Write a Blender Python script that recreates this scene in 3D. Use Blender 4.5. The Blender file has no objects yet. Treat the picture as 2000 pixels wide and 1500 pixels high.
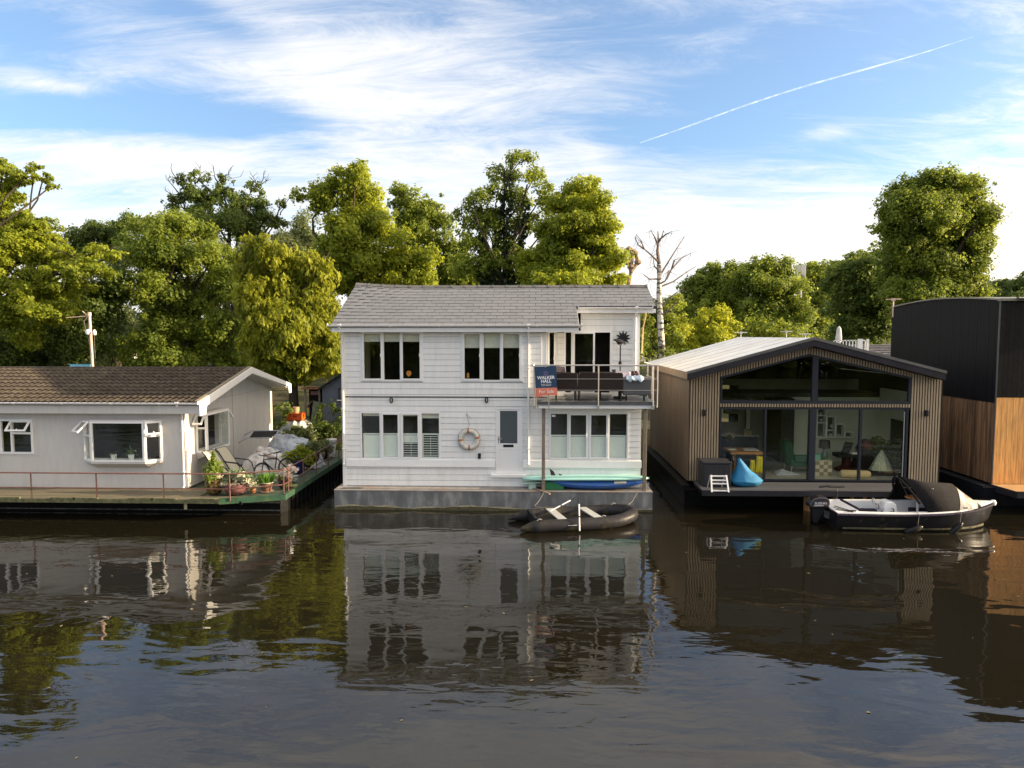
import bpy, math, random
import numpy as np
from mathutils import Vector, Matrix, Quaternion
R = math.radians
random.seed(7)
scene = bpy.context.scene
C = scene.collection
# ------------------------------------------------------------------ camera
FPX = 1350.0                      # focal length in photograph pixels (2000 wide)
CAMZ = 5.56
cam_d = bpy.data.cameras.new('camera'); cam = bpy.data.objects.new('camera', cam_d); C.objects.link(cam)
cam_d.sensor_width = 36; cam_d.lens = 36*FPX/2000; cam_d.clip_start = .1; cam_d.clip_end = 12000
cam.location = (0, 0, CAMZ)
PITCH = math.atan(95/FPX); YAW = math.atan(45/FPX)
cam.rotation_euler = (R(90)-PITCH, 0, YAW)
scene.camera = cam
_CR = cam.rotation_euler.to_matrix()
def ray(px, py):
    return _CR @ Vector(((px-1000)/FPX, (750-py)/FPX, -1))
def P(px, py, Y):                 # point of the photograph at depth Y (metres from the camera)
    r = ray(px, py); return Vector((0, 0, CAMZ)) + r*(Y/r.y)
def PX(px, Y, py=655): return P(px, py, Y).x
def PZ(py, Y, px=1045): return P(px, py, Y).z
# ------------------------------------------------------------------ light
SUN_DIR = Vector((1.0, -0.005, 0.25)).normalized()
sun_el = math.asin(SUN_DIR.z); sun_az = math.atan2(SUN_DIR.x, SUN_DIR.y)
sd = bpy.data.lights.new('sun', 'SUN'); sd.energy = 4.3; sd.angle = R(.5); sd.color = (1.0, .79, .53)
so = bpy.data.objects.new('sun', sd); C.objects.link(so); so.location = (60, -10, 30)
so.rotation_euler = (-SUN_DIR).to_track_quat('-Z', 'Y').to_euler()
vs = scene.view_settings; vs.view_transform = 'Standard'; vs.look = 'None'; vs.gamma = 1; vs.exposure = 1.5
vs.use_curve_mapping = False
w = bpy.data.worlds.new('World'); scene.world = w; w.use_nodes = True
nt = w.node_tree; nt.nodes.clear()
def N(t, **k):
    n = nt.nodes.new(t)
    for a, b in k.items():
        if hasattr(n, a): setattr(n, a, b)
    return n
def L(a, b): nt.links.new(a, b)
def MATH(op, a, b=None, c=None, clamp=False):
    n = nt.nodes.new('ShaderNodeMath'); n.operation = op; n.use_clamp = clamp
    for i, v in enumerate((a, b, c)):
        if v is None: continue
        if isinstance(v, (int, float)): n.inputs[i].default_value = v
        else: nt.links.new(v, n.inputs[i])
    return n.outputs[0]
sky = N('ShaderNodeTexSky'); sky.sky_type = 'NISHITA'; sky.sun_disc = False
sky.sun_elevation = sun_el; sky.sun_rotation = sun_az; sky.altitude = 0; sky.air_density = 1.0; sky.dust_density = 1.0; sky.ozone_density = 3.0
bgA = N('ShaderNodeBackground'); bgA.inputs[1].default_value = .10
skyhue = N('ShaderNodeMixRGB'); skyhue.blend_type = 'MULTIPLY'; skyhue.inputs[0].default_value = 1; skyhue.inputs[2].default_value = (.84, .95, 1.02, 1)
L(sky.outputs[0], skyhue.inputs[1]); L(skyhue.outputs[0], bgA.inputs[0])
tc = N('ShaderNodeTexCoord'); nrm = N('ShaderNodeVectorMath', operation='NORMALIZE'); L(tc.outputs['Generated'], nrm.inputs[0])
D = nrm.outputs[0]
sep = N('ShaderNodeSeparateXYZ'); L(D, sep.inputs[0]); dx, dy, dz = sep.outputs
# cirrus on a high layer: gnomonic layer coordinates, stretched along the wind
hz = MATH('ADD', MATH('MAXIMUM', dz, 0), .16)
lx = MATH('DIVIDE', dx, hz); ly = MATH('DIVIDE', dy, hz)
comb = N('ShaderNodeCombineXYZ'); L(lx, comb.inputs[0]); L(ly, comb.inputs[1])
def noise(vec, rot, sc, scale, detail, rough, dist):
    m = N('ShaderNodeMapping'); m.inputs['Rotation'].default_value = (0, 0, R(rot)); m.inputs['Scale'].default_value = (sc[0], sc[1], 1)
    L(vec, m.inputs[0]); n = N('ShaderNodeTexNoise'); L(m.outputs[0], n.inputs['Vector'])
    n.inputs['Scale'].default_value = scale; n.inputs['Detail'].default_value = detail
    n.inputs['Roughness'].default_value = rough; n.inputs['Distortion'].default_value = dist
    return n.outputs[0]
n1 = noise(comb.outputs[0], -28, (.7, 1.5), 1.25, 9, .62, 1.0)
n2 = noise(comb.outputs[0], 38, (.6, 2.0), 3.2, 9, .74, 1.4)
n3 = noise(comb.outputs[0], -28, (.8, 1.0), .35, 3, .5, .3)
cov = MATH('ADD', MATH('MULTIPLY', n1, .95), MATH('ADD', MATH('MULTIPLY', n2, .95), MATH('MULTIPLY', n3, .4)))
# soft weather cells (direction based): thinner and thicker parts of the layer
ysafe = MATH('MAXIMUM', dy, .05); qx = MATH('DIVIDE', dx, ysafe); qz = MATH('DIVIDE', dz, ysafe)
front = MATH('GREATER_THAN', dy, .06)
def qof(px, py):
    r = ray(px, py); return r.x/r.y, r.z/r.y
def cell(px, py, sx, sy, amp, ang=0):
    global cov
    cx, cz = qof(px, py); c, s = math.cos(R(ang)), math.sin(R(ang))
    ux = MATH('SUBTRACT', qx, cx); uz = MATH('SUBTRACT', qz, cz)
    a = MATH('ADD', MATH('MULTIPLY', ux, c/(sx/FPX)), MATH('MULTIPLY', uz, s/(sx/FPX)))
    b = MATH('ADD', MATH('MULTIPLY', ux, -s/(sy/FPX)), MATH('MULTIPLY', uz, c/(sy/FPX)))
    g = MATH('EXPONENT', MATH('MULTIPLY', MATH('ADD', MATH('MULTIPLY', a, a), MATH('MULTIPLY', b, b)), -1))
    cov = MATH('ADD', cov, MATH('MULTIPLY', MATH('MULTIPLY', g, amp), front))
for c_ in [(330, 225, 330, 42, -.5, -5), (60, 235, 160, 40, -.3, 0), (40, 55, 110, 45, -.4, 0), (420, 40, 160, 34, -.3, -25), (1480, 170, 260, 90, -.38, 12), (1200, 60, 170, 60, -.28, 0), (1850, 190, 260, 60, -.2, 8), (1700, 60, 200, 60, -.15, 0), (1650, 300, 200, 40, -.12, 0),
           (800, 170, 330, 120, .13, -25), (110, 168, 110, 18, .45, -8), (560, 110, 300, 60, .18, -35), (260, 300, 380, 45, .35, -5), (1600, 262, 90, 18, .3, 8), (1000, 300, 400, 80, .2, -10), (1150, 300, 60, 30, .15, -40)]:
    cell(*c_)
low = N('ShaderNodeMapRange'); low.interpolation_type = 'SMOOTHSTEP'; L(dz, low.inputs[0])
for i, v in ((1, .28), (2, .02), (3, .05), (4, .62)): low.inputs[i].default_value = v
cov = MATH('ADD', cov, low.outputs[0])
high = N('ShaderNodeMapRange'); high.interpolation_type = 'SMOOTHSTEP'; L(dz, high.inputs[0])
for i, v in ((1, .40), (2, .62), (3, 0), (4, .5)): high.inputs[i].default_value = v
cov = MATH('ADD', cov, high.outputs[0])
mask = N('ShaderNodeMapRange'); mask.interpolation_type = 'SMOOTHSTEP'; L(cov, mask.inputs[0])
for i, v in ((1, .93), (2, 1.72), (3, .10), (4, .95)): mask.inputs[i].default_value = v
# cloud brightness: raised and warmed around the low sun to add fill light
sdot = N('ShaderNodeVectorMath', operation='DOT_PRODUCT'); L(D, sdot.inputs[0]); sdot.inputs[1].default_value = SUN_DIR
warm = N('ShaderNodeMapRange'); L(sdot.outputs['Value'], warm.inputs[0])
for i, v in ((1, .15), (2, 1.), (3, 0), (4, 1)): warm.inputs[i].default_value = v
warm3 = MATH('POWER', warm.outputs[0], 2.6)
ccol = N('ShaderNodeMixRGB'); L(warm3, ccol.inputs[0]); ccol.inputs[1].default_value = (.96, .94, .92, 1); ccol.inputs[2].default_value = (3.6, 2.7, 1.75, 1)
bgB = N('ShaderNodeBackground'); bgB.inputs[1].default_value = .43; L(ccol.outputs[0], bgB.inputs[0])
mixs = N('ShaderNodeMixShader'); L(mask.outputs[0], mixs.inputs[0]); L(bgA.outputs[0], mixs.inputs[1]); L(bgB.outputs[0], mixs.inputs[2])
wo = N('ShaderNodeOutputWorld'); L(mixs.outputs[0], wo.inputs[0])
scene.cycles.max_bounces = 8; scene.cycles.transparent_max_bounces = 24
# ------------------------------------------------------------------ helpers
def tag(o, label=None, cat=None, group=None, kind=None):
    if label: o['label'] = label
    if cat: o['category'] = cat
    if group: o['group'] = group
    if kind: o['kind'] = kind
    return o
def thing(name, loc, label, cat, group=None):
    o = bpy.data.objects.new(name, None); o.empty_display_size = .2; C.objects.link(o); o.location = loc
    return tag(o, label, cat, group)
def origin_of(o):
    v = Vector(o.location)
    while o.parent: o = o.parent; v += Vector(o.location)
    return v
class MB:
    """collects geometry in world coordinates (or wall coordinates through M)"""
    def __init__(s, M=None): s.v = []; s.f = []; s.m = []; s.M = M; s.mi = 0; s.uv = None
    def vert(s, p):
        p = Vector(p)
        if s.M is not None: p = s.M @ p
        s.v.append(p); return len(s.v)-1
    def face(s, ids): s.f.append(tuple(ids)); s.m.append(s.mi); return s
    def poly(s, pts): return s.face([s.vert(p) for p in pts])
    def box(s, x0, x1, y0, y1, z0, z1):
        i = [s.vert(p) for p in ((x0,y0,z0),(x1,y0,z0),(x1,y1,z0),(x0,y1,z0),(x0,y0,z1),(x1,y0,z1),(x1,y1,z1),(x0,y1,z1))]
        for f in ((0,3,2,1),(4,5,6,7),(0,1,5,4),(1,2,6,5),(2,3,7,6),(3,0,4,7)): s.face([i[k] for k in f])
        return s
    def hexa(s, p):              # 8 corners, bottom ring then top ring
        i = [s.vert(q) for q in p]
        for f in ((0,3,2,1),(4,5,6,7),(0,1,5,4),(1,2,6,5),(2,3,7,6),(3,0,4,7)): s.face([i[k] for k in f])
        return s
    def prism(s, pts, d):        # closed polygon extruded by vector d
        d = Vector(d); a = [s.vert(p) for p in pts]; b = [s.vert(Vector(p)+d) for p in pts]; n = len(a)
        s.face(a[::-1]); s.face(b)
        for k in range(n): s.face((a[k], a[(k+1) % n], b[(k+1) % n], b[k]))
        return s
    def tube(s, path, r, seg=8, closed=False, cap=True):
        path = [Vector(p) for p in path]; n = len(path); rings = []
        rr = r if isinstance(r, (list, tuple)) else [r]*n
        up = None
        for i, p in enumerate(path):
            if closed: t = path[(i+1) % n]-path[i-1]
            else: t = path[min(i+1, n-1)]-path[max(i-1, 0)]
            if t.length < 1e-9: t = Vector((0, 0, 1))
            t.normalize()
            if up is None:
                up = Vector((0, 0, 1)) if abs(t.z) < .9 else Vector((1, 0, 0))
            a = t.cross(up)
            if a.length < 1e-6: a = t.orthogonal()
            a.normalize(); b = a.cross(t).normalized(); up = b
            rings.append([s.vert(p+(a*math.cos(2*math.pi*k/seg)+b*math.sin(2*math.pi*k/seg))*rr[i]) for k in range(seg)])
        for i in range(n if closed else n-1):
            A, B = rings[i], rings[(i+1) % n]
            for k in range(seg): s.face((A[k], A[(k+1) % seg], B[(k+1) % seg], B[k]))
        if cap and not closed: s.face(rings[0][::-1]); s.face(rings[-1])
        return s
    def lathe(s, c, prof, seg=16, sx=1, sy=1):
        c = Vector(c); rings = []
        for r, z in prof:
            rings.append([s.vert(c+Vector((r*sx*math.cos(2*math.pi*k/seg), r*sy*math.sin(2*math.pi*k/seg), z))) for k in range(seg)])
        for A, B in zip(rings, rings[1:]):
            for k in range(seg): s.face((A[k], A[(k+1) % seg], B[(k+1) % seg], B[k]))
        if prof[0][0] > 1e-4: s.face(rings[0][::-1])
        if prof[-1][0] > 1e-4: s.face(rings[-1])
        return s
    def grid(s, rows, close=False):
        ids = [[s.vert(p) for p in r] for r in rows]
        for A, B in zip(ids, ids[1:]):
            n = len(A)
            for k in range(n if close else n-1): s.face((A[k], A[(k+1) % n], B[(k+1) % n], B[k]))
        return s
    def mesh(s, name, mats, off):
        me = bpy.data.meshes.new(name)
        me.from_pydata([tuple(p-off) for p in s.v], [], s.f)
        for m in (mats if isinstance(mats, (list, tuple)) else [mats]): me.materials.append(m)
        if any(s.m): me.polygons.foreach_set('material_index', s.m)
        return me
    def obj(s, name, mats, parent=None, smooth=False, loc=None, **tags):
        off = origin_of(parent) if parent else Vector(loc or (0, 0, 0))
        me = s.mesh(name, mats, off); me.update()
        if smooth:
            me.polygons.foreach_set('use_smooth', [True]*len(me.polygons))
            try: me.set_sharp_from_angle(angle=R(40))
            except Exception: pass
        o = bpy.data.objects.new(name, me); C.objects.link(o)
        if parent: o.parent = parent
        elif loc: o.location = loc
        if tags: tag(o, **tags)
        return o
def piece(name, me, parent, wloc, rot=None, scale=None):
    o = bpy.data.objects.new(name, me); C.objects.link(o); o.parent = parent
    o.location = Vector(wloc)-origin_of(parent)
    if rot is not None: o.rotation_euler = rot
    if scale is not None: o.scale = scale
    return o
def copy_tree(o, parent=None):
    c = o.copy(); C.objects.link(c); c.parent = parent
    for ch in list(o.children): copy_tree(ch, c)
    return c
def bevel(o, w=.01, seg=2):
    m = o.modifiers.new('bevel', 'BEVEL'); m.width = w; m.segments = seg; m.limit_method = 'ANGLE'; return o
def textobj(name, s, size, M, mat_, parent, extrude=.0015, align='CENTER', font=None, sx=1, offset=0):
    cu = bpy.data.curves.new(name, 'FONT'); cu.body = s; cu.size = size; cu.extrude = extrude; cu.align_x = align; cu.align_y = 'CENTER'
    cu.resolution_u = 3; cu.offset = offset
    t = bpy.data.objects.new(name, cu); C.objects.link(t)
    bpy.context.view_layer.update()
    dg = bpy.context.evaluated_depsgraph_get(); me = bpy.data.meshes.new_from_object(t.evaluated_get(dg))
    bpy.data.objects.remove(t); bpy.data.curves.remove(cu)
    me.transform(Matrix.Translation(-origin_of(parent)) @ M @ Matrix.Diagonal((sx, 1, 1, 1))); me.materials.clear(); me.materials.append(mat_)
    o = bpy.data.objects.new(name, me); C.objects.link(o); o.parent = parent; return o
FRONT = Matrix(((1,0,0,0),(0,0,-1,0),(0,1,0,0),(0,0,0,1)))   # text plane XY -> facing -Y
# ------------------------------------------------------------------ materials
_mats = {}
def mat(name, col, rough=.6, var=.12, scale=6, bump=0., bscale=None, metal=0., rnd=0., spec=.5, stretch=None, dirt=None, dscale=1.2, dthr=(.5, .7), coat=0, col2=None, detail=6, emit=None, trans=None):
    if name in _mats: return _mats[name]
    if max(col) < .065 and spec == .5 and not coat: spec = .16
    m = bpy.data.materials.new(name); m.use_nodes = True; t = m.node_tree; n = t.nodes; l = t.links
    b = n['Principled BSDF']; b.inputs['Roughness'].default_value = rough; b.inputs['Metallic'].default_value = metal
    b.inputs['Specular IOR Level'].default_value = spec; b.inputs['Coat Weight'].default_value = coat
    g = n.new('ShaderNodeNewGeometry'); mp = n.new('ShaderNodeMapping'); l.new(g.outputs['Position'], mp.inputs[0])
    if stretch: mp.inputs['Scale'].default_value = stretch
    nz = n.new('ShaderNodeTexNoise'); nz.inputs['Scale'].default_value = scale; nz.inputs['Detail'].default_value = detail; l.new(mp.outputs[0], nz.inputs['Vector'])
    mx = n.new('ShaderNodeMixRGB'); c = Vector(col[:3]); c2 = Vector(col2[:3]) if col2 else c*(1+var)
    c1 = c if col2 else c*(1-var)
    mx.inputs[1].default_value = (*c1, 1); mx.inputs[2].default_value = (*c2, 1)
    rp = n.new('ShaderNodeMapRange'); rp.inputs[1].default_value = .3; rp.inputs[2].default_value = .7; l.new(nz.outputs[0], rp.inputs[0]); l.new(rp.outputs[0], mx.inputs[0])
    out = mx.outputs[0]
    if dirt:
        dz_ = n.new('ShaderNodeTexNoise'); dz_.inputs['Scale'].default_value = dscale; dz_.inputs['Detail'].default_value = 8; dz_.inputs['Roughness'].default_value = .7; l.new(mp.outputs[0], dz_.inputs['Vector'])
        dr = n.new('ShaderNodeMapRange'); dr.inputs[1].default_value = dthr[0]; dr.inputs[2].default_value = dthr[1]; l.new(dz_.outputs[0], dr.inputs[0])
        m2 = n.new('ShaderNodeMixRGB'); l.new(dr.outputs[0], m2.inputs[0]); l.new(out, m2.inputs[1]); m2.inputs[2].default_value = (*dirt, 1); out = m2.outputs[0]
    if rnd:
        oi = n.new('ShaderNodeObjectInfo'); rr = n.new('ShaderNodeMapRange'); l.new(oi.outputs['Random'], rr.inputs[0]); rr.inputs[3].default_value = 1-rnd; rr.inputs[4].default_value = 1+rnd
        hs = n.new('ShaderNodeHueSaturation'); l.new(rr.outputs[0], hs.inputs['Value']); l.new(out, hs.inputs['Color']); out = hs.outputs[0]
    l.new(out, b.inputs['Base Color'])
    if bump:
        bz = n.new('ShaderNodeTexNoise'); bz.inputs['Scale'].default_value = bscale or scale*3; bz.inputs['Detail'].default_value = 5; l.new(mp.outputs[0], bz.inputs['Vector'])
        bp = n.new('ShaderNodeBump'); bp.inputs['Strength'].default_value = 1; bp.inputs['Distance'].default_value = bump; l.new(bz.outputs[0], bp.inputs['Height']); l.new(bp.outputs[0], b.inputs['Normal'])
    if emit: b.inputs['Emission Color'].default_value = (*emit[0], 1); b.inputs['Emission Strength'].default_value = emit[1]
    _mats[name] = m; return m
def leafmat(name, cA, cB, tr=.45):
    m = bpy.data.materials.new(name); m.use_nodes = True; t = m.node_tree; n = t.nodes; l = t.links; n.clear()
    g = n.new('ShaderNodeNewGeometry'); nz = n.new('ShaderNodeTexNoise'); nz.inputs['Scale'].default_value = .55; nz.inputs['Detail'].default_value = 3; l.new(g.outputs['Position'], nz.inputs['Vector'])
    ad = n.new('ShaderNodeMath'); ad.operation = 'MULTIPLY_ADD'; l.new(g.outputs['Random Per Island'], ad.inputs[0]); ad.inputs[1].default_value = .55
    sb = n.new('ShaderNodeMapRange'); sb.inputs[1].default_value = .3; sb.inputs[2].default_value = .7; sb.inputs[3].default_value = -.1; sb.inputs[4].default_value = .55; l.new(nz.outputs[0], sb.inputs[0]); l.new(sb.outputs[0], ad.inputs[2])
    ad.use_clamp = True
    mx = n.new('ShaderNodeMixRGB'); l.new(ad.outputs[0], mx.inputs[0]); mx.inputs[1].default_value = (*cA, 1); mx.inputs[2].default_value = (*cB, 1)
    d = n.new('ShaderNodeBsdfPrincipled'); d.inputs['Roughness'].default_value = .55; d.inputs['Specular IOR Level'].default_value = .3; l.new(mx.outputs[0], d.inputs['Base Color'])
    tl = n.new('ShaderNodeBsdfTranslucent'); hs = n.new('ShaderNodeHueSaturation'); hs.inputs['Value'].default_value = 1.5; hs.inputs['Hue'].default_value = .485; l.new(mx.outputs[0], hs.inputs['Color']); l.new(hs.outputs[0], tl.inputs[0])
    ms = n.new('ShaderNodeMixShader'); ms.inputs[0].default_value = tr; l.new(d.outputs[0], ms.inputs[1]); l.new(tl.outputs[0], ms.inputs[2])
    o = n.new('ShaderNodeOutputMaterial'); l.new(ms.outputs[0], o.inputs[0]); return m
def glassmat(name, tint=(.96, .98, .97), ior=1.5, boost=1.0):
    m = bpy.data.materials.new(name); m.use_nodes = True; t = m.node_tree; n = t.nodes; l = t.links; n.clear()
    tr = n.new('ShaderNodeBsdfTransparent'); tr.inputs[0].default_value = (*tint, 1)
    gl = n.new('ShaderNodeBsdfGlossy'); gl.inputs['Roughness'].default_value = .01
    fr = n.new('ShaderNodeFresnel'); ge = n.new('ShaderNodeNewGeometry'); ir = n.new('ShaderNodeMapRange'); ir.inputs[3].default_value = ior; ir.inputs[4].default_value = 1/ior; l.new(ge.outputs['Backfacing'], ir.inputs[0]); l.new(ir.outputs[0], fr.inputs[0])
    mu = n.new('ShaderNodeMath'); mu.operation = 'MULTIPLY'; mu.inputs[1].default_value = .85*boost; mu.use_clamp = True; l.new(fr.outputs[0], mu.inputs[0])
    ms = n.new('ShaderNodeMixShader'); l.new(mu.outputs[0], ms.inputs[0]); l.new(tr.outputs[0], ms.inputs[1]); l.new(gl.outputs[0], ms.inputs[2])
    o = n.new('ShaderNodeOutputMaterial'); l.new(ms.outputs[0], o.inputs[0]); return m
M = {}
M['white'] = mat('white_paint', (.80, .80, .79), .45, .03, 4, dirt=(.62, .60, .56), dscale=2.5, dthr=(.62, .9))
M['upvc'] = mat('white_plastic', (.82, .82, .82), .3, .02, 3)
M['board'] = mat('grey_board_paint', (.79, .79, .775), .55, .04, 3, bump=.0015, bscale=30, rnd=.035, stretch=(3, 3, .45), dirt=(.56, .55, .51), dscale=1.4, dthr=(.55, .85))
M['backing'] = mat('lap_shade_backing', (.48, .49, .49), .8, .05, 3)  # wall colour darkened so the board gaps read as lap shade lines
M['slate'] = mat('roof_slate', (.150, .152, .162), .5, .10, 9, bump=.002, bscale=40, rnd=.07, dirt=(.18, .175, .165), dscale=3, dthr=(.6, .9))
M['ridge'] = mat('ridge_tile', (.10, .098, .095), .6, .2, 8, bump=.003, rnd=.15, dirt=(.20, .19, .15), dscale=7, dthr=(.55, .8))
M['concrete'] = mat('pontoon_concrete', (.15, .155, .16), .75, .35, 1.8, bump=.004, bscale=22, stretch=(1.6, 1, .5), dirt=(.33, .32, .29), dscale=1.8, dthr=(.50, .72))
M['contop'] = mat('pontoon_top', (.26, .24, .22), .8, .2, 3, bump=.003, bscale=30, dirt=(.24, .15, .10), dscale=1.1, dthr=(.5, .68))
M['algae'] = mat('algae_band', (.07, .065, .03), .5, .35, 9, bump=.004)
M['dark'] = mat('dark_interior', (.05, .047, .043), .8, .2, 2)
M['roomwall'] = mat('room_wall', (.30, .29, .26), .8, .05, 2)
M['blind'] = mat('blind_fabric', (.85, .81, .69), .8, .05, 12)
M['shutter'] = mat('shutter_paint', (.86, .88, .80), .5, .03, 6)
M['post'] = mat('weathered_post', (.20, .16, .125), .8, .25, 8, bump=.004, stretch=(4, 4, .6))
M['steel'] = mat('brushed_steel', (.62, .58, .54), .3, .05, 10, metal=.85)
M['black'] = mat('black_plastic', (.014, .014, .016), .5, .2, 10, spec=.25)
M['glass'] = glassmat('window_glass')
M['glassg'] = glassmat('green_window_glass', (.96, .96, .90), boost=.65)
M['glassu'] = glassmat('gable_glass', (.90, .92, .86), boost=1.5)
M['obsc'] = mat('obscured_glass', (.075, .09, .10), .25, .06, 90, bump=.0008, bscale=200)
M['rope'] = mat('rope', (.16, .14, .12), .8, .2, 30)
M['brown'] = mat('rust_red_paint', (.13, .055, .045), .55, .25, 12, dirt=(.20, .10, .06), dscale=6, dthr=(.5, .7))
M['rattan'] = mat('dark_rattan', (.05, .038, .033), .55, .3, 40, bump=.004, bscale=60)
M['greyfab'] = mat('grey_fabric', (.085, .088, .095), .9, .12, 60, bump=.002, bscale=120)
# ================================================================== openings and windows
def wall_mesh(mb, u0, u1, z0, z1, holes, d, t):
    """wall in wall coordinates: u along, d outward face, thickness t inward (d-t); holes list of (u0,u1,z0,z1)"""
    us = sorted({u0, u1, *[h[0] for h in holes], *[h[1] for h in holes]}); us = [u for u in us if u0 <= u <= u1]
    zs = sorted({z0, z1, *[h[2] for h in holes], *[h[3] for h in holes]}); zs = [z for z in zs if z0 <= z <= z1]
    def solid(i, k):
        if i < 0 or k < 0 or i >= len(us)-1 or k >= len(zs)-1: return False
        cu, cz = (us[i]+us[i+1])/2, (zs[k]+zs[k+1])/2
        return not any(h[0] < cu < h[1] and h[2] < cz < h[3] for h in holes)
    for i in range(len(us)-1):
        for k in range(len(zs)-1):
            if not solid(i, k): continue
            a, b, c, e = us[i], us[i+1], zs[k], zs[k+1]
            mb.poly(((a, d, c), (b, d, c), (b, d, e), (a, d, e))); mb.poly(((a, d-t, e), (b, d-t, e), (b, d-t, c), (a, d-t, c)))
            if not solid(i-1, k): mb.poly(((a, d, e), (a, d-t, e), (a, d-t, c), (a, d, c)))
            if not solid(i+1, k): mb.poly(((b, d, c), (b, d-t, c), (b, d-t, e), (b, d, e)))
            if not solid(i, k-1): mb.poly(((a, d-t, c), (b, d-t, c), (b, d, c), (a, d, c)))
            if not solid(i, k+1): mb.poly(((a, d, e), (b, d, e), (b, d-t, e), (a, d-t, e)))
def frame_ring(mb, a, b, c, e, w, d0, d1):
    mb.box(a, b, d0, d1, c, c+w); mb.box(a, b, d0, d1, e-w, e)
    mb.box(a, a+w, d0, d1, c+w, e-w); mb.box(b-w, b, d0, d1, c+w, e-w)
def wallmat_front(Y):  # wall coordinates (u, d, z) -> world, facing -Y
    return Matrix(((1,0,0,0),(0,-1,0,Y),(0,0,1,0),(0,0,0,1)))
def window(root, W, u0, u1, z0, z1, lights, fw=.055, fmat=None, blind=None, shutters=None, glass=None, proud=.03, name='window_frame', blindmats=None):
    """lights: list of (ua, ub, kind) kind 'f' fixed, 's' sash (proud inner frame)"""
    fmat = fmat or M['upvc']; glass = glass or M['glass']
    fr = MB(W); frame_ring(fr, u0, u1, z0, z1, fw, -.06, proud)
    for (a, b, k), (a2, b2, k2) in zip(lights, lights[1:]):
        if a2-b > .01: fr.box(b, a2, -.06, proud, z0+fw, z1-fw)
    fo = fr.obj(name, fmat, root)
    for (a, b, k) in lights:
        za, zb = z0+fw, z1-fw
        if k == 's':
            s = MB(W); frame_ring(s, a+.002, b-.002, za-.02, zb+.02, .06, -.02, proud+.022); s.obj('sash', fmat, fo)
            ga, gb, gc, gd = a+.055, b-.055, za+.03, zb-.03
        else: ga, gb, gc, gd = a, b, za, zb
        MB(W).box(ga, gb, -.012, -.002, gc, gd).obj('pane', glass, fo)
        if k == 's':
            h = MB(W); h.box(b-.075, b-.055, proud+.02, proud+.05, (za+zb)/2-.02, (za+zb)/2+.09); h.obj('handle', M['upvc'], fo)
        if blind is not None:
            bl = blind if not isinstance(blind, (list, tuple)) else blind[lights.index((a, b, k))]
            if bl > 0:
                q = MB(W); nn = 5
                for j in range(nn):
                    zt = zb-bl*j/nn; q.box(a-.02, b+.02, -.115-.006*(j % 2), -.10-.006*(j % 2), zt-bl/nn, zt)
                q.obj('blind', M['blind'], fo)
        if shutters:
            zt, opens = shutters; op = opens[lights.index((a, b, k))]
            q = MB(W); frame_ring(q, a-.015, b+.015, za-.01, zt, .045, -.12, -.085)
            nl = 9; zz = za+.05; hh = (zt-.06-zz)/nl
            for j in range(nl):
                lo = zz+hh*j; isop = op == 2 or (op == 1 and j < 6)
                if isop: q.box(a+.03, b-.03, -.13, -.075, lo+hh*.35, lo+hh*.55)
                else: q.hexa(((a+.03, -.09, lo-.01), (b-.03, -.09, lo-.01), (b-.03, -.10, lo-.01), (a+.03, -.10, lo-.01), (a+.03, -.103, lo+hh*.98), (b-.03, -.103, lo+hh*.98), (b-.03, -.113, lo+hh*.98), (a+.03, -.113, lo+hh*.98)))
            if op: q.box((a+b)/2-.006, (a+b)/2+.006, -.075, -.065, za+.06, zt-.08)
            q.obj('shutter', M['shutter'], fo)
    return fo
def boards(root, W, u0, u1, z0, z1, pitch, holes, me_mat, name='board', d=0.0, zclip=None):
    z = z0
    while z < z1-.01:
        ze = min(z+pitch, z1); segs = [(u0, u1)]
        for h in holes:
            if min(ze, h[3])-max(z, h[2]) > pitch*.25:
                new = []
                for a, b in segs:
                    if h[1] <= a or h[0] >= b: new.append((a, b)); continue
                    if h[0]-a > .02: new.append((a, h[0]))
                    if b-h[1] > .02: new.append((h[1], b))
                segs = new
        cut = []
        for a, b in segs:
            while b-a > 4.2: c_ = a+random.uniform(1.6, 3.4); cut.append((a, c_-.003)); a = c_
            cut.append((a, b))
        for a, b in cut:
            zz0, zz1 = z+.002, ze-.010
            q = MB(W); q.hexa(((a, d+.0, zz0), (b, d+.0, zz0), (b, d+.020, zz0), (a, d+.020, zz0), (a, d, zz1), (b, d, zz1), (b, d+.006, zz1), (a, d+.006, zz1)))
            q.obj(name, me_mat, root)
        z += pitch
# ================================================================== white two-storey houseboat
YW = 22.2
WB = wallmat_front(YW)
def ux(px, Y=YW): return PX(px, Y, 780)
def zz(py, px=960, Y=YW): return P(px, py, Y).z
wx0, wx1 = ux(669), ux(1253)
ZP = .64                                   # top of the pontoon
house = thing('houseboat', ((wx0+wx1)/2, 25, 0), 'two-storey houseboat clad in pale grey boards with slate roof and balcony, on a concrete pontoon', 'houseboat')
ZE = 5.66                                  # wall head under the low eave
ridgeY, ridgeZ = 25.1, PZ(561, 25.1, 960)
slope = (ridgeZ-5.86)/(ridgeY-21.8)
def roofz(Y): return 5.86+(Y-21.8)*slope
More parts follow.
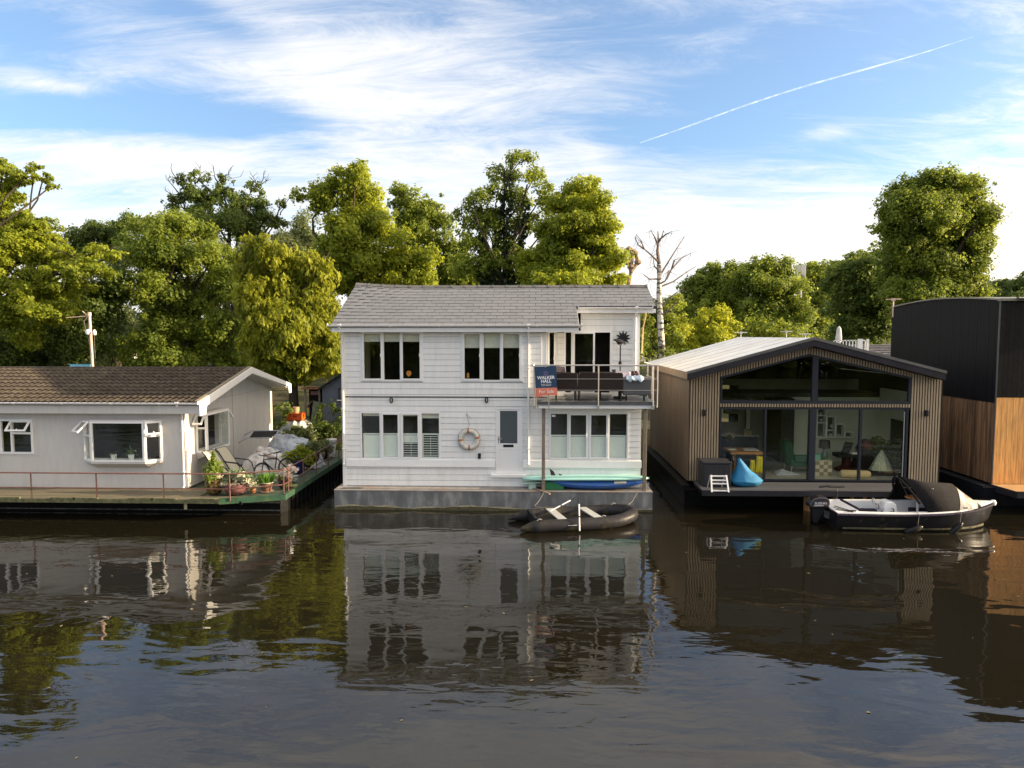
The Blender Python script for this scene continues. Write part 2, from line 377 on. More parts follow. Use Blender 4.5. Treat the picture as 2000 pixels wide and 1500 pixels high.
# openings
def rect(px0, px1, py0, py1, Y=YW):
    cx = (px0+px1)/2; return (ux(px0, Y), ux(px1, Y), P(cx, py1, Y).z, P(cx, py0, Y).z)
w1 = rect(705, 827, 646, 745); w2 = rect(900.5, 1021, 647, 745.5); w3 = rect(702.5, 860.5, 804, 898); w4 = rect(1073, 1228, 805, 898); dr = rect(968.5, 1019.5, 795, 925)
bx = ux(1057)                              # left edge of the balcony recess
YB = 23.6                                  # back wall of the recess
floorZ = 3.50
rec = (bx, wx1+.5, floorZ, 9)
mb = MB(WB); wall_mesh(mb, wx0, wx1, ZP, ZE, [w1, w2, w3, w4, dr, rec], 0, .12); wall_o = mb.obj('wall', M['backing'], house)
body = MB()
yb = 28.3
body.box(wx0, wx0+.12, YW+.12, yb, ZP, ZE); body.box(wx1-.12, wx1, YW+.12, yb, ZP, floorZ-.1)
body.box(wx0, wx1, yb, yb+.12, ZP, ZE)
body.box(wx1-.12, wx1, YB, yb, floorZ-.1, 6.2)
# gable triangles
for gx in (wx0, wx1-.12):
    y0 = YW if gx < 0 else YB+.13
    body.prism(((gx, y0, ZE), (gx, yb, ZE), (gx, yb, roofz(2*ridgeY-yb)-.12), (gx, ridgeY, ridgeZ-.14), (gx, y0, roofz(y0)-.12)), (.12, 0, 0))
body.box(bx-.12, bx, YW+.12, YB+.12, floorZ, ZE)              # side wall of the recess, facing the balcony
body.obj('side_wall', M['board'], house)
# recessed upper wall
WR = wallmat_front(YB)
pd = rect(1101, 1194, 646, 760, YB); pd = (pd[0], pd[1], floorZ+.05, pd[3])
cw = rect(1066, 1088, 645, 760, YB); cw = (cw[0], cw[1], floorZ+.25, cw[3])
mb = MB(WR); topz = roofz(YB)-.13
wall_mesh(mb, bx, ux(1133, YB)+.02, floorZ-.1, ZE, [pd, cw], 0, .12); wall_mesh(mb, ux(1133, YB)+.02, wx1-.12, floorZ-.1, topz, [pd, cw], 0, .12)
mb.obj('wall', M['backing'], house)
boards(house, WR, bx, ux(1133, YB), floorZ, ZE, .2, [pd, cw], M['board'])
boards(house, WR, ux(1133, YB), ux(1240, YB), floorZ, topz-.02, .2, [pd, cw], M['board'])
boards(house, WB, wx0+.1, wx1-.02, ZP+.02, floorZ-.22, .187, [w3, w4, dr], M['board'])
boards(house, WB, wx0+.1, bx, floorZ-.22+.0, ZE, .187, [w1, w2, (bx-.001, 9, floorZ, 9)], M['board'])
# inner floor and rooms
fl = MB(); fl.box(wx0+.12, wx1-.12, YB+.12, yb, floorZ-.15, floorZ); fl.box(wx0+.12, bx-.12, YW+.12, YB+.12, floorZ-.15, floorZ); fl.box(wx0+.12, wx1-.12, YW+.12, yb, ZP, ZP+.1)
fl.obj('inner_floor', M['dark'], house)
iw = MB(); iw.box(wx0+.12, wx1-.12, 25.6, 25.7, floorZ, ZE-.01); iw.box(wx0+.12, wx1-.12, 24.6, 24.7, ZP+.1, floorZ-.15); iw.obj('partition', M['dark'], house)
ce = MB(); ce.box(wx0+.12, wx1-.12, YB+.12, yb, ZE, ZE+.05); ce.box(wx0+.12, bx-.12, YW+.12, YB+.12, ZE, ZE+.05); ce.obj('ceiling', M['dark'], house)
# windows
def li(px, Y=YW): return [(ux(a, Y), ux(b, Y), k) for a, b, k in px]
window(house, WB, *w1, li([(705.8+3, 749, 's'), (751, 782, 'f'), (784, 824.5, 's')]), blind=.30)
window(house, WB, *w2, li([(904, 941, 's'), (945, 976.5, 'f'), (979, 1018, 's')]), blind=.48)
sh = zz(848)
window(house, WB, *w3, li([(708, 741, 'f'), (744, 780.5, 's'), (783, 819.5, 's'), (823.5, 856, 'f')]), blind=[.1, .05, .1, .17], shutters=(sh, [0, 0, 1, 2]))
window(house, WB, *w4, li([(1077, 1108, 'f'), (1111, 1149, 's'), (1151, 1188.5, 's'), (1191.5, 1223, 'f')]), shutters=(zz(849.5), [0, 0, 0, 0]))
q = MB(WB); q.box(w4[0]+.08, w4[0]+.2, -.002, .0, w4[3]-.16, w4[3]-.09); q.obj('sticker', M['upvc'], house)
# things on the window sills inside
for (px, py, lab, kind) in ((798.5, 729, 'round orange ornament standing in the upper left window', 'disc'), (914, 733, 'small orange candle jar on the sill of the second upper window', 'jar')):
    p = P(px, py, YW+.16)
    if kind == 'disc':
        q = MB(); q.tube([p+Vector((0, -.012, 0)), p+Vector((0, .012, 0))], .085, 20); q.box(p.x-.004, p.x+.004, p.y-.016, p.y+.016, p.z-.085, p.z+.085)
        q.box(p.x-.03, p.x+.03, p.y-.02, p.y+.02, p.z-.1, p.z-.08)
        q.obj('ornament', mat('orange_glaze', (.75, .28, .05), .4, .15, 20), None, loc=tuple(p), label=lab, cat='ornament')
    else:
        q = MB(); q.lathe((p.x, p.y, p.z-.08), [(.04, 0), (.045, .12), (.03, .13), (.03, .16), (0, .16)], 12)
        q.obj('candle_jar', mat('amber_glaze', (.75, .35, .06), .3, .15, 20), None, loc=tuple(p), label=lab, cat='jar')
# door
dfr = MB(WB); frame_ring(dfr, *dr, .07, -.08, .035); do_ = dfr.obj('door', M['upvc'], house)
a, b, c, e = dr; gl = rect(976.5, 1010.5, 802.5, 866)
dp = MB(WB); wall_mesh(dp, a+.07, b-.07, c+.07, e-.07, [gl], .01, .05)
for k in range(5):
    xk = gl[0]+.02+(gl[1]-gl[0]-.04)*k/4; dp.box(xk-.006, xk+.006, .01, .017, c+.14, gl[2]-.22)
dp.box(gl[0]-.01, gl[1]+.01, .01, .022, gl[2]-.20, gl[2]-.17); dp.obj('leaf', M['upvc'], do_)
MB(WB).box(gl[0], gl[1], -.01, .0, gl[2], gl[3]).obj('pane', M['obsc'], do_)
MB(WB).box(ux(983), ux(1003), .01, .025, zz(873), zz(868)).obj('letterbox', M['black'], do_)
q = MB(WB); q.box(a+.075, a+.105, .01, .028, zz(866), zz(851)); q.box(a+.08, a+.20, .045, .06, zz(857.5), zz(856)); q.box(a+.082, a+.098, .02, .06, zz(857.5), zz(856)); q.obj('handle', M['steel'], do_)
MB(WB).box(ux(959), ux(1027), .0, .14, zz(930.5), zz(925.2)).obj('door_step', M['upvc'], do_)
# white plinth box band
for (pa, pb) in ((675.5, 967), (1021, 1254)):
    q = MB(WB); q.hexa(((ux(pa), .0, zz(911.5)), (ux(pb), .0, zz(911.5)), (ux(pb), .09, zz(911.5)), (ux(pa), .09, zz(911.5)), (ux(pa), .0, zz(897.5)), (ux(pb), .0, zz(897.5)), (ux(pb), .07, zz(898.5)), (ux(pa), .07, zz(898.5))))
    q.obj('trim_band', M['white'], house)
MB(WB).box(wx0-.02, wx0+.1, -.05, .035, ZP, ZE).obj('corner_board', M['white'], house)
MB(WB).box(wx0+.1, bx+.2, .023, .04, zz(776.5), zz(774.5)).obj('flashing', M['black'], house)
MB(WR).box(ux(1240, YB), ux(1248, YB), -.14, .03, floorZ, roofz(YB)-.2).obj('corner_board', M['white'], house)
# recess joinery
window(house, WR, *pd, [(ux(1107, YB), ux(1115, YB), 'f'), (ux(1118.5, YB), ux(1161, YB), 's')], fw=.06, name='patio_door')
window(house, WR, *cw, [(cw[0]+.06, cw[1]-.05, 's')], fw=.05)
# opened casement leaf that catches the sun at the recess corner
lf = MB(); lx0 = bx+.03
frm = Matrix.Translation((bx+.01, YW+.2, 0)) @ Matrix.Rotation(R(80), 4, 'Z')
q = MB(frm); frame_ring(q, 0, .75, floorZ+.9, ZE-.06, .09, -.03, .03); lo = q.obj('casement', M['upvc'], house)
MB(frm).box(.09, .66, -.005, .005, floorZ+.99, ZE-.15).obj('pane', M['glass'], lo)
q = MB(); q.box(bx+.0, bx+.17, YW+.02, YW+.06, floorZ+.8, ZE-.02); q.obj('corner_post', M['white'], house)
# wall lamps (oval bulkheads)
for px in (764.5, 950.5):
    p = P(px, 781.5, YW-.05); q = MB()
    path = [p+Vector((.045*math.cos(t), -.02, .085*math.sin(t))) for t in np.linspace(0, 2*math.pi, 17)[:-1]]
    q.tube(path, .018, 6, closed=True); lm = q.obj('wall_lamp', M['black'], house, smooth=True)
    q = MB(); q.lathe((p.x, p.y+.01, p.z-.05), [(.02, 0), (.035, .03), (.03, .07), (0, .09)], 10, 1, .5); q.obj('lens', mat('lamp_glass', (.5, .5, .48), .2, .02, 3), lm, smooth=True)
p = P(936.5, 890.5, YW-.04); q = MB(); q.box(p.x-.045, p.x+.045, p.y-.03, p.y+.01, p.z-.09, p.z+.09); o = q.obj('wall_lamp', M['black'], house); bevel(o, .01)
# roof: slates
eaveL = (-6.62, 0); xL, xR = PX(645, 21.8, 634), PX(1260, 25.1, 563)+.08
xStep = PX(1131, 21.8, 636)
Yup = 23.27
slen = math.sqrt((ridgeY-21.78)**2+(roofz(ridgeY)-roofz(21.78))**2); ang = math.atan(slope)
core = MB()
core.hexa(((xL, 21.82, roofz(21.82)-.06), (xStep, 21.82, roofz(21.82)-.06), (xStep, ridgeY, ridgeZ-.06), (xL, ridgeY, ridgeZ-.06), (xL, 21.82, roofz(21.82)-.004), (xStep, 21.82, roofz(21.82)-.004), (xStep, ridgeY, ridgeZ-.004), (xL, ridgeY, ridgeZ-.004)))
core.hexa(((xStep, Yup, roofz(Yup)-.06), (xR, Yup, roofz(Yup)-.06), (xR, ridgeY, ridgeZ-.06), (xStep, ridgeY, ridgeZ-.06), (xStep, Yup, roofz(Yup)-.004), (xR, Yup, roofz(Yup)-.004), (xR, ridgeY, ridgeZ-.004), (xStep, ridgeY, ridgeZ-.004)))
core.hexa(((xL, ridgeY, ridgeZ-.06), (xR, ridgeY, ridgeZ-.06), (xR, 28.6, roofz(21.6)-.06), (xL, 28.6, roofz(21.6)-.06), (xL, ridgeY, ridgeZ), (xR, ridgeY, ridgeZ), (xR, 28.6, roofz(21.6)), (xL, 28.6, roofz(21.6))))
roof = core.obj('roof', mat('roof_underlay', (.03, .03, .03), .8), house)
# side of the step in the roof
q = MB(); q.prism(((xStep-.02, 21.85, roofz(21.85)-.07), (xStep-.02, Yup, roofz(Yup)-.07), (xStep-.02, Yup, roofz(21.85)-.07)), (.04, 0, 0)); q.obj('verge_infill', M['white'], house)
rows = 13; ex = slen/rows
SW = .42
def sag(x): return .12*max(0, 1-(x-xL)/2.6)**2
def slate_mesh(wd):
    q = MB(); lw = wd-.012; hh = ex*1.25
    q.hexa(((-lw/2, 0, 0), (lw/2, 0, 0), (lw/2, hh, 0), (-lw/2, hh, 0), (-lw/2, 0, .018), (lw/2, 0, .018), (lw/2, hh, .003), (-lw/2, hh, .003)))
    me = q.mesh('slate', M['slate'], Vector((0, 0, 0))); return me
sm_full = slate_mesh(SW)
for r in range(rows):
    s0 = r*ex; Y0 = 21.78+s0*math.cos(ang); Z0 = roofz(Y0)+.004
    xr = xStep if Y0 < Yup-.1 else xR
    x = xL + (0 if r % 2 else -SW/2)
    while x < xr-.03:
        a_, b_ = max(x, xL), min(x+SW, xr)
        if b_-a_ > .03:
            j = random.uniform(-.0025, .0025)
            piece('slate', sm_full, roof, ((a_+b_)/2, Y0+j, Z0+.004+random.uniform(0, .003)+sag((a_+b_)/2)*r/rows), (ang+R(random.uniform(-.25, .7)), R(random.uniform(-.3, .3)), R(random.uniform(-.35, .35))), ((b_-a_)/SW, 1, 1))
        x += SW
# ridge tiles
q = MB(); rl = .50
pr = [(0, -.16, -.10), (0, -.02, -.005), (0, .02, -.005), (0, .16, -.10), (0, .15, -.125), (0, 0, -.03), (0, -.15, -.125)]
q.prism([(-rl/2+.004, y, z) for _, y, z in pr], (rl-.012, 0, 0)); q.prism([(rl/2-.05, y*1.08, z*1.02+.016) for _, y, z in pr], (.045, 0, 0))
rm = q.mesh('ridge_tile', M['ridge'], Vector((0, 0, 0)))
x = xL+.1
while x < xR:
    piece('ridge_tile', rm, roof, (x+rl/2-.1, ridgeY, ridgeZ+.075+random.uniform(-.004, .004)+sag(x+rl/2)), (0, math.atan((sag(x)-sag(x+rl))/rl), 0)); x += rl
# fascias, gutters, downpipes
def gutter(root, x0, x1, y, z, mat_=None, r=.055, nm='gutter'):
    q = MB(); seg = 8
    for (sx0, sx1, rr) in [(x0, x1, r)]+[(xx, xx+.06, r+.008) for xx in np.arange(x0+.4, x1, 1.55)]:
        A = [(sx0, y+rr*math.cos(t), z+rr*math.sin(t)) for t in np.linspace(math.pi, 2*math.pi, seg)]+[(sx0, y+(rr-.008)*math.cos(t), z+(rr-.008)*math.sin(t)+.004) for t in np.linspace(2*math.pi, math.pi, seg)]
        q.prism(A, (sx1-sx0, 0, 0))
    for xe in (x0, x1): q.tube([(xe-.004, y, z-.0), (xe+.004, y, z)], r, 12)
    return q.obj(nm, mat_ or M['upvc'], root, smooth=True)
gz = PZ(636, 21.78, 880)
gutter(house, PX(640, 21.78, 636), PX(1137, 21.78, 636), 21.76, gz+.02)
MB().box(xL+.02, xStep, 21.84, 21.87, gz-.20, gz+.0).obj('fascia', M['white'], house)
MB().box(xL+.02, xStep, 21.87, YW, gz-.20, gz-.185).obj('soffit', M['white'], house)
gz2 = PZ(601.5, Yup-.05, 1200)
gutter(house, PX(1129, Yup-.05, 600), PX(1275, Yup-.05, 600), Yup-.06, gz2+.02)
MB().box(xStep-.03, xR-.03, Yup+.0, Yup+.03, gz2-.16, gz2+.0).obj('fascia', M['white'], house)
MB().box(xStep, xR-.04, Yup+.03, YB, gz2-.16, gz2-.145).obj('soffit', M['white'], house)
# barge boards on both gable ends
for gx in (xL, xR-.03):
    q = MB(); y0 = 21.84 if gx < 0 else Yup
    q.prism(((gx, y0, roofz(y0)-.02), (gx, ridgeY, ridgeZ-.02), (gx, ridgeY, ridgeZ-.2), (gx, y0, roofz(y0)-.2)), (.03, 0, 0))
    q.prism(((gx, ridgeY, ridgeZ-.02), (gx, 28.6, roofz(21.6)-.02), (gx, 28.6, roofz(21.6)-.2), (gx, ridgeY, ridgeZ-.2)), (.03, 0, 0))
    q.obj('barge_board', M['white'], house)
def downpipe(root, x, y, ztop, zbot, yg, mat_=None):
    q = MB(); q.tube([(x, yg, ztop), (x, yg, ztop-.08), (x, y, ztop-.28), (x, y, zbot+.05), (x, y-.08, zbot)], .034, 10)
    q.box(x-.05, x+.05, yg-.05, yg+.04, ztop-.03, ztop+.05)
    for zc in np.arange(zbot+.5, ztop-.4, 1.3): q.box(x-.05, x+.05, y-.045, y+.05, zc, zc+.03)
    return q.obj('downpipe', mat_ or M['upvc'], root, smooth=True)
downpipe(house, ux(671.5), YW-.09, gz, zz(908), 21.8)
downpipe(house, ux(1032), YW-.07, gz, zz(906), 21.8)
downpipe(house, PX(1241, YB-.1, 650), YB-.1, gz2, floorZ+.1, Yup)
q = MB(); q.tube([P(1262, 612, 24), P(1256, 640, 24.1), P(1254, 690, 24.2)], .025, 8); q.obj('cable', mat('ochre_pipe', (.5, .36, .18), .5), house)
# pontoon
px0, px1 = PX(653, 21.6, 962), PX(1274.5, 21.6, 962)
q = MB(); q.box(px0, px1, 21.6, 29.4, -.5, ZP-.03); pont = q.obj('hull', M['concrete'], house)
q = MB(); q.box(px0-.01, px1+.01, 21.585, 29.41, ZP-.03, ZP); q.obj('deck', M['contop'], house)
random.seed(3)
q = MB(); pts = [(px0-.004+(px1-px0+.008)*k/60, .075+.035*math.sin(k*.31)+random.uniform(0, .025)) for k in range(61)]
for (xa, za), (xb, zb) in zip(pts, pts[1:]): q.poly(((xa, 21.594, -.3), (xb, 21.594, -.3), (xb, 21.594, zb), (xa, 21.594, za)))
q.obj('algae_band', M['algae'], house)
q = MB()
for (xa, za), (xb, zb) in zip(pts, pts[1:]): q.poly(((xa, 21.5965, -.3), (xb, 21.5965, -.3), (xb, 21.5965, zb+.035+.02*math.sin(xb*5)), (xa, 21.5965, za+.035+.02*math.sin(xa*5))))
q.obj('lime_line', mat('lime_scum', (.33, .29, .19), .8, .3, 14), house)
q = MB(); pts = [P(x, y, 21.9) for x, y in ((670, 952), (700, 950), (712, 953), (706, 958), (690, 957), (668, 959))]
q.poly([(p.x, 21.65+(960-[952, 950, 953, 958, 957, 959][i])*.035, ZP+.004) for i, p in enumerate(pts)]); q.obj('patch', mat('deck_patch', (.10, .095, .09), .9, .2, 8), house)
# posts under the balcony
for (pa, pb, yt) in ((1058.5, 1064.5, 797), (1255.5, 1263, 800)):
    cx = PX((pa+pb)/2, 21.75, 880); q = MB(); q.box(cx-.055, cx+.055, 21.7, 21.81, ZP, 3.29); o = q.obj('post', M['post'], house); bevel(o, .008)
# balcony
bx0, bx1 = PX(1049, 21.5, 785), PX(1280, 21.5, 785)
BY = 21.5
bal = MB(); bal.box(bx0, bx1, BY, YB, 3.42, floorZ); bal.box(bx0, bx1, BY-.0, BY+.06, 3.395, 3.42)
bal = bal.obj('balcony', mat('balcony_deck', (.075, .078, .085), .35, .25, 3, dirt=(.13, .13, .13), dscale=4), house)
MB().box(bx0+.05, bx1-.02, BY+.05, BY+.08, 3.28, 3.395).obj('fascia', M['white'], bal)
MB().box(bx1-.05, bx1-.02, BY+.08, YW, 3.28, 3.395).obj('fascia', M['white'], bal)
MB().box(bx0+.05, bx1-.05, BY+.08, YW-.001, 3.37, 3.39).obj('soffit', M['white'], bal)
# railing
ZR = PZ(713.5, BY-.03, 1150)
xa, xb = PX(1041, BY-.03, 714), PX(1286, BY-.03, 714)
q = MB(); q.tube([(xa, BY-.03, ZR), (xb, BY-.03, ZR)], .024, 10); q.tube([(xb-.03, BY-.03, ZR), (xb-.03, YB+.3, ZR)], .022, 10); q.tube([(xa+.05, BY-.03, ZR), (xa+.05, YW, ZR)], .02, 8)
q.lathe((xa, BY-.03, ZR-.04), [(0, 0), (.04, .01), (.05, .04), (.04, .07), (0, .08)], 10); rail = q.obj('handrail', M['steel'], bal, smooth=True)
for (pxx, yy, zb) in ((1043.5, BY-.03, 3.28), (1047.5, BY+.02, 3.28), (1168.8, BY-.035, 3.28), (1275.5, BY-.035, 3.28), (1284.3, BY+.0, 3.33)):
    x = PX(pxx, BY, 740); q = MB(); q.tube([(x, yy, zb), (x, yy, ZR-.01)], .021, 8); q.box(x-.035, x+.035, yy-.03, BY+.06, zb-.01, zb+.1) if pxx in (1168.8, 1275.5, 1043.5) else None
    q.obj('baluster', M['steel'], bal, smooth=True)
for yy in (22.4, 23.3): 
    q = MB(); q.tube([(xb-.03, yy, floorZ-.05), (xb-.03, yy, ZR)], .02, 8); q.obj('baluster', M['steel'], bal)
for zc in (.36, .71):
    q = MB(); q.tube([(xa+.05, BY-.03, floorZ+zc), (xb-.03, BY-.03, floorZ+zc), (xb-.03, YB, floorZ+zc)], .005, 4); q.obj('wire', M['steel'], bal)
# ================================================================== left houseboat (rendered bungalow)
M['render'] = mat('painted_render', (.57, .55, .525), .8, .05, 3, bump=.003, bscale=55, stretch=(2.2, 2.2, .5), dirt=(.46, .42, .37), dscale=1.3, dthr=(.52, .9))
M['tile'] = mat('concrete_roof_tile', (.050, .040, .031), .8, .22, 7, bump=.004, bscale=45, rnd=.16, dirt=(.095, .082, .055), dscale=3.5, dthr=(.5, .72))
M['deckwood'] = mat('old_deck_boards', (.16, .125, .085), .8, .3, 5, bump=.004, rnd=.15, stretch=(.5, 5, 1), dirt=(.11, .13, .06), dscale=1.5, dthr=(.45, .7))
M['green'] = mat('green_deck_paint', (.028, .075, .042), .5, .3, 4, bump=.003, dirt=(.10, .13, .04), dscale=2.5, dthr=(.5, .72))
M['greens'] = mat('green_deck_surface', (.05, .075, .05), .7, .3, 4, bump=.003, dirt=(.12, .11, .06), dscale=2, dthr=(.45, .7))
M['tar'] = mat('tarred_hull', (.006, .006, .006), .55, .3, 4, bump=.006, bscale=10, spec=.12)
M['moss'] = mat('mossy_edge', (.12, .12, .055), .85, .4, 9, bump=.004)
YL = 21.5
XG = PX(362, YL, 880)                   # gable wall, facing +X
YLb = 28.85
hl = thing('houseboat', (XG-5, 25, 0), 'single-storey grey rendered houseboat with brown tiled roof, green-edged deck and rusty railing', 'houseboat')
ZD = .65
ridgeYL = 25.2; ridgeZL = PZ(719, ridgeYL, 300)
eY = 21.15; eZ = PZ(786, eY, 300)
slL = (ridgeZL-eZ)/(ridgeYL-eY)
def roofzL(Y): return eZ+(Y-eY)*slL if Y < ridgeYL else ridgeZL-(Y-ridgeYL)*slL
XLL = -23.0
WL = wallmat_front(YL)
WG = Matrix(((0,1,0,XG),(1,0,0,0),(0,0,1,0),(0,0,0,1)))    # wall coords u=Y, d=+X
def rl_(a, b, c, d, Y=YL): return (PX(a, Y, 850), PX(b, Y, 850), PZ(d, Y, (a+b)/2), PZ(c, Y, (a+b)/2))
lw1 = rl_(-42, 64.5, 819, 886); bay = rl_(163, 317, 821, 899)
gb = (22.2, 23.95, 1.70, 2.98)          # gable bay (Y0,Y1,z0,z1)
zh = eZ-.12
mb = MB(WL); wall_mesh(mb, XLL, XG, ZD+.02, zh, [lw1, (bay[0]+.12, bay[1]-.12, bay[2]+.05, bay[3]-.05)], 0, .14); mb.obj('wall', M['render'], hl)
mb = MB(WG); wall_mesh(mb, YL+.141, YLb, ZD+.02, zh, [(gb[0]+.1, gb[1]-.1, gb[2]+.05, gb[3]-.05)], 0, .14)
mb.prism(((YL, -.14, zh), (YLb, -.14, zh), (YLb, -.14, roofzL(YLb)-.1), (ridgeYL, -.14, ridgeZL-.12), (YL, -.14, roofzL(YL)-.1)), (0, .14, 0)); mb.obj('wall', M['render'], hl)
q = MB(); q.box(XLL, XG-.14, YLb-.14, YLb, ZD, zh); q.box(XLL, XLL+.1, YL, YLb, ZD, zh); q.obj('wall', M['render'], hl)
q = MB(); q.box(XLL+.1, XG-.15, YL+.15, YLb-.15, ZD+.02, ZD+.1); q.box(XLL+.1, XG-.15, YL+.15, YLb-.15, zh-.06, zh); q.box(XLL+.1, XG-.15, 25.4, 25.45, ZD+.1, zh-.06); q.obj('partition', M['dark'], hl)
for Yj in (25.0,):                       # cladding joints of the gable
    q = MB(WG); q.box(Yj, Yj+.03, .0, .006, ZD+.05, roofzL(Yj)-.25); q.obj('joint', mat('joint_line', (.32, .29, .26), .8, .1, 4), hl)
q = MB(WG); q.box(YL+.02, YLb-.02, .0, .005, zh+.0, zh+.012); q.obj('joint', _mats['joint_line'], hl)
def topvent(root, W, u0, u1, ztop, h, a, name='vent_window'):
    """top hung light, hinged at ztop, pushed out by angle a"""
    T = W @ Matrix.Translation((0, .035, ztop)) @ Matrix.Rotation(R(a), 4, 'X')
    q = MB(T); frame_ring(q, u0, u1, -h, 0, .05, -.02, .025); o = q.obj(name, M['upvc'], root)
    MB(T).box(u0+.05, u1-.05, -.004, .004, -h+.05, -.05).obj('pane', M['glass'], o)
    q = MB(T); q.box((u0+u1)/2-.015, (u0+u1)/2+.015, -.035, -.015, -h+.02, -h+.12); q.obj('handle', M['upvc'], o)
# window left (partly out of the frame)
um = PX(19, YL, 850)
f = window(hl, WL, *lw1, [(lw1[0]+.06, PX(1, YL, 850)-.03, 'f'), (PX(3.5, YL, 850), PX(21.5, YL, 850), 'f'), (PX(25, YL, 850), PX(60.5, YL, 850), 'f')], name='window_frame')
zt = PZ(846, YL, 40)
MB(WL).box(PX(23, YL, 850), lw1[1]-.05, -.05, .032, zt-.03, zt+.03).obj('transom', M['upvc'], f)
topvent(f, WL, PX(23, YL, 850), PX(62, YL, 850), PZ(822, YL, 40), .40, 42)
q = MB(WL); q.box(lw1[0]-.1, lw1[1]+.22, .0, .012, lw1[2]-.06, lw1[2]); q.obj('sill', M['render'], hl)
# bay window
def bay_window(root, W, u0, u1, z0, z1, s, dep, vents, square=False, nm='bay_window'):
    """three facets: angled side (width s in u), front, angled side"""
    th = .07; fo = None
    A = [(u0, 0.0), (u0+s, dep), (u1-s, dep), (u1, 0.0)]
    base = MB(W)
    # soffit skirt under the bay
    i0 = [base.vert((u, d, z0)) for u, d in A]; i1 = [base.vert((u, d, z0-.06)) for u, d in A]; i2 = [base.vert((u0+(u-u0)*.0+ (u-u0), 0.004, z0-.06-.18 if 0 < k < 3 else z0-.06)) for k, (u, d) in enumerate(A)]
    for k in range(3): base.face((i1[k], i1[k+1], i0[k+1], i0[k])); base.face((i2[k], i2[k+1], i1[k+1], i1[k]))
    base.face(i0)
    base.obj('bay_soffit', M['render'], root); base = MB(W)
    j0 = [base.vert((u, d, z1)) for u, d in A]; j1 = [base.vert((u, d, z1+.05)) for u, d in A]
    for k in range(3): base.face((j0[k], j0[k+1], j1[k+1], j1[k]))
    base.face(j1[::-1]); base.face(j0)
    root_o = base.obj(nm, M['render'], root)
    for k in range(3):
        (ua, da), (ub, db) = A[k], A[k+1]
        d = Vector((ub-ua, db-da)); Ln = d.length; ux_ = d/Ln
        F = W @ Matrix(((ux_.x, -ux_.y, 0, ua), (ux_.y, ux_.x, 0, da), (0, 0, 1, 0), (0, 0, 0, 1)))
        q = MB(F); frame_ring(q, 0.004, Ln-.004, z0, z1, .06, -.05, .012)
        if vents[k]:
            q.box(.06, Ln-.06, -.05, .012, z1-.50, z1-.44)
        fo = q.obj('window_frame', M['upvc'], root_o)
        gt = z1-.50 if vents[k] else z1-.06
        MB(F).box(.06, Ln-.06, -.012, -.004, z0+.06, gt).obj('pane', M['glass'], fo)
        if vents[k]: topvent(fo, F, .03, Ln-.03, z1-.02, .44, vents[k])
    return root_o
bo = bay_window(hl, WL, bay[0], bay[1], bay[2], bay[3], .42, .30, (46, 0, 30))
WGi = Matrix(((0,1,0,XG),(1,0,0,0),(0,0,1,0),(0,0,0,1)))
bay_window(hl, WGi, gb[0], gb[1], gb[2], gb[3], .04, .36, (50, 0, 45))
# house plants on the bay sill
def strap_plant(q, c, n, ln, wd, seed=0, droop=.9, up=1.0):
    rnd = random.Random(seed)
    for k in range(n):
        a = rnd.uniform(0, 6.283); l_ = ln*rnd.uniform(.6, 1.1); e = rnd.uniform(.35, 1.0)*up; pts = []
        for j in range(5):
            t = j/4; pts.append(Vector(c)+Vector((math.cos(a)*l_*t*(1-.3*e), math.sin(a)*l_*t*(1-.3*e), l_*(e*1.4*t-droop*t*t))))
        sd_ = Vector((-math.sin(a), math.cos(a), 0))
        prev = None
        for j, p in enumerate(pts):
            w_ = wd*(1-abs(2*j/4-.7)*.6) if j < 4 else .002
            cur = (q.vert(p-sd_*w_), q.vert(p+sd_*w_))
            if prev: q.face((prev[0], prev[1], cur[1], cur[0]))
            prev = cur
M['palm'] = mat('palm_leaf', (.10, .16, .05), .5, .3, 12)
M['potwhite'] = mat('white_glazed_pot', (.75, .74, .72), .35, .04, 8)
for (pxx, lab, s, sc) in ((222, 'small spiky palm in a white pot, left one in the bay window', 1, .26), (256, 'larger arching palm in a white pot, right one in the bay window', 2, .48)):
    p = P(pxx, 886, YL-.02); base = (p.x, YL-.02, bay[2]+.03)
    t = thing('potted_palm', base, lab, 'plant', 'house plants in the bay window')
    q = MB(); q.lathe(base, [(.07, 0), (.10, .17), (.085, .17), (.08, .14), (0, .14)], 14); q.obj('pot', M['potwhite'], t, smooth=True)
    q = MB(); strap_plant(q, (base[0], base[1], base[2]+.15), 26, sc, .014, s); q.obj('foliage', M['palm'], t)
q = MB(); 
# roof
xv = PX(383, eY, 790)                    # verge
ang2 = math.atan(slL); slen2 = math.hypot(ridgeYL-eY, ridgeZL-eZ)
q = MB()
for sgn in (1,):
    q.hexa(((XLL, eY+.03, eZ-.12), (xv, eY+.03, eZ-.12), (xv, ridgeYL, ridgeZL-.12), (XLL, ridgeYL, ridgeZL-.12), (XLL, eY+.03, eZ-.03), (xv, eY+.03, eZ-.03), (xv, ridgeYL, ridgeZL-.03), (XLL, ridgeYL, ridgeZL-.03)))
    yb2 = 2*ridgeYL-eY
    q.hexa(((XLL, ridgeYL, ridgeZL-.12), (xv, ridgeYL, ridgeZL-.12), (xv, yb2, eZ-.12), (XLL, yb2, eZ-.12), (XLL, ridgeYL, ridgeZL+.0), (xv, ridgeYL, ridgeZL+.0), (xv, yb2, eZ+.02), (XLL, yb2, eZ+.02)))
roofL = q.obj('roof', M['tile'], hl)
nr = 10; ex2 = slen2/nr; TW = .42
q = MB(); nseg = 12; zs_ = lambda t: .026*math.sin(2*math.pi*(2*t)-.6)
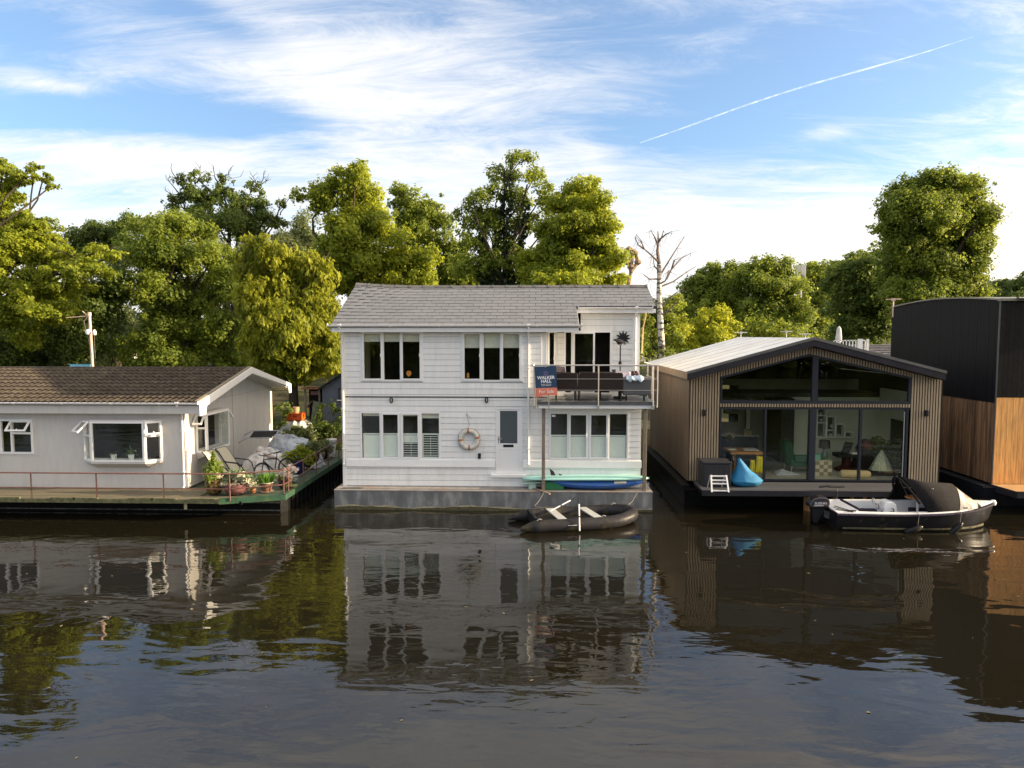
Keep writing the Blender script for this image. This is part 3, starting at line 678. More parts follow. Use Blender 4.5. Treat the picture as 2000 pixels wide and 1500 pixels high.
ra = [(TW*(k/nseg-.5), 0, .052+zs_(k/nseg)) for k in range(nseg+1)]; rb = [(TW*(k/nseg-.5), ex2*1.15, .012+zs_(k/nseg)) for k in range(nseg+1)]
rc = [(x, y, z-.030) for x, y, z in ra]
q.grid([rc, ra, rb]); tm = q.mesh('tile', M['tile'], Vector((0, 0, 0)))
for r in range(nr):
    Y0 = eY-.02+r*ex2*math.cos(ang2); Z0 = eZ+(Y0-eY)*slL-.012
    x = xv-TW/2-.04; 
    while x > -15.2:
        piece('tile', tm, roofL, (x, Y0+random.uniform(-.006, .006), Z0+random.uniform(-.003, .004)), (ang2+R(random.uniform(-.3, .5)), R(random.uniform(-.4, .4)), R(random.uniform(-.5, .5)))); x -= TW
q = MB()
for r in range(nr):                      # rest of the roof outside the photograph, one mesh
    Y0 = eY-.02+r*ex2*math.cos(ang2); Z0 = eZ+(Y0-eY)*slL-.012
    T = Matrix.Translation((0, Y0, Z0)) @ Matrix.Rotation(ang2, 4, 'X'); q.M = T
    n = int((x+TW/2-XLL)/TW*12); xs = [XLL+(x+TW/2-XLL)*k/n for k in range(n+1)]
    f_ = lambda xx: .026*math.sin(2*math.pi*2*((xx-x)/TW+.5)-.6)
    q.grid([[(xx, 0, .022+f_(xx)) for xx in xs], [(xx, 0, .052+f_(xx)) for xx in xs], [(xx, ex2*1.15, .012+f_(xx)) for xx in xs]])
q.obj('tile_rows', M['tile'], roofL, kind='stuff')
q = MB(); q.lathe((0, 0, 0), [(0, 0)], 4)
q = MB(); q.tube([(XLL, ridgeYL, ridgeZL-.03), (xv, ridgeYL, ridgeZL-.03)], .09, 10); q.obj('ridge_cap', M['tile'], hl, smooth=True)
# verge strip of mortar and white barge board
q = MB()
q.prism(((xv-.03, eY-.03, eZ-.02), (xv-.03, ridgeYL, ridgeZL-.02), (xv-.03, ridgeYL, ridgeZL+.07), (xv-.03, eY-.03, eZ+.06)), (.12, 0, 0)); q.obj('verge', mat('verge_mortar', (.20, .165, .11), .85, .3, 10, bump=.004), hl)
q = MB(); xo = xv+.095
yb2 = 2*ridgeYL-eY
pts = [(xo, eY-.02, eZ+.03), (xo, ridgeYL, ridgeZL+.05), (xo, yb2, eZ+.03), (xo, yb2, eZ-.36), (xo, yb2-.25, eZ-.36), (xo, yb2-.38, eZ-.05), (xo, ridgeYL, ridgeZL-.19), (xo, YL+.1, roofzL(YL)-.22), (xo, YL+.02, eZ-.42), (xo, eY-.02, eZ-.42)]
q.prism(pts, (.035, 0, 0)); bevel(q.obj('barge_board', M['white'], hl), .008)
q = MB(); q.hexa(((XG, YL, roofzL(YL)-.2), (xo, YL, roofzL(YL)-.2), (xo, ridgeYL, ridgeZL-.19), (XG, ridgeYL, ridgeZL-.19), (XG, YL, roofzL(YL)-.17), (xo, YL, roofzL(YL)-.17), (xo, ridgeYL, ridgeZL-.16), (XG, ridgeYL, ridgeZL-.16)))
q.hexa(((XG, ridgeYL, ridgeZL-.19), (xo, ridgeYL, ridgeZL-.19), (xo, YLb, roofzL(YLb)-.2), (XG, YLb, roofzL(YLb)-.2), (XG, ridgeYL, ridgeZL-.16), (xo, ridgeYL, ridgeZL-.16), (xo, YLb, roofzL(YLb)-.17), (XG, YLb, roofzL(YLb)-.17))); q.obj('soffit', M['render'], hl)
MB().box(XLL, xo, eY+.02, YL, eZ-.36, eZ-.1).obj('eaves_box', M['render'], hl)
gutter(hl, XLL, xo, eY-.06, eZ-.01, r=.06)
downpipe(hl, PX(357, YL-.1, 880), YL-.09, eZ-.03, ZD+.06, eY-.03)
# deck and hull
YD = 20.1; XD = -7.68
xe = PX(430, YD, 985)
outline = [(XLL, YD), (xe, YD), (XD, 20.72), (XD, 29.3), (XLL, 29.3)]
q = MB(); q.prism([(x, y, ZD-.08) for x, y in outline], (0, 0, .05)); q.obj('deck', M['greens'], hl)
x = XLL; k = 0
yy = YD
while yy < YL-.02:                        # deck planks run along the boat
    w_ = .145; xend = xe if yy < YD+.01 else xe+.35
    a0 = xe+(yy-YD)*(XD-xe)/(20.72-YD) if yy < 20.6 else XD-.5
    a0 = min(a0-.05, XG+.9 if yy > 20.45 else a0-.05)
    for (s0, s1) in ((-17.5, -13.2), (-13.2, a0)):
        MB().box(s0+.004, s1-.004, yy+.004, min(yy+w_-.008, YL-.005), ZD-.028, ZD+random.uniform(-.002, .004)).obj('plank', M['deckwood'], hl)
    yy += w_
q = MB(); q.box(XLL, xe-.02, YD-.03, YD, ZD-.12, ZD-.005); q.obj('edge_beam', M['moss'], hl)
q = MB()
A = [(xe-.02, YD-.03), (XD+.03, 20.69), (XD+.03, 29.3)]; 
for (xa_, ya_), (xb_, yb_) in zip(A, A[1:]):
    dv = Vector((xb_-xa_, yb_-ya_, 0)).normalized(); nv = Vector((-dv.y, dv.x, 0))*.10
    a_ = Vector((xa_, ya_, ZD-.14)); b_ = Vector((xb_, yb_, ZD-.14))
    q.hexa((a_, b_, b_+nv, a_+nv, a_+Vector((0, 0, .17)), b_+Vector((0, 0, .17)), b_+nv+Vector((0, 0, .17)), a_+nv+Vector((0, 0, .17))))
q.obj('green_kerb', M['green'], hl)
# hull with vertical ribs
q = MB(); hx = XD-.16; hy = 21.15
q.prism([(x, y, -.6) for x, y in ((XLL, hy), (hx-.15, hy), (hx, hy+.25), (hx, 29.2), (XLL, 29.2))], (0, 0, ZD+.6-.09))
for yr in np.arange(hy+.5, 29, .42): q.box(hx, hx+.05, yr, yr+.10, -.3, ZD-.14)
for xr_ in np.arange(-17, hx-.3, .9): q.box(xr_, xr_+.06, YD+.15, hy, ZD-.2, ZD-.09)
q.obj('hull', M['tar'], hl)
q = MB(); q.box(XLL, hx-.1, hy-.008, hy, .05, .085); q.box(XLL, hx-.1, hy-.03, hy-.0, .30, .34); q.obj('waterline', mat('scum_line', (.10, .10, .09), .9, .6, 8), hl)
for (sx0) in (-16.3, -14.6, -13.9, -12.2, -11.5, -10.3):
    q = MB(); q.box(sx0, sx0+.75, YD-.034, YD+.03, ZD-.035, ZD+.035); q.obj('toe_rail', M['moss'], hl)
q = MB(); q.tube([(PX(359, YD, 990), YD+.1, ZD-.1), (PX(359, YD, 990), YD+.1, ZD-.32)], .045, 10); q.obj('drain_pipe', mat('old_pipe', (.35, .33, .22), .7, .2, 10), hl)
# railing
zr = PZ(925, YD+.05, 300); zm = PZ(954, YD+.05, 300); yr = YD+.05
XR_ = XD-.04; pr_ = [(XLL, yr), (PX(448.5, yr, 925), yr), (XR_-.02, 20.80), (XR_, 29.2)]
def rz(i): return 0
q = MB(); q.tube([(x, y, zr) for x, y in pr_], .022, 8); q.obj('top_rail', M['brown'], hl, smooth=True)
q = MB(); q.tube([(x, y, zm) for x, y in pr_], .018, 8); q.obj('mid_rail', M['brown'], hl, smooth=True)
for pxx in (-62, 61, 188.5, 319.5, 448.5):
    x = PX(pxx, yr, 950); q = MB(); q.tube([(x, yr, ZD-.05), (x, yr, zr)], .02, 8); q.obj('rail_post', M['brown'], hl)
for (x, y) in [(XR_-.02, 20.80)]+[(XR_, 20.80+k) for k in (.35, 1.75, 3.15, 4.55, 5.95, 7.35)]:
    q = MB(); q.tube([(x, y, ZD-.05), (x, y, zr)], .02, 8); q.obj('rail_post', M['brown'], hl)
# ================================================================== slatted timber houseboat
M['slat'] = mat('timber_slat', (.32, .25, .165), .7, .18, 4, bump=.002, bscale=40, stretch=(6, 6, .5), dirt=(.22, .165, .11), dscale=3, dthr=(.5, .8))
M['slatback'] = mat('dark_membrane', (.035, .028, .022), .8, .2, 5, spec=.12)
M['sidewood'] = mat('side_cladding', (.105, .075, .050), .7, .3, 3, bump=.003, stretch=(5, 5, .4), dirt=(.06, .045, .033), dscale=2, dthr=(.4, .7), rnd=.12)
M['anth'] = mat('anthracite_frame', (.030, .033, .042), .4, .1, 8, spec=.12)
M['fasc'] = mat('dark_fascia', (.028, .027, .032), .5, .15, 4, spec=.12)
M['fasct'] = mat('grey_verge_trim', (.10, .098, .09), .5, .15, 4)
M['memb'] = mat('roof_membrane', (.80, .78, .74), .5, .08, 1.2, dirt=(.62, .60, .54), dscale=.8, dthr=(.4, .7), rnd=.03)
M['compos'] = mat('composite_deck', (.060, .062, .070), .6, .2, 3, bump=.002, stretch=(1, 8, 1), rnd=.08)
YR = 22.8
hr_x0, hr_x1 = PX(1345.5, YR, 850), PX(1837.5, YR, 850)
WRt = wallmat_front(YR)
ZF = .75
ht = thing('houseboat', ((hr_x0+hr_x1)/2, 26, 0), 'houseboat clad in vertical timber slats with a wide glazed gable and pale grey roof', 'houseboat')
YF = 22.4                                 # front edge of the roof
apx = PX(1590.5, YF, 658); apz = PZ(660, YF, 1590)
exl, exr = PX(1343, YF, 726), PX(1848, YF, 723)
ezl = PZ(727, YF, 1343); ezr = PZ(726, YF, 1848)
TH = .26
def rzt(x): return ezl+(apz-ezl)*(x-exl)/(apx-exl) if x < apx else apz+(ezr-apz)*(x-apx)/(exr-apx)
YBt = 30.6
def xt(px): return PX(px, YR, 850)
def zt_(py): return PZ(py, YR, 1590)
gx0, gx1 = xt(1405.5), xt(1775); lz0, lz1 = ZF+.02, zt_(797)
uz0 = zt_(783)
# front wall: backing with the glazing cut out (profile pieces)
back = MB(WRt)
wall_mesh(back, hr_x0, hr_x1, ZF, uz0-.06, [(gx0, gx1, ZF-.1, lz1)], 0, .15)
def colz(x): return rzt(x)-TH
back.prism(((hr_x0, -.15, uz0-.06), (gx0, -.15, uz0-.06), (gx0, -.15, colz(gx0)), (hr_x0, -.15, colz(hr_x0))), (0, .15, 0))
back.prism(((gx1, -.15, uz0-.06), (hr_x1, -.15, uz0-.06), (hr_x1, -.15, colz(hr_x1)), (gx1, -.15, colz(gx1))), (0, .15, 0))
gsl = PZ(739.5, YR, 1406)-colz(gx0)      # top of glass sits this much under the roof (negative)
tz0 = PZ(739.5, YR, 1406); tza = PZ(695, YR, 1584); tz1 = PZ(741, YR, 1775)
back.prism(((gx0, -.15, tz0), (apx, -.15, tza), (apx, -.15, colz(apx)), (gx0, -.15, colz(gx0))), (0, .15, 0))
back.prism(((apx, -.15, tza), (gx1, -.15, tz1), (gx1, -.15, colz(gx1)), (apx, -.15, colz(apx))), (0, .15, 0))
back.obj('wall', M['slatback'], ht)
q = MB(WRt); pitch = .088
n = int((hr_x1-hr_x0)/pitch)
def topglass(x): return tz0+(tza-tz0)*(x-gx0)/(apx-gx0) if x < apx else tza+(tz1-tza)*(x-apx)/(gx1-apx)
for k in range(n):
    x = hr_x0+.03+k*(hr_x1-hr_x0-.06)/n; x1_ = x+.052; xm = (x+x1_)/2
    if gx0-.03 < xm < gx1+.03:
        q.box(x, x1_, 0, .028, lz1+.03, uz0-.09)
        za, zb = topglass(x)+.07, topglass(x1_)+.07; ca, cb = colz(x)-.02, colz(x1_)-.02
        q.hexa(((x, 0, za), (x1_, 0, zb), (x1_, .028, zb), (x, .028, za), (x, 0, ca), (x1_, 0, cb), (x1_, .028, cb), (x, .028, ca)))
    else:
        ca, cb = colz(x)-.02, colz(x1_)-.02
        q.hexa(((x, 0, ZF+.02), (x1_, 0, ZF+.02), (x1_, .028, ZF+.02), (x, .028, ZF+.02), (x, 0, ca), (x1_, 0, cb), (x1_, .028, cb), (x, .028, ca)))
q.obj('slats', M['slat'], ht, kind='stuff')
# side walls with vertical boards
for sx in (hr_x0, hr_x1):
    q = MB()
    if sx == hr_x0: q.box(sx, sx+.1, YR+.15, YBt-.3, ZF, colz(sx)+.02)
    else: q.box(sx-.1, sx, YR+.15, YBt-.3, ZF, colz(sx)+.02)
    q.obj('side_wall', M['slatback'], ht)
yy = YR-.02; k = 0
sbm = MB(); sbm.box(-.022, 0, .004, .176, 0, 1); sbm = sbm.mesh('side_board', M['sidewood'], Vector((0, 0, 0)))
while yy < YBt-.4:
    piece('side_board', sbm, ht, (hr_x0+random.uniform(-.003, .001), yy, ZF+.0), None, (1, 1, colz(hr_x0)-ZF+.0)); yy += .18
q = MB(wallmat_front(YBt-.3)); wall_mesh(q, hr_x0, hr_x1, ZF, colz(hr_x0), [(hr_x0+.6, hr_x0+3.4, ZF+.9, ZF+2.9), (hr_x0+4.2, hr_x1-.6, ZF+.9, ZF+2.9)], 0, .1); q.M = None; q.prism(((hr_x0, YBt-.3, colz(hr_x0)), (hr_x1, YBt-.3, colz(hr_x1)), (apx, YBt-.3, apz-TH)), (0, .1, 0)); q.obj('rear_wall', M['slatback'], ht)  # rear windows, here and in room_rear_wall, made large to light the room
# roof slab
q = MB()
q.hexa(((exl, YF, rzt(exl)-TH), (apx, YF, apz-TH), (apx, YBt, apz-TH), (exl, YBt, rzt(exl)-TH), (exl, YF, rzt(exl)-.02), (apx, YF, apz-.02), (apx, YBt, apz-.02), (exl, YBt, rzt(exl)-.02)))
q.hexa(((apx, YF, apz-TH), (exr, YF, rzt(exr)-TH), (exr, YBt, rzt(exr)-TH), (apx, YBt, apz-TH), (apx, YF, apz-.02), (exr, YF, rzt(exr)-.02), (exr, YBt, rzt(exr)-.02), (apx, YBt, apz-.02)))
roofT = q.obj('roof', M['fasc'], ht)
q = MB(); q.box(exl-.012, exl, YF+.02, YBt-.01, rzt(exl)-TH+.03, rzt(exl)-.0); q.obj('eaves_board', mat('eaves_timber', (.16, .12, .085), .8, .3, 6), roofT)
npan = 7; pw = (YBt-YF-.12)/npan
dv = Vector((apx-exl, 0, apz-ezl)); Lr = dv.length; du = dv/Lr; nn_ = Vector((-du.z, 0, du.x))
for side in (0, 1):
    for k in range(npan):
        y0 = YF+.06+k*pw; y1 = y0+pw
        if side == 0: a_ = Vector((exl+.01, 0, ezl+.0)); b_ = Vector((apx-.02, 0, apz+.0))
        else: a_ = Vector((apx+.02, 0, apz)); b_ = Vector((exr-.01, 0, ezr))
        dd = (b_-a_).normalized(); nr_ = Vector((-dd.z, 0, dd.x))
        def pt(b, y, h): v = (b_ if b else a_)+nr_*h; return (v.x, y, v.z)
        q = MB(); q.hexa((pt(0, y0+.006, -.018), pt(1, y0+.006, -.018), pt(1, y1-.006, -.018), pt(0, y1-.006, -.018), pt(0, y0+.006, .006), pt(1, y0+.006, .006), pt(1, y1-.006, .006), pt(0, y1-.006, .006)))
        q.obj('roof_panel', M['memb'], roofT)
        if k:
            q = MB(); q.hexa((pt(0, y0-.010, 0), pt(1, y0-.010, 0), pt(1, y0+.010, 0), pt(0, y0+.010, 0), pt(0, y0-.010, .011), pt(1, y0-.010, .011), pt(1, y0+.010, .011), pt(0, y0+.010, .011)))
            q.obj('seam', mat('roof_seam', (.22, .20, .18), .5), roofT)
q = MB()
q.hexa(((exl-.02, YF-.02, ezl-.06), (apx, YF-.02, apz-.06), (apx, YF+.06, apz-.06), (exl-.02, YF+.06, ezl-.06), (exl-.02, YF-.02, ezl+.02), (apx, YF-.02, apz+.03), (apx, YF+.06, apz+.03), (exl-.02, YF+.06, ezl+.02)))
q.hexa(((apx, YF-.02, apz-.06), (exr+.02, YF-.02, ezr-.06), (exr+.02, YF+.06, ezr-.06), (apx, YF+.06, apz-.06), (apx, YF-.02, apz+.03), (exr+.02, YF-.02, ezr+.03), (exr+.02, YF+.06, ezr+.03), (apx, YF+.06, apz+.03)))
q.obj('verge_trim', M['fasct'], roofT)
# glazing
def gl_poly(pts, name='pane'):
    q = MB(WRt); q.prism([(u, -.05, z) for u, z in pts], (0, .01, 0)); return q.obj(name, M['glassu'], ht)
m0, m1 = xt(1583), xt(1594)
f = MB(WRt)
f.box(gx0, gx1, -.09, .035, uz0-.09, uz0)                 # sill of the upper lights
f.prism(((m0, -.09, uz0), (m1, -.09, uz0), (m1, -.09, topglass(m1)), (apx, -.09, tza), (m0, -.09, topglass(m0))), (0, .12, 0))
for (xa_, xb_) in ((gx0, apx), (apx, gx1)):
    za, zb = topglass(xa_), topglass(xb_)
    f.hexa(((xa_, -.09, za-.0), (xb_, -.09, zb-.0), (xb_, .03, zb-.0), (xa_, .03, za-.0), (xa_, -.09, za+.06), (xb_, -.09, zb+.06), (xb_, .03, zb+.06), (xa_, .03, za+.06)))
f.box(gx0, gx0+.05, -.09, .03, uz0, tz0); f.box(gx1-.07, gx1, -.09, .03, uz0, tz1)
f.obj('upper_frame', M['anth'], ht)
gl_poly([(gx0+.05, uz0), (m0, uz0), (m0, topglass(m0)), (gx0+.05, topglass(gx0+.05))])
gl_poly([(m1, uz0), (gx1-.07, uz0), (gx1-.07, topglass(gx1-.07)), (m1, topglass(m1))])
f = MB(WRt); frame_ring(f, gx0, gx1, ZF+.02, lz1, .045, -.12, .03)
f.box(xt(1580), xt(1592), -.12, .06, ZF+.06, lz1-.04); f.box(xt(1492.5), xt(1496.5), -.08, .02, ZF+.06, lz1-.04); f.box(xt(1678), xt(1682.5), -.08, .025, ZF+.06, lz1-.04); f.box(xt(1768), gx1, -.12, .03, ZF+.06, lz1-.04)
fo = f.obj('sliding_door_frame', M['anth'], ht)
xs_ = [gx0+.045, xt(1492.5), xt(1496.5), xt(1580), xt(1592), xt(1678), xt(1682.5), xt(1768)]
for a_, b_ in zip(xs_[::2], xs_[1::2]):
    MB(WRt).box(a_, b_, -.05, -.042, ZF+.065, lz1-.045).obj('pane', M['glassg'], fo)
q = MB(WRt); q.box(xt(1765), xt(1766), -.03, .0, ZF+.1, lz1-.1); q.obj('edge_strip', mat('pale_strip', (.4, .42, .38), .5), ht)
for pxx, pyy in ((1374, 806), (1809, 807)):
    p = P(pxx, pyy, YR-.05); q = MB(); q.box(p.x-.045, p.x+.045, YR-.13, YR-.028, p.z-.1, p.z+.1); bevel(q.obj('wall_lamp', M['black'], ht), .008)
# interior: one tall room
ri = MB(); ri.box(hr_x0+.16, hr_x1-.16, YR+.12, 28, ZF, ZF+.04); ri.obj('room_floor', mat('pale_room_floor', (.45, .44, .40), .25, .15, 2), ht)
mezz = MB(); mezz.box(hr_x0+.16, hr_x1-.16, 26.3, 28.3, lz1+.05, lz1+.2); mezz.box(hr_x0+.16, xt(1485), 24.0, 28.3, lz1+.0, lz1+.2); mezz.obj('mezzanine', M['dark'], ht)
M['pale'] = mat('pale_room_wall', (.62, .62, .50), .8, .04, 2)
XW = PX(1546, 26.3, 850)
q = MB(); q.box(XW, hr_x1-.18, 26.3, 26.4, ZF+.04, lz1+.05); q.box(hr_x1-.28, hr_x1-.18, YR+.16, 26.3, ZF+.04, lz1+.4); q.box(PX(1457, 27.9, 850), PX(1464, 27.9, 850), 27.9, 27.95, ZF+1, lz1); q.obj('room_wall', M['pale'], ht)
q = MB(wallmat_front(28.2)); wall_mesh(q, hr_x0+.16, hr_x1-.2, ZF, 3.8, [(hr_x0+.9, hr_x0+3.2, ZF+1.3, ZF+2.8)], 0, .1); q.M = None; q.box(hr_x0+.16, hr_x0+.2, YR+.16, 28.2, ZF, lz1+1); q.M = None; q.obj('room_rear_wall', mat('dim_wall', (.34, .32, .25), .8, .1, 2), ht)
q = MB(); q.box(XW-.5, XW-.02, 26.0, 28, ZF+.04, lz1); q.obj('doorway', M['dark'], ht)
# ------------------------------------------------------------------ deck of the timber boat
dx0, dx1 = PX(1371, 21.5, 955), PX(1850, 21.5, 955)
ys = 21.44; k = 0
dkr = MB(); dkr.box(dx0+.02, dx1-.02, ys+.02, YR-.04, ZF-.12, ZF-.028); dkr.obj('deck_frame', M['black'], ht)
while ys < YR-.16:
    MB().box(dx0, dx1, ys+.003, ys+.137, ZF-.026, ZF+random.uniform(-.001, .002)).obj('deck_board', M['compos'], ht); ys += .14
MB().box(dx0-.0, dx1, 21.40, 21.438, ZF-.17, ZF-.005).obj('deck_fascia', M['fasc'], ht)
q = MB()
hx0, hx1 = hr_x0-.22, hr_x1+.25
q.hexa(((hx0+.1, YR-.1, -.6), (hx1-.1, YR-.1, -.6), (hx1-.1, 30.5, -.6), (hx0+.1, 30.5, -.6), (hx0, YR-.45, ZF-.2), (hx1, YR-.45, ZF-.2), (hx1, 30.6, ZF-.2), (hx0, 30.6, ZF-.2)))
q.box(hx0-.05, hr_x0-.0, YR-.3, 30.6, ZF-.2, ZF-.08); q.box(hr_x1, hx1+.05, YR-.3, 30.6, ZF-.2, ZF-.08)
q.obj('hull', M['tar'], ht)
M['newwood'] = mat('fresh_timber', (.52, .27, .10), .7, .2, 8, bump=.002)
for pxx in (1576, 1580, 1631, 1663.5, 1689, 1746):
    x = PX(pxx, 21.9, 965); yy = 21.9 if pxx != 1576 else 22.0
    q = MB(); q.box(x-.045, x+.045, yy-.04, yy+.04, -.4 if pxx < 1600 else .1, ZF-.12); q.obj('timber_pile', M['newwood'], ht)
for yy in np.arange(21.9, 22.3, .35):
    MB().box(dx0+.1, dx1-.1, yy, yy+.06, ZF-.3, ZF-.13).obj('joist', M['black'], ht)
# ================================================================== black and orange-timber houseboat (right)
M['blackboard'] = mat('black_cladding', (.0085, .0082, .0088), .6, .35, 6, bump=.002, bscale=60, rnd=.25, spec=.12)
M['blackside'] = mat('black_side', (.0075, .0072, .0085), .55, .25, 20, bump=.001, bscale=120, spec=.12)
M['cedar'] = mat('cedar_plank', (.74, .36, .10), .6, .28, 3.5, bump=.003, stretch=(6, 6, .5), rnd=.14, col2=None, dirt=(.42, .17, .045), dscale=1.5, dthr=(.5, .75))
M['cedars'] = mat('side_cedar', (.27, .145, .070), .65, .4, 3.0, bump=.003, stretch=(6, 6, .35), rnd=.30, dirt=(.06, .035, .022), dscale=1.3, dthr=(.45, .65))  # darker brown copy of the cedar for the side planks
YK = 22.8
XK = PX(1940, YK, 850); XK1 = XK+7
ZK = PZ(945, YK, 1940)
YKb = 29.5
hk = thing('houseboat', (XK+3, 26, 0), 'tall houseboat with black upper storey over orange timber planks, cut by the right edge', 'houseboat')
zj = PZ(775.5, YK, 1960); zj2 = PZ(787, YK, 1940)
def roofk(y):
    t = (y-YK)/(YKb-YK); return 6.74+.20*math.sin(math.pi*min(max(t, 0), 1))*.9+.02*t
q = MB(); q.box(XK+.03, XK1, YK+.03, YKb, ZK, zj2+.05); q.obj('wall', M['slatback'], hk)
ysn = [YK+.03+(YKb-YK-.03)*k/14 for k in range(15)]
q = MB(); 
q.prism([(XK+.0, YK-.0, zj2), (XK+.0, YKb, zj2)]+[(XK+.0, y, roofk(y)-.05) for y in ysn[::-1]], (XK1-XK, 0, 0)); q.obj('upper_wall', M['blackside'], hk)
for (sx) in np.arange(0, 44): 
    y0 = YK+.0+sx*.152
    if y0 < YKb-.1: MB().box(XK-.006+random.uniform(-.002, .002), XK, y0+.004, y0+.148, zj2+.0, roofk(y0+.07)-.055).obj('black_board', M['blackside'], hk)
x = XK+.035; 
MB().box(XK-.01, XK+.03, YK-.03, YK, ZK, 6.68).obj('corner_trim', mat('grey_trim', (.06, .065, .065), .4), hk)
while x < XK+4.2:
    MB().box(x+.003, x+.152, YK-.022, YK-.001, zj, 6.62).obj('black_board', M['blackboard'], hk); x += .155
x = XK+.035
while x < XK+4.2:
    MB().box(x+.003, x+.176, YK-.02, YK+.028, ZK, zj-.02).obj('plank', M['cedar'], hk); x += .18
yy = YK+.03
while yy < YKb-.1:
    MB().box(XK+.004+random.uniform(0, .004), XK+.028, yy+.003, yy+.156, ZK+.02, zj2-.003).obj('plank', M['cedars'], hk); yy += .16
q = MB(); seg = ysn
q.grid([[(XK-.06, y, roofk(y)) for y in ysn], [(XK1, y, roofk(y)) for y in ysn]]); q.grid([[(XK-.06, y, roofk(y)-.05) for y in ysn], [(XK-.06, y, roofk(y)) for y in ysn]])
q.box(XK-.06, XK1, YK-.12, YK+.03, 6.66, 6.74); q.obj('roof', mat('roof_edge', (.16, .15, .12), .5, .1, 4), hk)
gutter(hk, XK+.45, XK1, YK-.16, 6.74, mat('green_gutter', (.05, .07, .06), .4), .06)
q = MB(); hz0 = .0
q.hexa(((XK-.25, YK+.3, -.6), (XK1, YK-1.2, -.6), (XK1, YKb, -.6), (XK-.25, YKb, -.6), (XK-.45, YK-.35, ZK-.05), (XK1, YK-.35, ZK-.05), (XK1, YKb, ZK-.05), (XK-.45, YKb, ZK-.05)))
q.box(XK-.45, XK-.35, YK-.3, YKb, ZK-.05, ZK+.0); q.obj('hull', mat('black_hull', (.02, .021, .025), .4, .2, 6, bump=.003, spec=.12), hk)
pa, pb = PX(1935, YK-.1, 948), PX(1985, 21.6, 975)
q = MB(); q.hexa(((XK-.05, YK-.06, ZK-.1), (XK1, YK-.06, ZK-.1), (XK1, 21.65, ZK-.1), (PX(1983, 21.7, 970), 21.65, ZK-.1), (XK-.05, YK-.06, ZK-.0), (XK1, YK-.06, ZK-.0), (XK1, 21.65, ZK-.0), (PX(1983, 21.7, 970), 21.65, ZK-.0))); pl = q.obj('platform', mat('platform_ply', (.44, .25, .10), .7, .1, 3, dirt=(.36, .19, .075), dscale=2), hk)
q = MB(); a_ = Vector((XK-.06, YK-.06, 0)); b_ = Vector((PX(1983, 21.7, 970), 21.65, 0)); c_ = Vector((XK1, 21.65, 0))
for s_, e_ in ((a_, b_), (b_, c_)):
    nv = (e_-s_).normalized().cross(Vector((0, 0, 1)))*.03
    q.hexa((s_+Vector((0, 0, ZK-.2)), e_+Vector((0, 0, ZK-.2)), e_+nv+Vector((0, 0, ZK-.2)), s_+nv+Vector((0, 0, ZK-.2)), s_+Vector((0, 0, ZK+.01)), e_+Vector((0, 0, ZK+.01)), e_+nv+Vector((0, 0, ZK+.01)), s_+nv+Vector((0, 0, ZK+.01))))
q.obj('platform_edge', M['fasc'], hk)
# ================================================================== water, banks, terrain
def watermat():
    m = bpy.data.materials.new('river_water'); m.use_nodes = True; t = m.node_tree; n = t.nodes; l = t.links
    b = n['Principled BSDF']; b.inputs['Base Color'].default_value = (.010, .0085, .0048, 1); b.inputs['Roughness'].default_value = .012; b.inputs['IOR'].default_value = 1.58
    g = n.new('ShaderNodeNewGeometry')
    def nz(rot, sc, scale, det, dist, rough=.5):
        mp = n.new('ShaderNodeMapping'); mp.inputs['Rotation'].default_value = (0, 0, R(rot)); mp.inputs['Scale'].default_value = (*sc, 1); l.new(g.outputs['Position'], mp.inputs[0])
        z = n.new('ShaderNodeTexNoise'); z.inputs['Scale'].default_value = scale; z.inputs['Detail'].default_value = det; z.inputs['Distortion'].default_value = dist; z.inputs['Roughness'].default_value = rough
        l.new(mp.outputs[0], z.inputs['Vector']); return z.outputs[0]
    a = nz(24, (.45, 1.0), 1.0, 2, .5); c = nz(-30, (.5, 1.3), 2.6, 2, .6); d = nz(8, (.7, 1.2), 9, 3, .3); e = nz(0, (.5, .8), .16, 2, .3)
    def mul(x, v):
        q = n.new('ShaderNodeMath'); q.operation = 'MULTIPLY'; l.new(x, q.inputs[0])
        if isinstance(v, float): q.inputs[1].default_value = v
        else: l.new(v, q.inputs[1])
        return q.outputs[0]
    def add(x, y): q = n.new('ShaderNodeMath'); q.operation = 'ADD'; l.new(x, q.inputs[0]); l.new(y, q.inputs[1]); return q.outputs[0]
    mr = n.new('ShaderNodeMapRange'); mr.inputs[1].default_value = .38; mr.inputs[2].default_value = .62; mr.inputs[3].default_value = .12; mr.inputs[4].default_value = 1.4; l.new(e, mr.inputs[0])
    h = add(mul(a, .029), mul(mul(c, .0075), mr.outputs[0])); h = add(h, mul(mul(d, .0008), mr.outputs[0]))
    bp = n.new('ShaderNodeBump'); bp.inputs['Strength'].default_value = 1; bp.inputs['Distance'].default_value = WAVE; l.new(h, bp.inputs['Height']); l.new(bp.outputs[0], b.inputs['Normal'])
    return m
WAVE = .75
q = MB(); q.poly(((-260, -120, 0), (260, -120, 0), (260, 40, 0), (-260, 40, 0))); q.obj('river_water', watermat(), kind='structure')
q = MB(); q.poly(((-260, -120, -1.4), (260, -120, -1.4), (260, 32, -1.4), (-260, 32, -1.4))); q.obj('river_bed', mat('river_mud', (.02, .014, .008), .9), kind='structure')
def gh(x, y):
    """ground height"""
    if y < 30: return -1.6
    h = -1.6 + 2.9*min(1, (y-30)/1.5)
    h += 2.0*min(1, max(0, (y-34)/16))
    if y > 80: h += (y-80)*.004
    hill = 9.5*math.exp(-((x-72)/26)**2-((y-130)/40)**2)
    return h + hill + .12*math.sin(x*.9)*math.cos(y*.7)*(1 if y > 32 else 0)
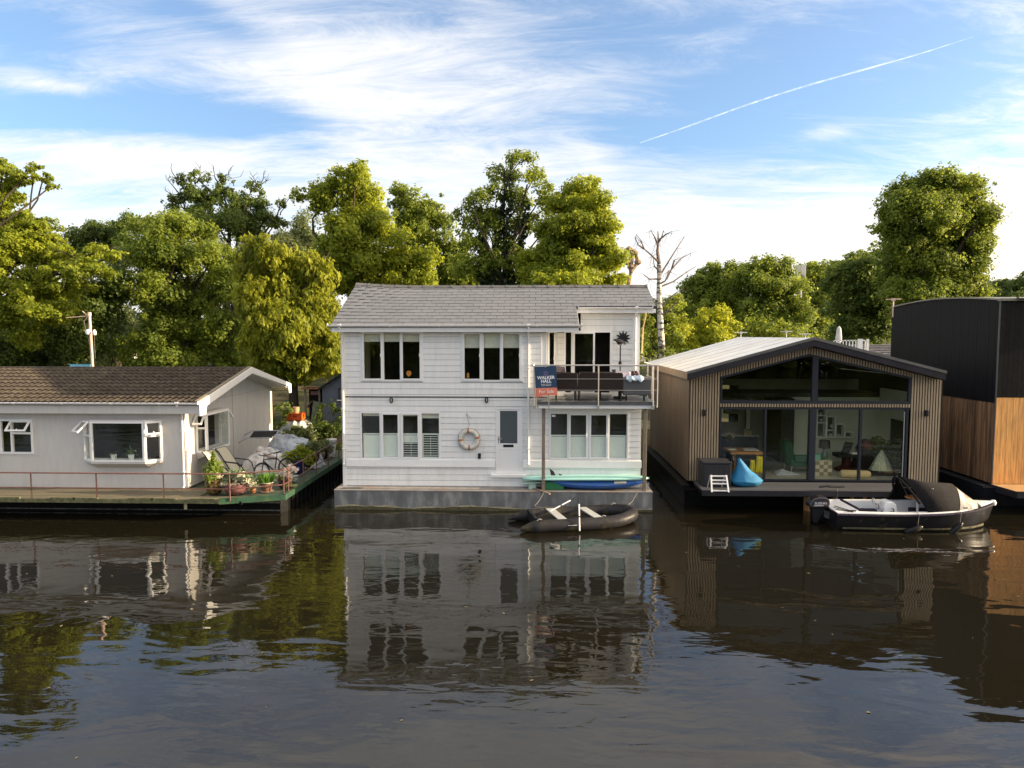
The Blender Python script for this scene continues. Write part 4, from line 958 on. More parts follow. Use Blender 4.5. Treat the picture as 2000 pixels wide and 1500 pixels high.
xs = list(np.linspace(-900, -60, 12))+list(np.linspace(-55, 90, 88))+list(np.linspace(110, 900, 12)); ys = [29.8, 30.2, 30.8, 31.5]+list(np.linspace(32.5, 80, 40))+list(np.linspace(84, 200, 24))+[260, 400, 800, 1600, 3000]
q = MB(); q.grid([[(x, y, gh(x, y)) for x in xs] for y in ys])
q.obj('ground', mat('ground', (.055, .06, .025), .95, .4, 1.2, bump=.03, bscale=6, dirt=(.10, .085, .05), dscale=.5, dthr=(.5, .6)), kind='structure', smooth=True)
q = MB(); q.grid([[(x, y, gh(x, y)+.03+.5*(1 if 0 else 0)) for x in np.linspace(9, 40, 20)] for y in np.linspace(60, 88, 16)])
q.obj('path', mat('gravel_path', (.34, .29, .22), .95, .2, 5, bump=.01), kind='structure')
# far shore behind the photographer (what the windows and the river mirror)
# ================================================================== foliage
rng = np.random.default_rng(11)
def leaf_mesh(name, pts, nrm, size, mats, aspect=1.5, droop=0.0, idx=None):
    """pts Nx3, nrm Nx3 leaf normals, one bent rhombus (2 triangles) each"""
    n = len(pts)
    nrm = nrm/np.maximum(np.linalg.norm(nrm, axis=1, keepdims=True), 1e-6)
    r = rng.normal(size=(n, 3)); 
    if droop: r = r*(1-droop)+np.array([0, 0, -2.2])*droop
    t = r-(r*nrm).sum(1, keepdims=True)*nrm; t /= np.maximum(np.linalg.norm(t, axis=1, keepdims=True), 1e-6)
    b = np.cross(nrm, t); s = (size*rng.uniform(.45, 1.55, n))[:, None]
    L_ = s*aspect*.5; W_ = s*.5
    v = np.empty((n, 4, 3)); v[:, 0] = pts-t*L_; v[:, 1] = pts+b*W_+nrm*s*.12; v[:, 2] = pts+t*L_; v[:, 3] = pts-b*W_+nrm*s*.12
    me = bpy.data.meshes.new(name); me.vertices.add(n*4); me.vertices.foreach_set('co', v.reshape(-1).astype(np.float32))
    me.loops.add(n*4); me.loops.foreach_set('vertex_index', np.arange(n*4, dtype=np.int32))
    me.polygons.add(n); me.polygons.foreach_set('loop_start', np.arange(0, n*4, 4, dtype=np.int32)); me.polygons.foreach_set('loop_total', np.full(n, 4, dtype=np.int32))
    me.materials.append(mats); me.update(calc_edges=True); return me
LEAFCOUNT = 0
def clump_points(lobes, leaf, sub=.34, nsub=15, dens=1.0, inner=.25, flat=.85, sparse=0.0, vert=1.0):
    """lobes: (x,y,z,rx,ry,rz). Each lobe carries smaller clumps, each clump a shell of leaves"""
    P_, N_ = [], []
    for (x, y, z, rx, ry, rz) in lobes:
        c = np.array([x, y, z]); r = np.array([rx, ry, rz]); rm_ = (rx*ry*rz)**(1/3)
        k = max(7, int(nsub*1.5*min(2.4, (rm_/1.3)**1.0)))
        d = rng.normal(size=(k, 3)); d /= np.linalg.norm(d, axis=1, keepdims=True); rad = rng.uniform(.35, 1.0, (k, 1)); out_ = rng.random((k, 1)) < .16; rad = np.where(out_, rng.uniform(1.05, 1.28, (k, 1)), rad)
        cc = c+d*rad*r
        for q_, dd, ot in zip(cc, d, out_[:, 0]):
            sr = sub*1.12*rm_*rng.uniform(.65, 1.35)*(.5 if ot else 1); m = int(dens*rng.uniform(.6, 1.2)*11*(sr/leaf)**2)
            m = min(max(m, 6), 820)
            e = rng.normal(size=(m, 3)); e /= np.linalg.norm(e, axis=1, keepdims=True); e *= 1+.35*np.sin(e[:, :1]*5+sr*9)*np.cos(e[:, 1:2]*4+sr*7)
            rr = rng.uniform(inner, 1.05, (m, 1))**.6
            rr = np.where(rng.random((m, 1)) < .13, rr*1.38, rr); pp = q_+e*rr*np.array([sr, sr, sr*flat*vert])
            nn = e*.6+dd*.5+np.array([0, 0, .45])+rng.normal(size=(m, 3))*.55
            P_.append(pp); N_.append(nn)
    return np.concatenate(P_), np.concatenate(N_)
def limb(q, a, b, r0, r1, wob=.25, n=6, seg=7):
    a, b = Vector(a), Vector(b); L_ = (b-a).length; pts = []; rs = []
    ph = [random.uniform(-1, 1) for _ in range(4)]
    for i in range(n+1):
        t = i/n; s = math.sin(math.pi*t)
        pts.append(a.lerp(b, t)+Vector((ph[0]*s+ph[1]*math.sin(2*math.pi*t)*.5, ph[2]*s, .12*s))*L_*wob*.35); rs.append(r0+(r1-r0)*t)
    q.tube(pts, rs, seg); return pts
M['bark'] = mat('bark', (.06, .048, .036), .9, .35, 6, bump=.02, bscale=10, stretch=(1, 1, .4))
M['ivy'] = leafmat('ivy_leaf', (.014, .028, .010), (.045, .075, .022), .25)
LM = {'lime': leafmat('lime_leaf', (.10, .145, .015), (.37, .42, .035), .56),
      'mid': leafmat('mid_green_leaf', (.075, .12, .018), (.27, .33, .04), .53),
      'dark': leafmat('dark_green_leaf', (.045, .08, .018), (.17, .23, .04), .48),
      'gold': leafmat('golden_leaf', (.10, .135, .014), (.40, .42, .035), .5),
      'yel': leafmat('yellow_green_leaf', (.18, .23, .02), (.46, .48, .04), .58),
      'sage': leafmat('sage_leaf', (.09, .12, .045), (.22, .26, .09), .42)}
def tree(name, label, D_, lobes, pal, trunk=None, leafpx=3.6, dens=1.0, sub=.34, nsub=15, group=None, flat=.85, droop=0., aspect=1.5, ry=1.0, jit=.5, limbs=True, trr=.22, cat='tree', vert=1.0, basez=None, twigs=None, sparse_top=0):
    """lobes in photograph pixels (px, py, rx, ry) standing at depth D_"""
    k = D_/FPX; L3 = []
    cx = sum(l[0]*l[2] for l in lobes)/sum(l[2] for l in lobes)
    for i, (a, b, rx, rz) in enumerate(lobes):
        dy = random.uniform(-1, 1)*jit*rx*k*1.4
        p = P(a, b, D_+dy); L3.append((p.x, p.y, p.z, rx*k, rx*k*ry*1.05, rz*k))
    tpx = trunk if trunk is not None else cx
    bx_ = PX(tpx, D_, 600); bz = gh(bx_, D_)-.2
    t = thing(name, (bx_, D_, bz), label, cat, group)
    leaf = leafpx*.84*D_/FPX
    pts, nn = clump_points(L3, leaf, sub, nsub, dens, flat=flat, vert=vert)
    off = np.array([bx_, D_, bz]); me = leaf_mesh('crown', pts-off, nn, leaf, LM[pal], aspect, droop)
    o = bpy.data.objects.new('crown', me); C.objects.link(o); o.parent = t
    if limbs:
        q = MB(); top = max(L3, key=lambda l: l[2]); fork = Vector((bx_, D_, bz+(top[2]-bz)*.45))
        limb(q, (bx_, D_, bz), fork, trr*1.5, trr, .1, 6, 9)
        for l_ in L3:
            limb(q, fork if l_[2] > fork.z-.5 else Vector((bx_, D_, max(bz+.6, l_[2]-l_[5]))), (l_[0], l_[1], l_[2]), trr*.6, .03, .5, 6, 6)
            for _ in range(1):
                d = Vector((random.uniform(-1, 1), random.uniform(-1, 1), random.uniform(0, 1))); limb(q, (l_[0], l_[1], l_[2]-l_[5]*.3), (l_[0]+d.x*l_[3]*.95, l_[1]+d.y*l_[4]*.9, l_[2]+d.z*l_[5]*.95), .04, .012, .5, 4, 4)
        q.obj('trunk', M['bark'], t, smooth=True)
    if twigs:
        q = MB()
        for (a, b, a2, b2) in twigs:
            p0, p1 = P(a, b, D_), P(a2, b2, D_+random.uniform(-.4, .4)); pp = limb(q, p0, p1, .045, .012, .5, 5, 4)
            for _ in range(4):
                s_ = pp[random.randint(2, 5)]; limb(q, s_, s_+Vector((random.uniform(-.5, .5), random.uniform(-.3, .3), random.uniform(0, .6))), .018, .007, .5, 3, 4)
        q.obj('twigs', M['bark'], t)
    return t
TG = 'trees on the bank behind the boats'
tree('ash_tree', 'large yellow-green tree leaning in from the left edge, with one branch reaching into the sky', 33,
     [(-35, 360, 45, 55), (8, 328, 36, 22), (28, 350, 30, 20), (10, 380, 40, 26), (84, 350, 24, 14), (68, 330, 18, 11), (97, 366, 15, 12), (50, 345, 18, 14), (5, 425, 50, 34), (45, 425, 40, 20), (78, 440, 40, 18), (40, 465, 60, 28), (105, 465, 26, 16), (25, 505, 65, 36), (95, 495, 42, 26), (150, 498, 46, 20), (200, 490, 34, 16), (222, 500, 18, 12), (120, 530, 60, 26), (180, 525, 44, 20), (60, 565, 70, 40), (-30, 560, 60, 70), (130, 565, 44, 22), (20, 630, 70, 50), (100, 605, 55, 30)],
     'lime', trunk=-60, leafpx=4.3, group=TG, nsub=18, flat=.55, sub=.34, trr=.12, jit=.25)
tree('sycamore_tree', 'low dark green tree spreading behind the left roof below the yellow-green one', 36.5,
     [(40, 680, 70, 50), (120, 665, 60, 45), (190, 590, 45, 45), (170, 650, 55, 50), (-20, 700, 60, 50), (225, 560, 35, 45), (100, 590, 50, 35)], 'dark', leafpx=3.9, group=TG, nsub=16)
tree('poplar_tree', 'dark distant tree in the dip of the skyline, left of the bushy green tree', 56, [(150, 470, 28, 25), (185, 455, 30, 24), (222, 450, 30, 22), (255, 440, 26, 24), (200, 490, 50, 30), (255, 480, 30, 40)], 'dark', leafpx=3.4, group=TG)
tree('hawthorn_tree', 'dull brownish green tree with bare patches between the left trees', 46, [(235, 520, 38, 40), (215, 590, 42, 45), (240, 650, 45, 50), (205, 690, 50, 40)], 'sage', leafpx=3.4, dens=.55, group=TG)
tree('maple_tree', 'bushy bright green tree rising to the right of the aerial pole', 37.5,
     [(330, 432, 48, 26), (285, 440, 32, 24), (375, 448, 42, 26), (345, 490, 70, 40), (280, 495, 42, 35), (425, 500, 40, 36), (310, 560, 62, 45), (390, 570, 50, 42), (295, 640, 50, 42), (360, 650, 60, 45), (430, 640, 40, 50), (330, 700, 80, 30), (450, 560, 35, 45), (455, 700, 45, 35)], 'mid', leafpx=4.2, group=TG, nsub=17)
tree('ivy_covered_tree', 'tall dark ivy-clad tree with bare twigs against the sky', 45,
     [(362, 365, 22, 26), (350, 395, 26, 26), (395, 392, 34, 34), (424, 352, 22, 14), (440, 385, 26, 30), (480, 402, 28, 36), (500, 360, 16, 14), (510, 410, 24, 30), (470, 440, 60, 36), (400, 440, 60, 36), (535, 440, 24, 22), (548, 398, 14, 12), (380, 345, 18, 12)], 'dark', leafpx=3.3, group=TG, dens=.95,
     twigs=[(360, 370, 336, 318), (352, 380, 325, 350), (380, 360, 392, 322), (425, 355, 416, 330), (430, 350, 450, 340), (495, 370, 515, 336), (505, 365, 524, 348), (500, 370, 490, 340), (540, 440, 566, 378), (548, 420, 558, 400), (420, 370, 470, 345), (352, 395, 322, 372)])
tree('dead_stem_tree', 'pale thin-leaved tree with dry stems in front of the ivy-clad tree', 40, [(440, 545, 30, 45), (420, 480, 30, 30), (475, 500, 28, 36), (462, 600, 28, 60)], 'sage', leafpx=3.2, dens=.5, group=TG,
     twigs=[(455, 620, 440, 470), (470, 620, 480, 460), (440, 600, 415, 500), (480, 560, 500, 470)])
tree('golden_cypress', 'drooping golden conifer close to the left end of the two-storey house', 33,
     [(505, 482, 34, 24), (540, 500, 36, 28), (490, 520, 34, 36), (596, 520, 40, 26), (630, 540, 30, 34), (560, 560, 62, 48), (502, 590, 44, 46), (618, 592, 42, 44), (560, 640, 66, 50), (508, 665, 42, 45), (630, 652, 40, 46), (590, 705, 60, 40), (525, 720, 45, 30), (648, 700, 26, 38)], 'gold', trunk=574, leafpx=4.2, aspect=2.6, droop=.62, group=TG, vert=1.6, sub=.18, nsub=80, dens=.8, trr=.17, jit=.35,
     twigs=[(562, 560, 562, 500), (562, 540, 540, 498), (566, 545, 590, 500), (570, 530, 640, 500), (560, 530, 556, 470)])
tree('horse_chestnut', 'tall bright green tree with a domed top behind the left half of the slate roof', 43,
     [(693, 345, 38, 28), (655, 372, 34, 22), (605, 375, 32, 20), (628, 400, 40, 22), (700, 395, 48, 36), (735, 440, 46, 40), (680, 450, 50, 42), (765, 470, 36, 34), (655, 500, 45, 36), (700, 505, 58, 36), (765, 515, 50, 30), (830, 505, 34, 24), (700, 545, 60, 30), (800, 545, 50, 26), (640, 545, 30, 40)], 'lime', leafpx=4.4, group=TG, nsub=18, trr=.35)
tree('lime_tree', 'rounded mid green tree between the domed tree and the airy ivy-stemmed one', 48,
     [(778, 372, 22, 16), (795, 395, 30, 24), (832, 402, 32, 24), (850, 440, 34, 30), (805, 440, 42, 34), (862, 485, 30, 36), (815, 490, 45, 36), (880, 530, 40, 36), (905, 500, 24, 40), (920, 545, 40, 24)], 'mid', leafpx=4.0, group=TG, nsub=17)
tree('far_lime_tree', 'pale tree filling the notch of skyline above the golden conifer', 62, [(590, 455, 32, 36), (560, 480, 30, 34), (620, 480, 26, 34), (600, 520, 45, 34)], 'sage', leafpx=3.2, group=TG)
tree('ash_tree', 'tall airy tree with ivy-wrapped stems showing sky through its crown', 41,
     [(1018, 312, 34, 18), (985, 345, 34, 22), (1045, 345, 30, 20), (1060, 380, 26, 24), (1010, 385, 36, 26), (965, 375, 24, 20), (925, 390, 34, 18), (905, 420, 24, 22), (950, 425, 36, 24), (1030, 430, 36, 28), (985, 450, 34, 30), (930, 465, 38, 26), (910, 515, 36, 28), (1000, 500, 30, 34), (960, 520, 40, 36), (1030, 525, 32, 34), (1075, 400, 24, 22), (1072, 445, 30, 28), (935, 430, 30, 26)], 'mid', trunk=985, leafpx=3.8, dens=.62, group=TG, nsub=18, sub=.32, trr=.15)
# ivy on its stems
ivt = thing('ivy', (PX(985, 41, 600), 41, 3), 'dark ivy climbing the bare stems of the tall airy tree', 'climbing plant')
pp_ = []
for (a, b, a2, b2) in ((960, 560, 985, 380), (985, 560, 1000, 340), (1005, 560, 1030, 400), (945, 560, 940, 440)):
    for k in range(14):
        t = k/13; p = P(a+(a2-a)*t, b+(b2-b)*t, 40.7); pp_.append((p.x, p.y, p.z, .28*(1-.5*t), .28*(1-.5*t), .45))
q = MB()
for (a, b, a2, b2) in ((960, 580, 985, 330), (985, 580, 1002, 320), (1005, 580, 1030, 360), (945, 580, 940, 400)):
    limb(q, P(a, b, 41), P(a2, b2, 41), .16, .05, .2, 8, 7)
q.obj('stem', M['bark'], ivt, smooth=True)
a_, b_ = clump_points(pp_, .13, .6, 6, .55); off = np.array(ivt.location); me = leaf_mesh('foliage', a_-off, b_, .13, M['ivy']); o = bpy.data.objects.new('foliage', me); C.objects.link(o); o.parent = ivt
tree('sycamore_tree', 'sycamore with shelf-like layers of sunlit leaves behind the right half of the slate roof', 38.5,
     [(1140, 368, 38, 14), (1105, 395, 34, 14), (1150, 402, 44, 16), (1170, 438, 34, 16), (1120, 440, 44, 18), (1080, 450, 30, 14), (1185, 482, 28, 14), (1140, 472, 40, 18), (1090, 485, 40, 16), (1050, 500, 34, 14), (1180, 510, 38, 16), (1120, 515, 46, 18), (1060, 535, 45, 18), (1150, 545, 46, 18), (1205, 545, 22, 12), (1100, 560, 60, 18), (1195, 497, 24, 12)], 'lime', trunk=1120, leafpx=4.2, group=TG, nsub=26, flat=.7, sub=.42, dens=1.0, ry=1.6, trr=.16)
# pollarded and dead trees
q = MB(); t = thing('pollarded_tree', (PX(1229, 60), 60, 3), 'stubby pollarded tree with knobbly ends just right of the sycamore', 'tree')
for (a, b, a2, b2) in ((1229, 570, 1232, 520), (1232, 525, 1225, 512), (1232, 522, 1236, 492), (1236, 497, 1229, 487), (1232, 530, 1246, 512), (1246, 514, 1240, 494)):
    limb(q, P(a, b, 60), P(a2, b2, 60), .22, .14, .2, 4, 7); p = P(a2, b2, 60); q.lathe(p-Vector((0, 0, .2)), [(0, -.1), (.3, .1), (.32, .3), (0, .5)], 8)
q.obj('trunk', mat('pale_bark', (.30, .21, .13), .9, .25, 4), t)
M['birch'] = mat('birch_bark', (.62, .56, .48), .8, .08, 3, stretch=(1, 1, 2.5), dirt=(.045, .04, .035), dscale=2.2, dthr=(.50, .56), bump=.006)
M['deadwood'] = mat('dead_branch', (.13, .095, .075), .9, .2, 6)
BD = 34.5
bb = P(1293, 702, BD); t = thing('dead_birch', (bb.x, BD, bb.z-.8), 'bare dead birch with a white peeling trunk between the two-storey house and timber boat', 'tree')
q = MB(); path = [(1294, 730), (1293, 690), (1291, 650), (1289, 610), (1287, 575), (1288, 545), (1287, 515)]
q.tube([P(a, b, BD) for a, b in path], [.19, .17, .155, .14, .13, .12, .11], 12); q.obj('trunk', M['birch'], t, smooth=True)
q = MB(); br = [[(1287, 515), (1284, 490), (1286, 470), (1285, 452)], [(1285, 480), (1278, 462), (1271, 450)], [(1284, 475), (1292, 465), (1296, 450)], [(1286, 470), (1300, 458), (1312, 452)], [(1288, 540), (1305, 512), (1322, 485), (1337, 462)],
              [(1302, 545), (1312, 525), (1330, 505), (1350, 494)], [(1312, 525), (1316, 510), (1318, 507)], [(1290, 560), (1315, 550), (1340, 532), (1360, 520)], [(1286, 512), (1272, 498), (1258, 486), (1252, 470), (1243, 458)], [(1258, 486), (1246, 478), (1240, 462)], [(1288, 530), (1278, 520), (1275, 500)], [(1290, 600), (1310, 580), (1330, 565)], [(1289, 620), (1312, 600), (1332, 580)],
              [(1287, 590), (1270, 580), (1255, 560)], [(1287, 545), (1268, 545), (1256, 535)], [(1288, 555), (1300, 548), (1306, 530)]]
for b_ in br:
    r0 = .10 if b_[0] == (1287, 515) else .05; n_ = len(b_)
    q.tube([P(a, b, BD+.25*i*(-1)**len(b_)) for i, (a, b) in enumerate(b_)], [max(.012, r0*(1-.75*i/(n_-1))) for i in range(n_)], 6)
    for _ in range(7):
        a, b = b_[random.randint(1, n_-1)]; p = P(a, b, BD); limb(q, p, p+Vector((random.uniform(-.6, .5), random.uniform(-.4, .4), random.uniform(-.9, .35))), .010, .004, .6, 4, 3)
q.obj('branches', M['deadwood'], t, smooth=True)
# right background
tree('oak_tree', 'distant rounded tree immediately right of the dead birch', 70, [(1352, 560, 26, 26), (1380, 540, 28, 24), (1410, 530, 30, 20), (1390, 575, 44, 34), (1440, 530, 26, 18), (1430, 570, 46, 36), (1370, 610, 50, 34), (1430, 620, 55, 36)], 'mid', leafpx=3.4, group=TG)
tree('oak_tree', 'distant light green tree with a lacy top left of the phone mast', 66, [(1500, 520, 40, 18), (1470, 540, 32, 22), (1530, 538, 26, 20), (1500, 560, 50, 32), (1540, 580, 34, 36), (1480, 605, 50, 40), (1545, 630, 40, 40), (1500, 650, 60, 30)], 'mid', leafpx=3.5, group=TG)
tree('oak_tree', 'distant tree standing right behind the phone mast', 78, [(1585, 530, 26, 16), (1610, 545, 30, 22), (1640, 540, 28, 20), (1590, 575, 30, 26), (1580, 620, 40, 44), (1612, 600, 30, 40), (1560, 660, 50, 30)], 'mid', leafpx=3.2, group=TG)
tree('chestnut_tree', 'dark dense tree on the rise left of the big round-topped tree', 54, [(1690, 515, 34, 22), (1655, 535, 30, 24), (1640, 570, 28, 34), (1700, 560, 45, 36), (1660, 610, 42, 40), (1720, 610, 40, 44), (1680, 650, 60, 34), (1740, 560, 30, 40)], 'dark', leafpx=4.0, group=TG, nsub=17)
tree('willow_tree', 'big round-topped tree rising above the black houseboat at the right', 47,
     [(1832, 352, 48, 22), (1785, 372, 42, 26), (1885, 368, 42, 26), (1745, 415, 36, 28), (1805, 415, 60, 40), (1880, 420, 50, 42), (1918, 430, 24, 38), (1728, 445, 26, 24), (1760, 465, 48, 38), (1830, 480, 65, 46), (1900, 485, 38, 42), (1790, 530, 60, 44), (1860, 545, 60, 44), (1905, 560, 30, 36), (1750, 530, 36, 40), (1800, 580, 60, 28), (1880, 590, 50, 24)], 'mid', leafpx=3.7, group=TG, nsub=20, trr=.4)
tree('distant_tree', 'low hazy green tree at the right edge above the black roof', 85, [(1960, 565, 34, 18), (1998, 560, 30, 18), (1975, 590, 60, 24), (2035, 555, 34, 26), (1935, 585, 22, 20)], 'dark', leafpx=3.2, group=TG)
tree('elder_bush', 'bright yellow-green bushy tree behind the pale roof of the timber boat', 44, [(1395, 612, 30, 18), (1372, 640, 34, 24), (1412, 640, 26, 26), (1340, 660, 32, 26), (1392, 672, 44, 24), (1350, 690, 40, 20), (1330, 640, 24, 22)], 'yel', leafpx=3.8, group=TG, nsub=16, trr=.1, cat='bush')
tree('laurel_bush', 'shadowed shrub tight against the right end of the two-storey house', 39, [(1262, 620, 16, 24), (1272, 655, 24, 34), (1262, 690, 22, 20), (1312, 600, 22, 34), (1312, 650, 24, 34)], 'mid', leafpx=3.4, group=TG, trr=.08, cat='bush')
# dense growth that reads as one mass behind everything
def mass(name, D_, lobes, pal, leafpx=3.8, dens=.9, nsub=15, kind='stuff'):
    k = D_/FPX; L3 = []
    for (a, b, rx, rz) in lobes:
        p = P(a, b, D_+random.uniform(-1.5, 1.5)); L3.append((p.x, p.y, p.z, rx*k, rx*k, rz*k))
    pts, nn = clump_points(L3, leafpx*k, .3, nsub, dens); me = leaf_mesh(name, pts, nn, leafpx*k, LM[pal]); o = bpy.data.objects.new(name, me); C.objects.link(o); o['kind'] = kind; return o
mass('undergrowth', 50, [(x, 610+25*math.sin(x*.03)+random.uniform(-15, 15), 48, 40) for x in range(-80, 700, 45)]+[(x, 680+random.uniform(-10, 10), 45, 34) for x in range(-80, 720, 45)]+[(x, 560, 40, 30) for x in range(840, 1000, 40)], 'dark', nsub=12)
mass('far_woodland', 100, [(x, 620-14*math.sin(x*.02)+random.uniform(-10, 10), 45, 40) for x in range(1240, 1800, 40)]+[(x, 672, 40, 22) for x in range(1240, 1780, 36)], 'dark', leafpx=3.4, nsub=10)
mass('hill_wood', 122, [(1560+i*24, 548-i*7+random.uniform(-5, 5), 26, 22) for i in range(8)]+[(1600+i*24, 570-i*6, 30, 28) for i in range(8)]+[(1760+i*30, 520, 34, 34) for i in range(3)], 'mid', leafpx=3.2, nsub=9)
mass('bankside_growth', 31.5, [(x, 838+random.uniform(-14, 8), 22, 20) for x in range(548, 690, 15)]+[(x, 875, 20, 14) for x in range(560, 700, 16)]+[(x, 800+random.uniform(-10, 8), 14, 14) for x in (548, 556, 628, 645, 660, 676)], 'dark', leafpx=3.6, nsub=10)
mass('bankside_growth', 33, [(x, 700+random.uniform(-8, 8), 30, 22) for x in range(1225, 1420, 30)], 'mid', leafpx=3.4, nsub=6)
# trees of the opposite bank, behind the photographer: seen only as reflections
L3 = [(x+random.uniform(-2, 2), -75+random.uniform(-5, 5), 4+random.uniform(-1, 5), 6, 5, 6) for x in range(-110, 110, 7)]+[(x, -73, 1.5, 5, 4, 3) for x in range(-110, 110, 7)]
pts, nn = clump_points(L3, .75, .35, 10, .8); me = leaf_mesh('opposite_bank_trees', pts, nn, .75, LM['mid']); o = bpy.data.objects.new('opposite_bank_trees', me); C.objects.link(o); o['kind'] = 'stuff'

fl_p = np.column_stack([rng.uniform(-22, 22, 110), rng.uniform(6, 20, 110), np.full(110, .004)]); me = leaf_mesh('floating_leaves', fl_p, np.tile(np.array([[0, 0, 1.0]]), (110, 1))+rng.normal(size=(110, 3))*.03, .035, mat('floating_leaf', (.16, .13, .06), .6, .4, 3), 1.6); o = bpy.data.objects.new('floating_leaves', me); C.objects.link(o); o['kind'] = 'stuff'
# ================================================================== things on and around the two-storey boat
def single(q, name, mats, loc, label, cat, group=None, smooth=False, bev=0):
    o = q.obj(name, mats, None, smooth=smooth, loc=tuple(loc), label=label, cat=cat)
    if group: o['group'] = group
    if bev: bevel(o, bev)
    return o
# lifebuoy
p = P(916, 858, YW-.10); t = thing('lifebuoy', p, 'white lifebuoy with orange bands hanging on the grey boards left of the white door', 'lifebuoy')
q = MB(); Rb, rb = .275, .07
def ringpt(a, r=Rb): return p+Vector((r*math.cos(a), 0, r*math.sin(a)))
n_ = 40; A = [2*math.pi*k/n_ for k in range(n_)]
q.tube([ringpt(a) for a in A], rb, 12, closed=True); q.obj('ring', mat('buoy_white', (.62, .60, .56), .6, .08, 8, dirt=(.42, .38, .32), dscale=6), t, smooth=True)
for a in (95, 12, 185, 272):
    q = MB(); aa = [R(a-6+3*k) for k in range(5)]; q.tube([ringpt(x) for x in aa], rb+.006, 12, cap=False); q.obj('band', mat('faded_orange', (.38, .13, .06), .7, .2, 12), t, smooth=True)
q = MB(); 
for a0 in (95, 12, 185, 272):
    for a1 in (a0+85,):
        q.tube([ringpt(R(a0+(a1-a0)*k/8), Rb+rb+.004+.02*math.sin(math.pi*k/8)) for k in range(9)], .007, 5)
hk_ = P(911, 808, YW-.04); q.tube([ringpt(R(95), Rb+rb), (hk_+p)*.5+Vector((.06, -.02, .05)), hk_], .006, 5); q.tube([hk_+Vector((0, .03, 0)), hk_+Vector((0, -.03, 0)), hk_+Vector((.15, -.01, -.16))], .007, 5); q.obj('rope', M['rope'], t)
# paddle board, kayak, crate
def lens(q, c, L_, B_, T_, rock=.1, n=22, seg=14, power=.55, zt=1):
    rows = []
    for i in range(n+1):
        s = -1+2*i/n; w_ = max(.002, (1-abs(s)**2.4))**power; z0 = rock*abs(s)**3
        rows.append([Vector(c)+Vector((s*L_/2, math.cos(a)*B_/2*w_, z0+math.sin(a)*T_/2*w_**.5)) for a in [2*math.pi*k/seg for k in range(seg)]])
    q.grid(rows, close=True)
a0, a1 = PX(1021, 21.95, 932), PX(1268, 21.95, 932)
cz = PZ(933, 21.95, 1150)
t = thing('paddle_board', ((a0+a1)/2, 21.95, cz), 'mint green paddle board lying upside down on top of the blue kayak, dark fins up', 'paddle board')
q = MB(); lens(q, ((a0+a1)/2, 21.95, cz), a1-a0, .62, .17, -.02, 26, 16, .4); 
o = q.obj('hull', mat('mint_board', (.36, .66, .58), .35, .04, 2), t, smooth=True); o.rotation_euler = (0, R(-.6), 0)
q = MB(); zt_b = cz+.06
for (pxx, h_, l_) in ((1075, .24, .20), (1092, .07, .14)):
    x = PX(pxx, 21.95, 915); q.prism([(x+.02, 21.94, zt_b), (x+.02+l_*.75, 21.94, zt_b), (x+l_*.55, 21.94, zt_b+h_*.55), (x-l_*.15, 21.94, zt_b+h_)], (0, .02, 0))
q.obj('fin', mat('plum_fin', (.06, .045, .055), .4), t)
k0, k1 = PX(1064, 21.98, 943), PX(1262, 21.98, 943); kz = ZP+.19
t = thing('kayak', ((k0+k1)/2, 21.98, kz), 'blue kayak lying under the mint paddle board between the two balcony posts', 'kayak')
q = MB(); lens(q, ((k0+k1)/2, 21.98, kz-.02), k1-k0, .60, .32, .17, 26, 14, .6); q.obj('hull', mat('kayak_blue', (.012, .10, .38), .35, .15, 3, dirt=(.03, .08, .2), dscale=3), t, smooth=True)
q = MB(); x = PX(1210, 21.98, 940); q.tube([(x-.20, 21.74, kz+.06), (x+.18, 21.74, kz+.075)], .05, 8); q.obj('label_patch', mat('worn_decal', (.42, .42, .36), .6, .3, 14), t)
q = MB(); q.tube([(k1-.05, 21.98, kz+.14), (k1+.10, 21.96, kz+.16)], .016, 6); q.obj('toggle', M['upvc'], t)
cx = PX(1073, 21.9, 945); q = MB(); 
for (x0, x1_, y0, y1_) in ((cx-.13, cx+.45, 21.80, 21.82), (cx-.13, cx+.45, 22.13, 22.15), (cx-.13, cx-.11, 21.82, 22.13), (cx+.43, cx+.45, 21.82, 22.13)): q.box(x0, x1_, y0, y1_, ZP, ZP+.25)
q.box(cx-.13, cx+.45, 21.8, 22.15, ZP, ZP+.01); q.box(cx-.145, cx-.06, 21.785, 21.80, ZP+.17, ZP+.26)
single(q, 'plastic_crate', mat('crate_green', (.015, .16, .06), .45, .1, 8), (cx, 22, ZP), 'green plastic crate tucked beneath the blue kayak beside the left balcony post', 'crate')
q = MB(); x = PX(1040, 21.95, 942); q.hexa([(x-.32, 21.85, ZP+.17), (x+.3, 21.85, ZP+.2), (x+.3, 22.15, ZP+.2), (x-.32, 22.15, ZP+.17), (x-.32, 21.85, ZP+.20), (x+.3, 21.85, ZP+.235), (x+.3, 22.15, ZP+.235), (x-.32, 22.15, ZP+.20)]); q.box(x-.12, x+.12, 21.9, 22.1, ZP, ZP+.17)
single(q, 'foam_float', mat('pale_foam', (.42, .55, .47), .7, .08, 6), (x, 22, ZP), 'pale green foam block lying left of the left balcony post', 'float')
q = MB(); a_, b_ = Vector((PX(1043, 21.75, 950), 21.85, ZP+.03)), Vector((PX(1074, 21.35, 966), 21.32, ZP-.02)); dv = (b_-a_).normalized(); sd_ = dv.cross(Vector((0, 0, 1)))*.035
q.hexa((a_-sd_-Vector((0,0,.02)), b_-sd_-Vector((0,0,.02)), b_+sd_-Vector((0,0,.02)), a_+sd_-Vector((0,0,.02)), a_-sd_+Vector((0,0,.02)), b_-sd_+Vector((0,0,.02)), b_+sd_+Vector((0,0,.02)), a_+sd_+Vector((0,0,.02))))
